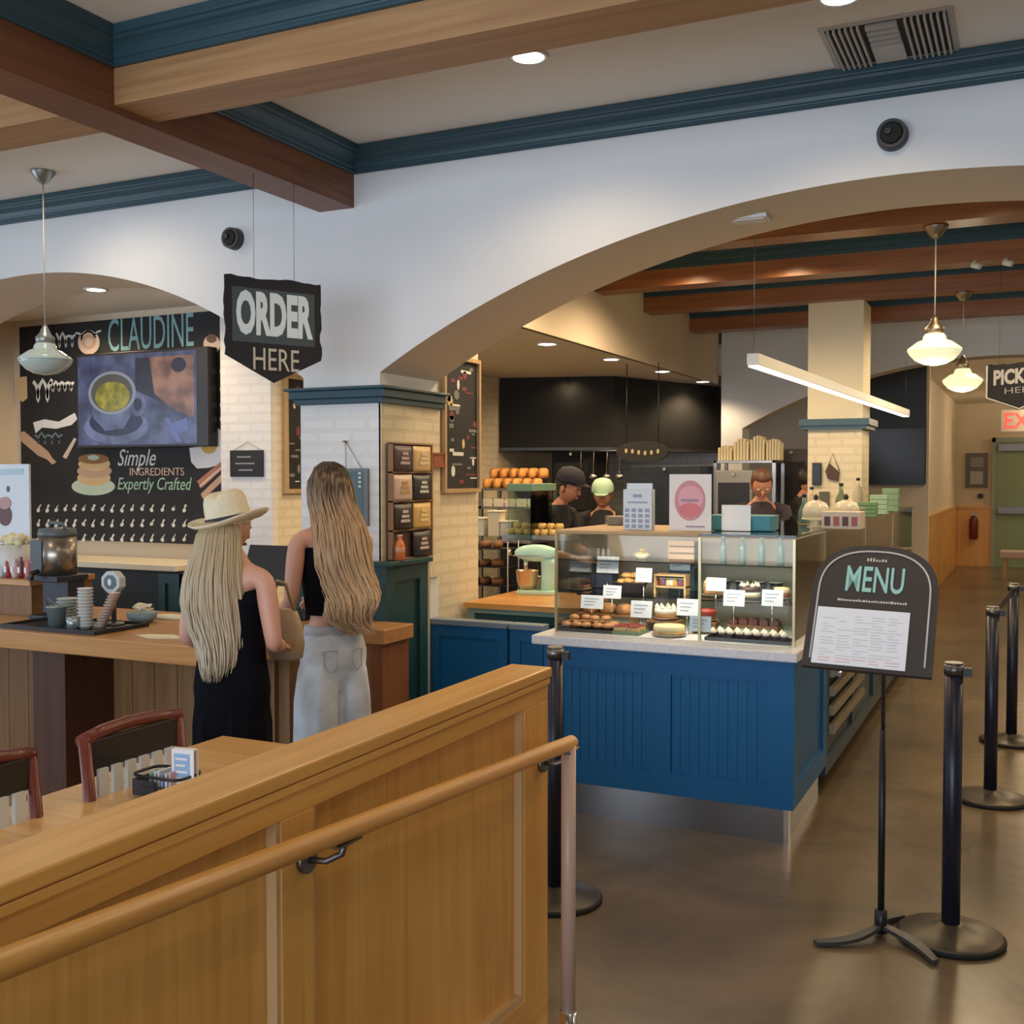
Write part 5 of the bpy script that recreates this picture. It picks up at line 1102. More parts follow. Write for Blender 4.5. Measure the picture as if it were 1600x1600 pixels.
g = thing('tin_bucket', 'small galvanised bucket with a handle at the front of the black tray', 'bucket', q)
part('pail', MB().lathe([(.034, 0), (.046, .095), (.049, .097), (.049, .101), (.043, .1), (.032, .006), (0, .006)], n=24), tin, g)
part('handle', MB().tube([(-.046, 0, .092), (-.062, -.01, .125), (-.05, -.015, .14), (-.02, -.01, .12), (.046, 0, .094)], .0025, 6), M_STEELD, g)
q = on(114, 988, .07); solo('tin_can', MB().lathe(cup_lathe(.026, .028, .058), n=20), tin, 'short tin can between the bucket and the paper cup stack', 'can', loc=q)
q = on(134, 985, .12)
def stack(name, label, q, r, h, m, lean=(0, 0), n=12):
    g = thing(name, label, 'cups', q)
    for k in range(n):
        z0 = h*k/n; ox, oy = lean[0]*k/n, lean[1]*k/n
        part('cup', MB().lathe([(r*.8, z0), (r*.97, z0+h/n*.85), (r*1.04, z0+h/n*.86), (r*1.04, z0+h/n*.97), (r*.9, z0+h/n)], (ox, oy, 0), 20), m, g)
    return g
stack('paper_cup_stack', 'upright stack of white paper cups on the black tray', q, .036, .19, mat('cup_white', (.66, .66, .64), .6))
stack('paper_cup_stack', 'leaning stack of pinkish paper cups right of the white stack', on(157, 982, .16), .027, .17, mat('cup_pink', (.58, .46, .38), .6), (.10, .0), 12)
stack('lid_stack', 'low stack of grey cup lids behind the tin bucket', on(104, 975, .23), .05, .12, mat('lid_pale', (.52, .56, .54), .5), (.01, 0), 8)
q = on(178, 970, .27)
g = thing('napkin_dispenser', 'octagonal pale dispenser with a dark round face above the cup stacks', 'dispenser', q)
zc = at(180, 910, 'y', yt0+.25).z-TZ0
part('post', MB().cyl((0, 0, 0), (0, 0, zc), .012, n=10).lathe([(.05, 0), (.05, .01), (.01, .015)], n=20), M_STEELD, g)
mb = MB(); mb.prism([(.062*math.cos(PI/8+k*PI/4), zc+.055*math.sin(PI/8+k*PI/4)) for k in range(8)], FY((0, 0, 0)), -.02, .02); part('octagon_body', mb, mat('pale_octagon', (.52, .56, .55), .4), g)
mb = MB(); mb.prism([(.04*math.cos(PI/8+k*PI/4), zc+.036*math.sin(PI/8+k*PI/4)) for k in range(8)], FY((0, 0, 0)), .02, .024); part('face', mb, mat('slate_face', (.10, .13, .16), .4), g)
mb = MB(); mb.prism([(.012*math.cos(k*PI/3), zc+.018*math.sin(k*PI/3)) for k in range(6)], FY((0, 0, 0)), .024, .026); part('emblem', mb, M_CHALKW, g)
q = on(184, 975, .15)
# bowl with cream packets, cloth, papers
q = at(222, 972, 'z', CZ)
g = thing('packet_bowl', 'grey-teal bowl heaped with cream sugar packets on the order counter', 'bowl', q)
part('bowl', MB().lathe([(.045, 0.001), (.07, .02), (.075, .05), (.07, .05), (.04, .008), (0, .008)], n=28), mat('bowl_teal', (.20, .30, .31), .4), g)
rd = random.Random(4)
for k in range(16):
    a = rd.random()*6.28; r_ = .045*rd.random(); mb = MB(); mb.box(-.028, -.015, -.004, .028, .015, .004); mb.xf(Matrix.Translation((r_*math.cos(a), r_*math.sin(a), .052+.03*rd.random()*(1-r_*12)+.008)) @ Matrix.Rotation(a, 4, 'Z') @ Matrix.Rotation(rd.uniform(-.5, .5), 4, 'X'))
    part('sugar_packet', mb, mat('packet_cream', (.70, .64, .48), .6), g)
q = at(252, 995, 'z', CZ)
g = thing('paper_menus', 'fan of two cream paper sheets lying flat beside the hat-wearing woman', 'paper', q)
for k in range(2): part('sheet', MB().add([(-.13, -.02+.02*k, .001+.002*k), (0, -.075+.03*k, .001+.002*k), (.15, -.01, .001+.002*k), (.02, .06, .001+.002*k), (-.13, -.02+.02*k, .002+.002*k), (0, -.075+.03*k, .002+.002*k), (.15, -.01, .002+.002*k), (.02, .06, .002+.002*k)], [(3, 2, 1, 0), (4, 5, 6, 7), (0, 1, 5, 4), (1, 2, 6, 5), (2, 3, 7, 6), (3, 0, 4, 7)]), mat('sheet_cream', (.72, .64, .46), .6), g)
q = at(266, 966, 'z', CZ)
solo('folded_cloth', MB().lathe([(.085, .001), (.09, .006), (.07, .016), (.03, .02), (0, .021)], n=24, sx=1.2, sy=.7), mat('cloth_cream', (.70, .66, .52), .8, bump=.4, nscale=25), 'cream folded cloth on the counter behind the paper sheets', 'cloth', loc=q)
# ---- point of sale screen between the women, card reader, small brewer
q = at(418, 915, 'y', 4.25)
g = thing('register_screen', 'black touch-screen register seen between the two women', 'register', (q.x, 4.25, CZ))
zb = at(418, 890, 'y', 4.25).z; zt = at(418, 858, 'y', 4.25).z
part('stand', MB().box(q.x-.07, 4.2, CZ+.001, q.x+.07, 4.34, CZ+.015).tube([(q.x, 4.28, CZ+.015), (q.x, 4.29, CZ+.14), (q.x, 4.25, zb)], .02, 10), M_BLACK, g, world=True)
Fs = frame((q.x-.14, 4.22, zb-.07), (1, 0, 0), (0, .35, .94)); mb = MB(); mb.fb(Fs, 0, .28, 0, .20, -.02, 0); part('display', mb, M_BLACK, g, world=True, bv=.004)
q = at(463, 928, 'y', 4.42)
g = thing('card_reader', 'small black card reader on the register counter left of the long-haired woman', 'card reader', (q.x, 4.46, CZ))
part('body', MB().box(q.x-.05, 4.42, CZ+.001, q.x+.05, 4.54, CZ+.05), M_BLACK, g, world=True, bv=.006)
part('post', MB().cyl((q.x+.02, 4.52, CZ+.05), (q.x+.02, 4.52, CZ+.24), .012, n=10), M_BLACK, g, world=True)
part('head', MB().box(q.x-.02, 4.48, CZ+.22, q.x+.06, 4.54, CZ+.36), M_BLACKM, g, world=True, bv=.006)
# ---- orange bottle on the wainscot cap
q = at(625, 868, 'x', -2.888)
g = thing('juice_bottle', 'orange juice bottle standing on the dark teal cladding in front of the packet rack', 'bottle', (-2.888, q.y, 1.2255))
k_ = MB().lathe([(.02, 0), (.025, .004), (.025, .075), (.018, .095), (.011, .105), (.011, .118), (0, .118)], n=20); part('bottle', k_, mat('orange_juice', (.75, .22, .07), .25), g)
part('cap', MB().cyl((0, 0, .1185), (0, 0, .13), .013, n=14), mat('cap_peach', (.72, .45, .36), .5), g); part('neck_label', MB().lathe([(.0255, .045), (.0258, .046), (.0258, .066), (.0255, .067)], n=20), mat('label_peach', (.75, .40, .25), .5), g)
# ---- caddy on the near table
q = at(262, 1240, 'z', TZ)
cx, cy = q.x, q.y
g = thing('condiment_caddy', 'black wire caddy of sugar packets on the far maple table', 'caddy', (cx, cy, TZ))
mb = MB(); 
def rloop(w_, l_, z, r_=.03):
    pts = []
    for sx, sy, a0 in ((1, 1, 0), (-1, 1, 90), (-1, -1, 180), (1, -1, 270)):
        for k in range(5): a = math.radians(a0+k*22.5); pts.append((sx*(w_-r_)+r_*math.cos(a), sy*(l_-r_)+r_*math.sin(a), z))
    return pts+[pts[0]]
mb.tube(rloop(.085, .055, .058), .0045, 7); mb.tube(rloop(.08, .05, .03), .003, 6); part('wire_rim', mb, M_BLACK, g)
mb = MB(); mb.box(-.08, -.05, .001, .08, .05, .006).box(-.08, -.052, .006, -.0, -.048, .045).box(-.082, -.05, .006, -.078, .05, .045); part('tray', mb, mat('caddy_dark', (.03, .03, .04), .5), g)
for k, (x, c) in enumerate(((-.035, 'mint'), (-.018, 'white'), (-.005, 'white'), (.008, 'blue'), (.022, 'white'), (.036, 'pink'))):
    cc = {'mint': (.25, .50, .46), 'white': (.7, .7, .72), 'blue': (.25, .35, .62), 'pink': (.62, .45, .48)}[c]
    mb = MB().box(x-.004, -.03, .007, x+.004, .03, .062+.004*(k % 3)); part('sweetener_packets', mb, mat('sweet_'+c, cc, .6), g)
t = thing('table_card', 'small folded blue and white card standing in the wire caddy', 'card', (cx+.055, cy+.0, TZ+.007))
Ft = frame((cx+.025, cy-.008, TZ+.0075), (1, .12, 0), (0, 0, 1)); hh = .125
mb = MB(); mb.fb(Ft, 0, .072, 0, hh, 0, .002).fb(Ft, 0, .072, 0, hh, -.02, -.018).fb(Ft, 0, .072, hh-.002, hh, -.018, 0); part('card', mb, M_WHITE, t, world=True)
mb = MB(); mb.fb(Ft, .008, .060, .045, hh-.012, .002, .0025); part('print', mb, mat('card_blue', (.30, .48, .72), .6), t, world=True)
mb = MB()
for k in range(4): mb.fb(Ft, .013, .05-.006*(k % 2), hh-.03-k*.018, hh-.024-k*.018, .0025, .003)
part('lines', mb, M_WHITE, t, world=True)
# ================================================================== INSIDE THE PASTRY CASE
ORD = ('first', 'second', 'third', 'fourth', 'fifth', 'sixth')
Z1, Z2, Z3 = GT+.001, 1.0435, 1.2085
def C(px, row, z):
    q = at(px, 900, 'y', 5.075); q.z = z; q.x = min(max(q.x, gx0+.05), gx1-.06); q.y = min(max(q.y, gy0+.06), CY1-.07); return q
BUN = mat('baked_brown', (.42, .20, .07), .5, noise=.35, nscale=30, bump=.2); BUND = mat('baked_dark', (.20, .08, .03), .5, noise=.4, nscale=30, bump=.2)
GOLD = mat('baked_gold', (.62, .36, .12), .5, noise=.3, nscale=25, bump=.2); CHOC = mat('chocolate', (.06, .022, .012), .35); CRM = mat('whipped_cream', (.80, .74, .60), .6); RED = mat('berry_red', (.30, .04, .03), .35)
def tray(q, hx, hy, label, m=None):
    t = thing('serving_tray', label, 'tray', q)
    part('base', MB().box(-hx, -hy, 0, hx, hy, .006), m or M_BLACK, t)
    mb = MB().box(-hx, -hy, .006, hx, -hy+.006, .016).box(-hx, hy-.006, .006, hx, hy, .016).box(-hx, -hy+.006, .006, -hx+.006, hy-.006, .016).box(hx-.006, -hy+.006, .006, hx, hy-.006, .016)
    part('rim', mb, m or M_BLACK, t); return t
def bunmb(r, k=1.): return MB().ball((0, 0, r*.5), r, r*k, r*.62, 14, 9, 0, lambda p, v: V((v.x, v.y, v.z if p.z > -.5 else v.z*.75)))
def pile(q, items, name, label, cat, group, mk, mats, labels=None):
    o = solo(name, mk(), mats, label, cat, group, loc=q+V(items[0][:3]), rz=items[0][3])
    if labels: o['label'] = labels[0]
    for i_, it in enumerate(items[1:]): dup(o, q+V(it[:3]), it[3], labels[i_+1] if labels else None)
    return o
rd = random.Random(21)
q = C(922, 985, Z1); tray(q, .15, .075, 'black tray of brown buns at the left front of the case'); t0 = q+V((0, 0, .017))
pile(t0, [(-.11+.055*i, -.04+.045*j, .002, rd.random()*3) for i in range(5) for j in range(3)]+[(-.08+.055*i, -.01+.02*(i % 2), .034, rd.random()*3) for i in range(4)], 'baked_bun', 'small brown bun on the left front tray', 'bun', 'brown buns on the left front tray', lambda: bunmb(.026, 1.2), BUN)
q = C(985, 984, Z1); tray(q, .07, .075, 'small dark tray of red-topped slices beside the brown buns', mat('green_tray', (.10, .16, .06), .5))
pile(q+V((0, 0, .0165)), [(-.04, -.035, 0, .2), (.03, -.035, 0, -.1), (-.035, .03, 0, .1), (.035, .03, 0, .3)], 'berry_slice', 'pastry slice with red topping on the small dark tray', 'pastry', 'red-topped slices', lambda: MB().box(-.03, -.02, 0, .03, .02, .018, 0).box(-.028, -.018, .018, .028, .018, .026, 1), [GOLD, RED])
def cake(q, r, h, m1, m2, label, top=None, drip=False, deco=0, name='round_cake'):
    t = thing(name, label, 'cake', q)
    part('plate', MB().lathe([(r*.6, 0), (r*1.15, .008), (r*1.15, .011), (0, .009)], n=28), mat('cake_plate', (.30, .22, .16), .4), t)
    part('sponge', MB().lathe([(r*.98, .012), (r, .02), (r, h*.85), (r*.97, h), (0, h+.004)], n=32), m1, t)
    part('icing', MB().lathe([(r*1.01, h*.62), (r*1.02, h*.9), (r*.98, h+.008), (0, h+.012)], n=32), m2, t)
    if deco:
        mb = MB()
        for k in range(deco): a = 2*PI*k/deco; mb.lathe([(.011, h+.008), (.012, h+.014), (.004, h+.026), (0, h+.03)], (r*.8*math.cos(a), r*.8*math.sin(a), 0), 8)
        part('rosettes', mb, top or CRM, t, kind='stuff')
    return t
cake(C(1046, 988, Z1), .075, .045, GOLD, mat('lemon_cream', (.72, .62, .34), .5), 'pale yellow round cheesecake in the middle of the front row')
q = C(1172, 992, Z1); tray(q, .20, .065, 'long black tray of cream-topped pastries at the right front')
pile(q+V((0, 0, .0165)), [(-.17+.042*i, -.02, 0, 0) for i in range(9)]+[(-.15+.042*i, .028, 0, 0) for i in range(8)], 'cream_pastry', 'small pastry topped with white cream on the long black tray', 'pastry', 'cream-topped pastries', lambda: MB().lathe([(.013, 0), (.018, .012), (.018, .016)], n=12, m=0).lathe([(.016, .016), (.018, .022), (.01, .032), (.002, .042)], n=12, m=1), [CHOC, CRM])
# second row standing on low wooden risers
def riser(q, hx, hy, h, label, m=None):
    t = thing('riser_stand', label, 'stand', q); part('board', MB().box(-hx, -hy, h-.012, hx, hy, h), m or M_BROWN['x'], t, bv=.002)
    for s_ in (-1, 1): part('side', MB().box(s_*(hx-.006)-.006, -hy, 0, s_*(hx-.006)+.006, hy, h-.012), m or M_BROWN['x'], t)
    return t
RY = 5.245
def onr(px, z): q = at(px, 900, 'y', RY); return V((q.x, RY, z))
q = onr(950, Z1); riser(q, .15, .06, .07, 'low brown riser behind the buns'); 
pile(q+V((0, 0, .071)), [(-.09, 0, 0, .1), (-.0, .005, 0, -.1), (.09, 0, 0, .15)], 'loaf_cake', 'brown loaf cake on the low riser behind the buns', 'cake', 'loaf cakes on the left riser', lambda: MB().loft([(0, 0, 0, .038, .045), (0, 0, .025, .042, .05), (0, 0, .045, .034, .04), (0, 0, .052, .015, .02)], 16), BUN)
q = onr(1040, Z1); riser(q, .085, .06, .055, 'low brown riser behind the pale cheesecake'); cake(q+V((0, 0, .056)), .055, .05, BUN, CRM, 'small brown and cream layer cake behind the cheesecake', deco=8)
q = onr(1105, Z1); riser(q, .06, .06, .06, 'narrow low riser right of the layer cake'); cake(q+V((0, 0, .061)), .045, .05, BUND, RED, 'small dark cake with reddish top right of the layer cake')
q = onr(1180, Z1); riser(q, .125, .06, .055, 'wide low riser behind the cream-topped pastries')
pile(q+V((0, 0, .056)), [(-.10+.05*i, -.02+.04*j, 0, 0) for i in range(5) for j in range(2)], 'chocolate_square', 'dark red-brown chocolate square on the wide riser', 'pastry', 'chocolate squares on the wide riser', lambda: MB().box(-.02, -.016, 0, .02, .016, .024, 0).box(-.012, -.01, .024, .012, .01, .032, 1), [mat('red_choc', (.13, .03, .02), .35), CHOC])
# middle glass shelf
q = C(905, 932, Z2)
def s2(px, yy=5.41): q = at(px, 900, 'y', yy); return V((q.x, yy, Z2))
q = s2(905); cake(q, .06, .05, BUND, CHOC, 'chocolate cake at the left end of the middle glass shelf')
q = s2(985); t = thing('bread_basket', 'dark woven basket of golden rolls on the middle glass shelf', 'basket', q)
part('basket', MB().lathe([(.06, 0), (.085, .05), (.088, .052), (.08, .052), (.05, .006), (0, .006)], n=26, sx=1.1, sy=.8), mat('dark_wicker', (.06, .04, .05), .7, bump=.6, nscale=80), t)
pile(q+V((0, 0, .04)), [(-.045, 0, .0, 0), (0, -.02, .005, 1), (.045, .0, 0, 2), (.0, .025, .01, .4), (-.02, .0, .032, .8), (.025, .005, .032, 1.5)], 'golden_roll', 'golden roll in the dark woven basket', 'roll', 'golden rolls in the basket', lambda: bunmb(.028, 1.25), GOLD)
q = s2(1050); t = thing('tiered_stand', 'two-tier pale wooden stand with small jars on the middle shelf', 'stand', q)
for k, z in enumerate((.035, .095)): part('tier', MB().box(-.085, -.045, z, .085, .045, z+.008), M_FRAMEW['x'], t)
for x in (-.08, .08): part('upright', MB().box(x-.005, -.04, 0, x+.005, .04, .095), M_FRAMEW['z'], t)
for k, (c, n_) in enumerate((((.30, .04, .03), 'red'), ((.62, .50, .25), 'cream'), ((.55, .30, .03), 'amber'), ((.28, .05, .06), 'dark red'))):
    g = thing('dessert_jar', '%s dessert jar on the top of the two-tier stand' % n_, 'jar', q+V((-.055+.037*k, 0, .044)))
    part('glass', MB().lathe([(.014, 0), (.015, .003), (.015, .03), (.012, .033)], n=14), mat('jar_'+n_.replace(' ', '_'), c, .2), g); part('lid', MB().cyl((0, 0, .033), (0, 0, .039), .0145, n=14), M_CREAM, g)
for k, (c, n_) in enumerate((((.10, .08, .20), 'purple'), ((.62, .60, .66), 'white'), ((.10, .09, .22), 'violet'))):
    g = thing('dessert_jar', '%s dessert jar under the top of the two-tier stand' % n_, 'jar', q+V((-.045+.045*k, 0, .001+.043)))
    part('glass', MB().lathe([(.014, 0), (.015, .003), (.015, .03), (.012, .033)], n=14), mat('jar_'+n_, c, .2), g); part('lid', MB().cyl((0, 0, .033), (0, 0, .039), .0145, n=14), M_CREAM, g)
q = s2(1115); cake(q, .05, .055, BUN, GOLD, 'golden brown cake right of the two-tier stand', top=GOLD, deco=7)
q = s2(1172); cake(q, .052, .05, CRM, CHOC, 'cream cake with chocolate drip on the middle shelf', deco=6)
q = s2(1222); cake(q, .038, .05, RED, mat('lemon_cream', (.72, .62, .34), .5), 'small dark red cake at the right end of the middle shelf')
# upper shelf and tins
def s3(px, yy=5.55): q = at(px, 860, 'y', yy); return V((q.x, yy, Z3))
q = s2(945, 5.58); t = thing('dark_tin', 'dark blue square tin at the back left of the case', 'tin', q); part('box', MB().box(-.06, -.05, 0, .06, .05, .12), mat('tin_blue', (.04, .05, .09), .4), t, bv=.004); part('lid', MB().box(-.063, -.053, .12, .063, .053, .135), mat('tin_blue', (.04, .05, .09), .4), t, bv=.004)
q = s2(1068, 5.60); t = thing('dark_tin', 'dark teal square tin behind the two-tier stand', 'tin', q); part('box', MB().box(-.07, -.04, 0, .07, .04, .12), mat('tin_teal', (.02, .06, .075), .4), t, bv=.004); part('lid', MB().box(-.073, -.043, .12, .073, .043, .133), mat('tin_teal', (.02, .06, .075), .4), t, bv=.004)
q = s3(932); pile(q, [(-.05+.03*i, 0, 0, i*.7) for i in range(5)], 'glass_tumbler', 'small upturned glass on the upper shelf at the left', 'glass', 'small glasses on the upper shelf', lambda: MB().lathe([(.013, 0), (.010, .05), (0, .051)], n=12), mat('tumbler', (.55, .55, .52), .1, alpha=.6))
q = s3(1003); t = thing('lemon_bowl', 'bowl of yellow pastries on the upper shelf', 'bowl', q); part('bowl', MB().lathe([(.025, 0), (.05, .03), (.046, .03), (.02, .005), (0, .005)], n=22), M_CREAM, t)
pile(q+V((0, 0, .02)), [(-.02, 0, 0, 0), (.02, .005, 0, 1), (0, -.015, .004, 2), (0, .008, .02, .5)], 'yellow_macaron', 'yellow pastry in the bowl on the upper shelf', 'pastry', 'yellow pastries', lambda: bunmb(.017), mat('lemon_yellow', (.72, .58, .10), .5))
q = s3(1068); t = thing('wooden_crate', 'small pale wooden crate on the upper shelf', 'crate', q)
for k in range(3): part('slat', MB().box(-.07, -.045, .01+k*.035, .07, -.038, .035+k*.035), M_FRAMEW['x'], t)
part('box', MB().box(-.066, -.037, 0, .066, .04, .10), M_BROWN['x'], t)
q = s2(1150, 5.6)
for k, (c, n_) in enumerate((((.22, .36, .12), 'green'), ((.55, .50, .22), 'yellow-green'), ((.62, .40, .28), 'peach'), ((.30, .42, .28), 'sage'))):
    g = thing('salad_box', 'clear salad box with %s filling in the back right of the case' % n_, 'box', at(1132+27*k, 900, 'y', 5.60).xy.to_3d()+V((0, 0, Z2)))
    part('filling', MB().ball((0, 0, .03), .026, .028, .028, 12, 8), mat('salad_%d' % k, c, .6, noise=.5, nscale=60, bump=.6), g)
    part('tub', MB().lathe([(.026, 0), (.034, .06), (.032, .06), (.024, .003), (0, .003)], n=18), M_GLASSG, g); part('lid', MB().cyl((0, 0, .061), (0, 0, .068), .035, n=18), mat('tumbler', (.55, .55, .52), .1, alpha=.6), g)
for k in range(4):
    g = thing('water_bottle', '%s slim bottle on the upper shelf at the right' % ('first', 'second', 'third', 'last')[k], 'bottle', s3(1130+30*k, 5.60))
    part('bottle', MB().lathe([(.018, 0), (.018, .08), (.009, .105), (.009, .12), (0, .12)], n=14), mat('bottle_green', (.28, .40, .34), .15, alpha=.8), g); part('cap', MB().cyl((0, 0, .121), (0, 0, .135), .01, n=10), M_WHITE, g)
# price cards
cards = [(932, 966, 869, 896, 5.50, 'in front of the dark blue tin'), (993, 1018, 887, 910, 5.335, 'above the golden rolls'), (1046, 1078, 866, 892, 5.54, 'on the dark teal tin'), (942, 970, 914, 936, 5.175, 'above the loaf cakes, upper one'), (907, 942, 929, 952, 5.155, 'above the loaf cakes, lower left one'),
         (1103, 1134, 902, 924, 5.325, 'above the dark cake with the reddish top'), (985, 1018, 938, 966, 5.14, 'left of the pale cheesecake'), (1057, 1090, 935, 963, 5.165, 'in front of the layer cake'), (1130, 1163, 921, 948, 5.165, 'in front of the wide riser, left one'), (1190, 1223, 921, 948, 5.165, 'in front of the wide riser, right one'), (1077, 1110, 962, 988, 5.0, 'between the cheesecake and the long tray')]
for (a, b, c, d, Y_, w_) in cards:
    A = at(a, c, 'y', Y_); B_ = at(b, d, 'y', Y_); zb = max(B_.z, GT+.004); base = GT+.001
    g = thing('price_card', 'white price card '+w_, 'price card', ((A.x+B_.x)/2, Y_, base))
    F_ = frame((A.x, Y_, zb), (1, 0, 0), (0, .15, 1)); W_ = B_.x-A.x; H_ = A.z-zb
    mb = MB(); mb.fb(F_, 0, W_, 0, H_, -.002, 0); part('card', mb, mat('card_white', (.66, .72, .78), .5), g, world=True)
    mb = MB()
    for k in range(3): mb.fb(F_, W_*.15, W_*(.8-.12*k), H_*(.70-.22*k), H_*(.78-.22*k), 0, .0008)
    part('print', mb, mat('card_print', (.35, .40, .48), .6), g, world=True)
    part('stem', MB().cyl(((A.x+B_.x)/2, Y_+.002, base), ((A.x+B_.x)/2, Y_+.002, zb+.01), .0015, n=6).cyl(((A.x+B_.x)/2, Y_+.002, base), ((A.x+B_.x)/2, Y_+.002, base+.003), .012, n=10), M_CHROME, g, world=True)
# ================================================================== ON TOP OF THE CASES
def onY(px, row, Y_): return at(px, row, 'y', Y_)
Yt = 5.12
A = onY(974, 755, Yt); B_ = onY(1018, 826, Yt)
t = thing('printed_stand_card', 'white stand-up calendar-like card with blue print on the pastry case', 'card', ((A.x+B_.x)/2, Yt, CTOP)); F_ = FY((0, Yt, 0))
mb = MB(); mb.fb(F_, A.x+.01, B_.x-.005, A.z-.03, A.z, -.03, -.025).fb(F_, A.x, B_.x, CTOP+.001, A.z-.03, -.004, 0).fb(F_, A.x, B_.x, CTOP+.001, A.z-.03, -.05, -.046); part('card', mb, mat('card_white', (.66, .72, .78), .5), t, world=True)
mb = MB(); W_ = B_.x-A.x; H_ = A.z-.03-CTOP
for r_ in range(4):
    for c in range(4): mb.fb(F_, A.x+W_*(.06+.235*c), A.x+W_*(.22+.235*c), CTOP+H_*(.05+.13*r_), CTOP+H_*(.14+.13*r_), 0, .001)
mb.fb(F_, A.x+W_*.15, A.x+W_*.85, CTOP+H_*.66, CTOP+H_*.70, 0, .001).fb(F_, A.x+W_*.35, A.x+W_*.65, CTOP+H_*.80, CTOP+H_*.88, 0, .001)
part('print', mb, mat('print_blue', (.30, .36, .50), .6), t, world=True)
A = onY(1046, 741, Yt+.02); B_ = onY(1111, 826, Yt+.02); Y3 = Yt+.02; F_ = FY((0, Y3, 0))
t = thing('pink_poster', 'white poster with a pink rose-like round picture standing on the pastry case', 'poster', ((A.x+B_.x)/2, Y3, CTOP))
mb = MB(); mb.fb(F_, A.x, B_.x, CTOP+.001, A.z, -.006, 0); part('board', mb, mat('poster_cream', (.78, .74, .70), .5), t, world=True)
cx_, cz_ = (A.x+B_.x)/2, (A.z+CTOP)/2+.01; mb = MB(); wq = (B_.x-A.x)
mb.prism(ell(cx_, cz_, wq*.37, wq*.47, 28), F_, 0, .001, 0); mb.prism(ell(cx_+.002, cz_+.01, wq*.30, wq*.30, 24), F_, 0, .0015, 1); mb.prism(ell(cx_, cz_-.045, wq*.26, wq*.16, 24), F_, 0, .002, 2)
mb.fb(F_, cx_-wq*.22, cx_+wq*.2, cz_-.005, cz_+.008, .001, .0025, 3); mb.fb(F_, cx_-wq*.1, cx_+wq*.35, CTOP+.018, CTOP+.026, 0, .001, 3)
part('picture', mb, [mat('pink_1', (.62, .28, .32), .6), mat('pink_2', (.74, .38, .44), .6), mat('pink_3', (.66, .20, .22), .6), mat('mauve', (.36, .26, .34), .6)], t, world=True)
Y4 = 5.35; A = onY(1112, 806, Y4); B_ = onY(1250, 830, Y4)
t = thing('teal_box', 'low teal box on the glass top beside the pink poster', 'box', ((A.x+B_.x)/2, Y4, CTOP))
part('box', MB().box(A.x, Y4-.08, CTOP+.001, A.x+(B_.x-A.x)*.72, Y4+.1, CTOP+.075), mat('teal_card', (.03, .20, .27), .5), t, world=True, bv=.004)
C1 = onY(1128, 792, 5.25); C2 = onY(1173, 813, 5.25); F_ = FY((0, 5.25, 0)); mb = MB(); mb.fb(F_, C1.x, C2.x, CTOP+.001+.0, C1.z+.01, 0, .004)
solo('white_card', mb, M_WHITE, 'white folded card leaning in front of the teal box', 'card')
# cream scoop-handled bins and lettered crate further along the line
for px, row, Y_, r_, lb in ((1275, 800, 6.0, .075, 'cream rounded cake dome with handle, left one on the service line'), (1322, 797, 6.15, .075, 'cream rounded cake dome with handle, right one on the service line')):
    q = onY(px, row, Y_); q.z = CTOP-.005
    g = thing('cake_dome', lb, 'cake dome', (q.x, q.y, q.z)); part('stand', MB().lathe([(.05, 0), (.02, .01), (.018, .03), (r_, .04), (r_, .048), (0, .046)], n=24), M_CREAM, g)
    part('dome', MB().lathe([(r_*.95, .049), (r_*.95, .09), (r_*.75, .125), (r_*.3, .142), (0, .144)], n=24), mat('dome_cream', (.70, .62, .46), .3), g); part('knob', MB().lathe([(.008, .143), (.014, .16), (.006, .175), (0, .176)], n=12), M_BLACK, g)
q0 = onY(1283, 848, 5.75); q1 = onY(1345, 812, 5.75)
t = thing('lettered_crate', 'pale crate with dark and red letter blocks on the service line', 'crate', ((q0.x+q1.x)/2, 5.8, CTOP)); F_ = FY((0, 5.75, 0))
part('box', MB().box(q0.x, 5.75, CTOP-.004, q1.x, 5.9, CTOP+.085), mat('crate_pale', (.66, .55, .42), .6), t, world=True, bv=.003)
mb = MB()
for k, m_ in enumerate((0, 1, 0, 1)): mb.fb(F_, q0.x+.015+.045*k, q0.x+.045+.045*k, CTOP+.012, CTOP+.06, 0, .002, m_)
part('letter_blocks', mb, [mat('block_dark', (.12, .05, .05), .6), mat('block_red', (.42, .12, .10), .6)], t, world=True)
# green plants / menus at the far end of the line
for k, (px, row, Y_, h, c) in enumerate(((1385, 815, 7.6, .10, (.16, .30, .15)), (1408, 800, 8.2, .14, (.30, .45, .30)), (1428, 785, 8.9, .18, (.22, .36, .22)), (1372, 780, 9.2, .12, (.34, .26, .14)), (1352, 815, 7.0, .08, (.45, .40, .30)))):
    q = onY(px, row, Y_); q.z = CTOP-.005; q.x = min(q.x, -1.0)
    g = thing('takeaway_box_stack', ('dark green', 'sage green', 'tall green', 'brown', 'beige')[k]+' stack of boxes on the far service line', 'boxes', q)
    for j in range(4): part('box', MB().box(-.06, -.05, j*h/4+.001, .06, .05, (j+1)*h/4-.001), mat('stack_%d' % k, c, .6), g, bv=.003)
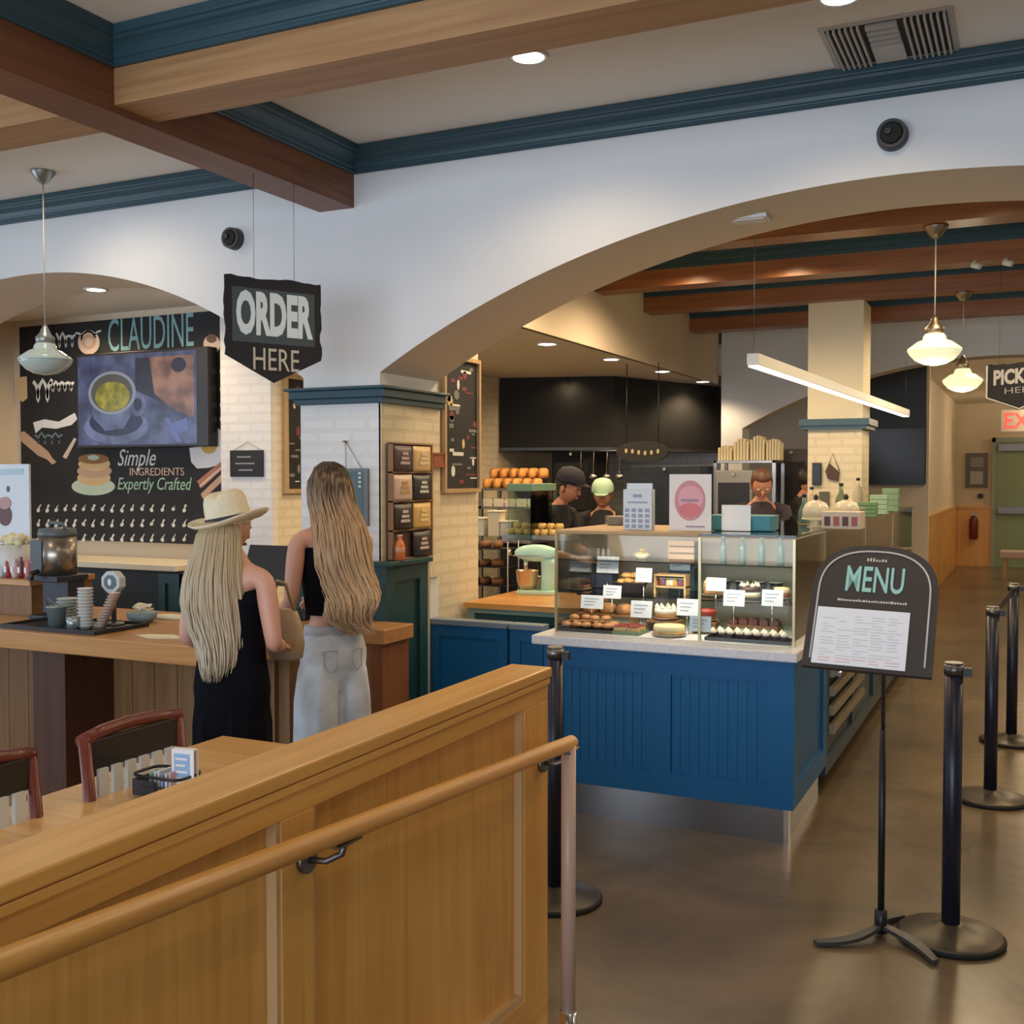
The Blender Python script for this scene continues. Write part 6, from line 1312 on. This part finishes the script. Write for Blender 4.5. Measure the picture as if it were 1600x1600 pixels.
# ================================================================== PREP TABLE, MIXER, LEFT KITCHEN
PZ = .93
A = at(724, 941, 'z', PZ); xR = -2.22
pt = thing('prep_table', 'butcher block prep table with a teal-green frame behind the blue gates', 'table', ((A.x+xR)/2, 6.05, 0))
y0 = A.y; x0 = A.x
mb = MB(); n = 8; y1 = 6.22
for k in range(n): mb.box(x0, y0+(y1-y0)*k/n+.0005, PZ-.03, xR+.25*0, y0+(y1-y0)*(k+1)/n-.0005, PZ)
part('worktop', mb, wood('butcher_block', (.58, .26, .06), (.74, .40, .12), 'x', .35), pt, world=True)
gf = mat('sage_frame', (.20, .30, .25), .4)
for x in (x0+.02, xR-.06):
    for y in (y0+.02, y1-.06): part('leg', MB().box(x, y, 0, x+.04, y+.04, PZ-.031), gf, pt, world=True)
part('front_panel', MB().box(x0+.061, y0+.03, .3, xR-.061, y0+.05, PZ-.06), M_GREENCAB, pt, world=True); part('apron', MB().box(x0+.02, y0+.015, PZ-.058, xR-.02, y0+.028, PZ-.031), gf, pt, world=True)
q = at(846, 928, 'z', PZ); d = (q-CAM).dot(_f); sc = 70*d/F/.33
mx = thing('stand_mixer', 'mint green stand mixer on the butcher block table', 'mixer', (q.x, q.y, PZ+.0005), math.radians(8)); S = sc
L3 = lambda *pts: [tuple(c*S for c in p) for p in pts]
part('base', MB().prism([(x*S, y*S) for x, y in [(-.17, -.08), (-.14, -.10), (.08, -.10), (.11, -.07), (.11, .07), (.08, .10), (-.14, .10), (-.17, .08)]], frame((0, 0, 0), (1, 0, 0), (0, 1, 0), (0, 0, 1)), 0, .03*S), mat('mint_base', (.55, .78, .62), .35), mx, bv=.006)
part('column', MB().loft([(.05*S, 0, .03*S, .055*S, .06*S), (.05*S, 0, .12*S, .05*S, .05*S), (.055*S, 0, .22*S, .056*S, .05*S), (.055*S, 0, .26*S, .06*S, .055*S)], 20), M_MINT, mx)
mb = MB(); mb.ball((.012*S, 0, 0), .17*S, .065*S, .064*S, 24, 14, 0, lambda p, v: V((v.x, v.y*(1-.15*p.x*-1 if p.x < 0 else 1), v.z))); mb.v = [Matrix.Translation((-.05*S, 0, .30*S)) @ p for p in mb.v]; hd = part('head', mb, M_MINT, mx)
part('hub', MB().cyl((-.235*S, 0, .30*S), (-.25*S, 0, .30*S), .025*S, n=16), M_CHROME, hd); part('trim_band', MB().box(-.2*S, -.0665*S, .28*S, .09*S, .0665*S, .287*S), M_CHROME, hd)
part('beater_shaft', MB().cyl((-.12*S, 0, .25*S), (-.12*S, 0, .17*S), .016*S, n=12), M_CHROME, mx)
part('bowl', MB().lathe([(.045*S, .031*S), (.075*S, .08*S), (.085*S, .17*S), (.088*S, .172*S), (.08*S, .17*S), (.04*S, .04*S), (0, .04*S)], (-.11*S, 0, 0), 24), mat('bowl_glow', (.70, .48, .28), .3, .5), mx)  # bowl in a plain peach-toned half metal
# small items on the prep table right of the mixer
for k, (px, c, n_) in enumerate(((890, (.55, .50, .36), 'tall beige'), (906, (.62, .42, .22), 'peach'))):
    q = at(px, 918-8*k, 'z', PZ); q.y = min(q.y, 6.15); q.x = min(q.x, -2.27)
    g = thing('storage_tub', n_+' storage tub on the prep table right of the mixer', 'tub', q+V((0, 0, .0005))); part('tub', MB().lathe([(.035, 0), (.042, .09), (.04, .09), (.033, .004), (0, .004)], n=18), mat('tub_%d' % k, c, .4), g); part('lid', MB().cyl((0, 0, .091), (0, 0, .1), .044, n=18), mat('tub_lid', (.40, .45, .42), .4), g)
# sandwich case and rack left of the table
X0, X1 = at(694, 860, 'y', 6.25).x, at(806, 860, 'y', 6.25).x
sc_ = thing('sandwich_case', 'steel counter with a green-glass sandwich case of yellow food behind the gates', 'display case', ((X0+X1)/2, 6.5, 0))
zc0 = at(740, 846, 'y', 6.25).z; zc1 = at(740, 768, 'y', 6.25).z
X0 = max(X0, -2.96)
part('counter', MB().box(X0-.25, 6.5, 0, X1, 6.9, zc0-.02), M_BLACKM, sc_, world=True); part('ledge', MB().box(X0-.25, 6.48, zc0-.02, X1, 6.92, zc0), M_STEEL, sc_, world=True)
part('glass_front', MB().box(X0-.2, 6.52, zc0, X1-.02, 6.526, zc1), M_GLASSG, sc_, world=True); part('glass_side', MB().box(X1-.026, 6.528, zc0, X1-.02, 6.88, zc1), M_GLASSG, sc_, world=True)
part('green_header', MB().box(X0-.2, 6.5, zc1, X1, 6.9, zc1+.05), mat('header_green', (.16, .28, .20), .4), sc_, world=True, bv=.004)
rd = random.Random(31); base = V(((X0+X1)/2, 6.66, zc0+.002))
tr_ = thing('food_tray', 'steel tray of yellow sandwiches inside the sandwich case', 'tray', base); part('tray', MB().box(-.26, -.09, 0, .22, .12, .03), M_STEEL, tr_)
pile(base+V((0, 0, .031)), [(-.22+.062*i, -.04+.07*j, .0, rd.uniform(-.3, .3)) for i in range(7) for j in range(2)]+[(-.19+.062*i, 0, .04, rd.uniform(-.3, .3)) for i in range(6)], 'wrapped_sandwich', 'small yellow wrapped sandwich on the steel tray', 'sandwich', 'yellow wrapped sandwiches', lambda: MB().loft([(0, 0, 0, .026, .03), (0, 0, .02, .03, .034), (0, 0, .036, .022, .025)], 10), mat('sandwich_yellow', (.68, .46, .16), .6, noise=.3, nscale=40))
for k, (px, h, c) in enumerate(((752, .12, (.60, .58, .46)), (776, .17, (.66, .58, .40)), (795, .10, (.58, .56, .48)))):
    q = at(px, 835, 'y', 6.84); q.z = zc0+.002; g = thing('cream_tub', ('left', 'tall middle', 'right')[k]+' cream tub at the right end of the sandwich case', 'tub', q); part('tub', MB().box(-.045, -.05, 0, .045, .05, h), mat('cream_tub_%d' % k, c, .5), g, bv=.006); part('lid', MB().box(-.05, -.055, h, .05, .055, h+.012), M_CREAM, g, bv=.003)
# wire rack of loaves in front of it
wx0, wx1 = at(742, 900, 'y', 6.44).x, at(812, 900, 'y', 6.44).x
wr = thing('wire_rack', 'black wire rack of dark loaves behind the mixer', 'rack', ((wx0+wx1)/2, 6.34, 0)); zr = at(770, 852, 'y', 6.3).z
ww = (wx1-wx0)/2; wy = 6.34
for k in range(3): z = PZ+.01+(zr-PZ-.01)*k/2.2; part('shelf', MB().box((wx0+wx1)/2-ww, wy-.08, z, (wx0+wx1)/2+ww, wy+.08, z+.006), M_BLACK, wr, world=True)
mb = MB()
for sx in (-1, 1):
    for sy in (-1, 1): part('post', MB().cyl(((wx0+wx1)/2+sx*ww, wy+sy*.08, 0), ((wx0+wx1)/2+sx*ww, wy+sy*.08, zr+.03), .005, n=6), M_STEELD, wr, world=True)
its = [(-ww+.05+.085*i, 0, (zr-PZ-.01)*k/2.2+.017, rd.uniform(-.2, .2)) for k in range(3) for i in range(max(2, int(ww*2/.085)))]
pile(V(((wx0+wx1)/2, wy, PZ)), its, 'dark_loaf', 'small dark loaf on the black wire rack', 'bread', 'dark loaves on the wire rack', lambda: MB().loft([(0, 0, 0, .03, .055), (0, 0, .025, .034, .06), (0, 0, .045, .02, .04)], 12), BUND, ['small dark loaf, %s from the left on the %s shelf of the wire rack' % (ORD[i % (len(its)//3)], ('bottom', 'middle', 'top')[i//(len(its)//3)]) for i in range(len(its))])
# ================================================================== BACK KITCHEN
def pbox(name, label, cat, px0, px1, r0, r1, Y_, dep, m, bv=.004):
    A = at(px0, r0, 'y', Y_); B_ = at(px1, r1, 'y', Y_); return A.x, B_.x, B_.z, A.z
hp = [(-4.64, 9.4), (-3.58, 9.68), (-2.98, 11.3), (-2.98, 11.36), (-4.64, 11.36)]
hA = at(775, 700, 'y', 10.15); zb = 1.93
hd_ = thing('extractor_hood', 'huge black kitchen extractor hood under the soffit', 'hood', (-3.9, 10.8, zb))
mb = MB(); mb.prism([(p[0], p[1]) for p in hp], frame((0, 0, 0), (1, 0, 0), (0, 1, 0), (0, 0, 1)), zb, 2.595); part('canopy', mb, M_BLACKM, hd_, world=True)
mb = MB(); mb.prism([(p[0], p[1]-.01) for p in hp], frame((0, 0, 0), (1, 0, 0), (0, 1, 0), (0, 0, 1)), zb-.03, zb-.001); part('lower_lip', mb, mat('hood_lip', (.03, .03, .03), .4), hd_, world=True)
# cooking line under the hood
kl = thing('cooking_line', 'dark steel cooking line along the white tiled kitchen wall', 'kitchen unit', (-3.8, 11.0, 0))
part('body', MB().box(-4.64, 10.4, 0, -3.0, 11.38, .95), M_BLACKM, kl, world=True); part('top', MB().box(-4.64, 10.38, .95, -3.0, 11.38, .98), M_STEEL, kl, world=True)
for k in range(4): part('oven_door', MB().box(-4.6+k*.4, 10.385, .2, -4.23+k*.4, 10.399, .9), M_STEELD, kl, world=True)
def shelfunit(name, label, x0, x1, y0, y1, zs, m=M_STEELD, top=None):
    t = thing(name, label, 'shelf', ((x0+x1)/2, (y0+y1)/2, 0)); H_ = top or zs[-1]+.02
    for z in zs: part('shelf', MB().box(x0, y0, z, x1, y1, z+.02), m, t, world=True)
    for x in (x0, x1-.03):
        for y in (y0, y1-.03): part('upright', MB().box(x, y, 0, x+.03, y+.03, H_), m, t, world=True)
    return t
a = at(752, 770, 'y', 8.6); b = at(846, 770, 'y', 8.6); zb_ = a.z-.02
shelfunit('bread_shelf', 'steel shelf rack holding orange-brown bread at the back left of the kitchen', a.x, b.x, 8.55, 8.95, [.5, 1.0, zb_-.12, zb_+.04], M_STEELD)
its = []
n = 6
for j in range(2):
    for i in range(n): its.append((a.x+.06+(b.x-a.x-.12)*i/(n-1), 8.64+.11*(j % 2)*1.2, zb_+.061+.09*j, .1*(i % 3)))
pile(V((0, 0, 0)), its, 'bread_loaf', 'orange-brown bread loaf on the steel shelf rack', 'bread', 'bread loaves on the shelf rack', lambda: MB().loft([(0, 0, 0, .04, .09), (0, 0, .03, .046, .1), (0, 0, .075, .042, .09), (0, 0, .09, .02, .06)], 14), mat('bread_orange', (.62, .28, .07), .55, noise=.3, nscale=14), ['orange-brown bread loaf, %s from the left in the %s row on the steel shelf' % (ORD[i % 6], ('lower', 'upper')[i//6]) for i in range(12)])
its = [(a.x+.07+(b.x-a.x-.14)*i/4, 8.66, zb_-.099, 0) for i in range(5)]
pile(V((0, 0, 0)), its, 'white_plate_stack', 'low stack of pale trays under the orange-brown bread', 'plates', 'pale trays under the bread', lambda: MB().box(-.06, -.08, 0, .06, .08, .03).box(-.065, -.085, .03, .065, .085, .05).box(-.06, -.08, .05, .06, .08, .07), M_CREAM, ['low stack of pale trays under the bread, %s from the left' % ORD[i] for i in range(5)])
def unit(name, label, cat, px0, px1, r0, Y_, dep, m, m2, zb=0, detail=3):
    A = at(px0, r0, 'y', Y_); B_ = at(px1, r0, 'y', Y_); zt = A.z
    t = thing(name, label, cat, ((A.x+B_.x)/2, Y_, zb)); part('body', MB().box(A.x, Y_, zb+.001, B_.x, Y_+dep, zt), m, t, world=True, bv=.006)
    W_ = B_.x-A.x
    for k in range(detail): z0 = zb+(zt-zb)*(.1+.3*k)*1.0; part('door', MB().box(A.x+W_*.08, Y_-.012, z0, B_.x-W_*.08, Y_-.001, z0+(zt-zb)*.24), m2, t, world=True)
    part('control_knob', MB().cyl(((A.x+B_.x)/2, Y_-.001, zt-.03), ((A.x+B_.x)/2, Y_-.03, zt-.03), .015, n=10), M_CHROME, t, world=True); return t
unit('tall_oven', 'tall black oven between the two kitchen workers', 'oven', 862, 925, 705, 9.75, .45, M_BLACKM, M_BLACK)
unit('dark_refrigerator', 'dark navy refrigerator behind the calendar-like card', 'refrigerator', 985, 1095, 728, 9.2, .5, mat('navy_black', (.012, .018, .028), .5), mat('navy_black2', (.016, .024, .036), .4))
unit('coffee_machine', 'steel coffee machine behind the white card and pink poster', 'coffee machine', 1118, 1176, 735, 9.0, .4, mat('machine_grey', (.30, .28, .24), .4, .6), M_BLACK)
unit('dark_cabinet', 'dark brown tall cabinet left of the cream column', 'cabinet', 1212, 1262, 702, 10.0, .5, mat('cab_brown', (.05, .035, .03), .5), M_BLACKM)
# paper bag bundles on a shelf over the coffee machine
a = at(1115, 720, 'y', 9.5); b = at(1212, 720, 'y', 9.5)
ss = shelfunit('bag_shelf', 'steel shelf rack of cream paper bags over the coffee machine', a.x, b.x, 9.5, 9.9, [1.0, a.z-.02], M_STEEL)
w2 = (b.x-a.x)
for k, (x_, wd_, h_) in enumerate(((.02, .13, .14), (.16, .14, .20), (.31, .13, .22), (.45, .12, .19))):
    if x_+wd_ > w2+.05: continue
    g = thing('paper_bag_bundle', ('first', 'second', 'third', 'last')[k]+' bundle of cream paper bags from the left on the kitchen shelf', 'paper bags', (a.x+x_+wd_/2, 9.65, a.z+.001))
    for j in range(5): part('bag', MB().box(-wd_/2+wd_/5*j+.002, -.09, 0, -wd_/2+wd_/5*(j+1)-.002, .09, h_*(1-.04*((j-2)**2))), mat('bag_cream', (.74, .64, .42), .7), g, bv=.006)
# hanging oval sign with gold marks
q = at(1003, 706, 'y', 8.7); wd_ = .22
t = thing('hanging_oval_sign', 'black rounded sign with gold marks hanging in the kitchen', 'sign', (q.x, 8.7, q.z-.09)); F_ = FY((q.x, 8.7, q.z))
mb = MB(); mb.prism(ell(0, 0, wd_*1.05, .09, 30), F_, -.03, 0); part('board', mb, M_BLACKM, t, world=True)
mb = MB()
for k in range(6): mb.prism(ell(-.14+.056*k, .01*math.cos(k), .012, .02, 8), F_, 0, .003)
part('gold_marks', mb, mat('sign_gold', (.42, .34, .18), .5), t, world=True)
for s_ in (-.14, .14): part('chain', MB().cyl((q.x+s_, 8.71, q.z+.07), (q.x+s_, 8.71, 2.6), .004, n=6), M_BLACK, t, world=True)
# wall shelf with pots
a = at(790, 722, 'y', 11.2); 
# phone and note hanging on the column
YC = 8.745; F_ = FY((0, YC, 0)); A = at(1270, 723, 'y', YC); B_ = at(1284, 758, 'y', YC)
t = thing('wall_phone', 'small black device on the cream column, left of the hanging bag', 'phone', ((A.x+B_.x)/2, YC, B_.z)); mb = MB(); mb.fb(F_, A.x, B_.x, B_.z, A.z, .001, .03); part('body', mb, M_BLACK, t, world=True, bv=.004)
mb = MB(); mb.fb(F_, A.x+.012, B_.x-.012, B_.z+.03, A.z-.02, .03, .032); part('face', mb, mat('navy_black2', (.016, .024, .036), .4), t, world=True)
A = at(1290, 730, 'y', YC); B_ = at(1312, 752, 'y', YC); H_ = at(1301, 708, 'y', YC)
t = thing('hanging_chalk_sign', 'dark crooked plaque hanging by a string on the cream column', 'sign', ((A.x+B_.x)/2, YC, B_.z)); mb = MB(); mb.prism([(A.x, A.z-.03), (A.x+.03, A.z+.03), (B_.x, A.z-.04), (B_.x-.01, B_.z), (A.x+.02, B_.z+.02)], F_, .002, .02); part('plaque', mb, mat('plaque_brown', (.07, .035, .025), .6), t, world=True)
mb = MB(); mb.tube([(A.x+.02, YC-.01, A.z), (H_.x, YC-.01, H_.z), (B_.x, YC-.01, A.z-.03)], .004, 5); part('string', mb, M_BRASS, t, world=True)
A = at(1281, 768, 'y', YC); B_ = at(1296, 792, 'y', YC)
mb = MB(); mb.fb(F_, A.x, B_.x, B_.z, A.z, .001, .035); solo('wall_switch_box', mb, mat('switch_dark', (.10, .09, .06), .5), 'small dark box low on the cream column', 'switch box', bv=.003)

# ---- more of the busy kitchen
for k, (px, row, Y_, r_, h, c, n_) in enumerate(((784, 722, 9.9, .10, .13, (.30, .30, .30), 'wide steel'), (820, 722, 9.9, .08, .17, (.10, .10, .11), 'tall dark'), (844, 705, 9.9, .07, .10, (.34, .32, .30), 'small steel'))):
    q = at(px, row, 'y', Y_); zz = 1.50
    g = thing('stock_pot', n_+' stock pot on the shelf under the extractor hood', 'pot', (q.x, Y_+.0, zz+.0215)); pm = mat('pot_%d' % k, c, .35, .8)
    part('pot', MB().lathe([(r_*.96, 0), (r_, .01), (r_, h), (r_*.97, h), (r_*.94, .01), (0, .01)], n=24), pm, g); part('lid', MB().lathe([(r_*1.02, h+.001), (r_*.9, h+.015), (0, h+.03)], n=24), pm, g); part('handle', MB().tube([(-r_, 0, h*.7), (-r_-.03, 0, h*.72), (-r_-.03, 0, h*.85), (-r_, 0, h*.87)], .006, 6).tube([(r_, 0, h*.7), (r_+.03, 0, h*.72), (r_+.03, 0, h*.85), (r_, 0, h*.87)], .006, 6), pm, g)
A = at(778, 722, 'y', 9.8); B_ = at(856, 722, 'y', 9.8)
shelfunit('pot_shelf', 'dark shelf rack with stock pots under the extractor hood', A.x, B_.x, 9.8-.06, 10.05, [.6, 1.05, 1.50], M_STEELD)
for k, px in enumerate((905, 925, 946, 966)):
    q = at(px, 712, 'y', 9.6); q.y = 9.63; g = thing('hanging_ladle', ('first', 'second', 'third', 'fourth')[k]+' steel ladle from the left hanging under the hood', 'ladle', (q.x, q.y, 1.62)); part('handle', MB().tube([(0, 0, .28), (0, .02, .285), (0, .02, .25), (0, 0, .05)], .006, 6), M_STEEL, g); part('scoop', MB().ball((0, 0, .03), .035+.006*(k % 2), .035, .028, 14, 8), M_STEEL, g)
bar = at(935, 700, 'y', 9.64); mb = MB().cyl((at(890, 700, 'y', 9.65).x, 9.65, 1.895), (at(980, 700, 'y', 9.65).x, 9.65, 1.895), .008, n=8)
solo('utensil_rail', mb, M_STEELD, 'thin steel rail for ladles along the lower edge of the hood', 'rail')
for k, (px, h, c, n_) in enumerate(((872, .05, (.50, .46, .38), 'pale stack of plates'), (888, .045, (.46, .43, .36), 'second pale stack of plates'))):
    q = at(px, 826, 'y', 5.55); q.x = max(q.x, gx0+.09+.0); g = thing('plate_stack', n_+' at the left end of the pastry case top', 'plates', (gx0+.09+.13*k, 5.6, CTOP+.0005))
    for j in range(5): part('plate', MB().lathe([(.035, j*h/5), (.058, (j+.8)*h/5), (.058, (j+.95)*h/5), (0, (j+.6)*h/5)], n=22), mat('plate_%d' % k, c, .4), g)
for k, (px, Y_, h, c, n_) in enumerate(((1256, 6.3, .07, (.10, .18, .17), 'dark green'), (1268, 7.4, .10, (.5, .42, .28), 'tan'), (1340, 7.6, .16, (.46, .40, .28), 'beige'), (1362, 6.6, .13, (.20, .24, .14), 'olive'))):
    q = at(px, 830, 'y', Y_); q.z = CTOP-.002; q.x = min(max(q.x, -1.45), -1.02)
    g = thing('syrup_bottle', n_+' bottle standing on the service line', 'bottle', q); part('bottle', MB().lathe([(.03, 0), (.033, .005), (.033, h), (.012, h+.05), (.012, h+.08), (0, h+.08)], n=18), mat('syrup_%d' % k, c, .25), g); part('cap', MB().cyl((0, 0, h+.081), (0, 0, h+.10), .013, n=12), M_BLACK, g)
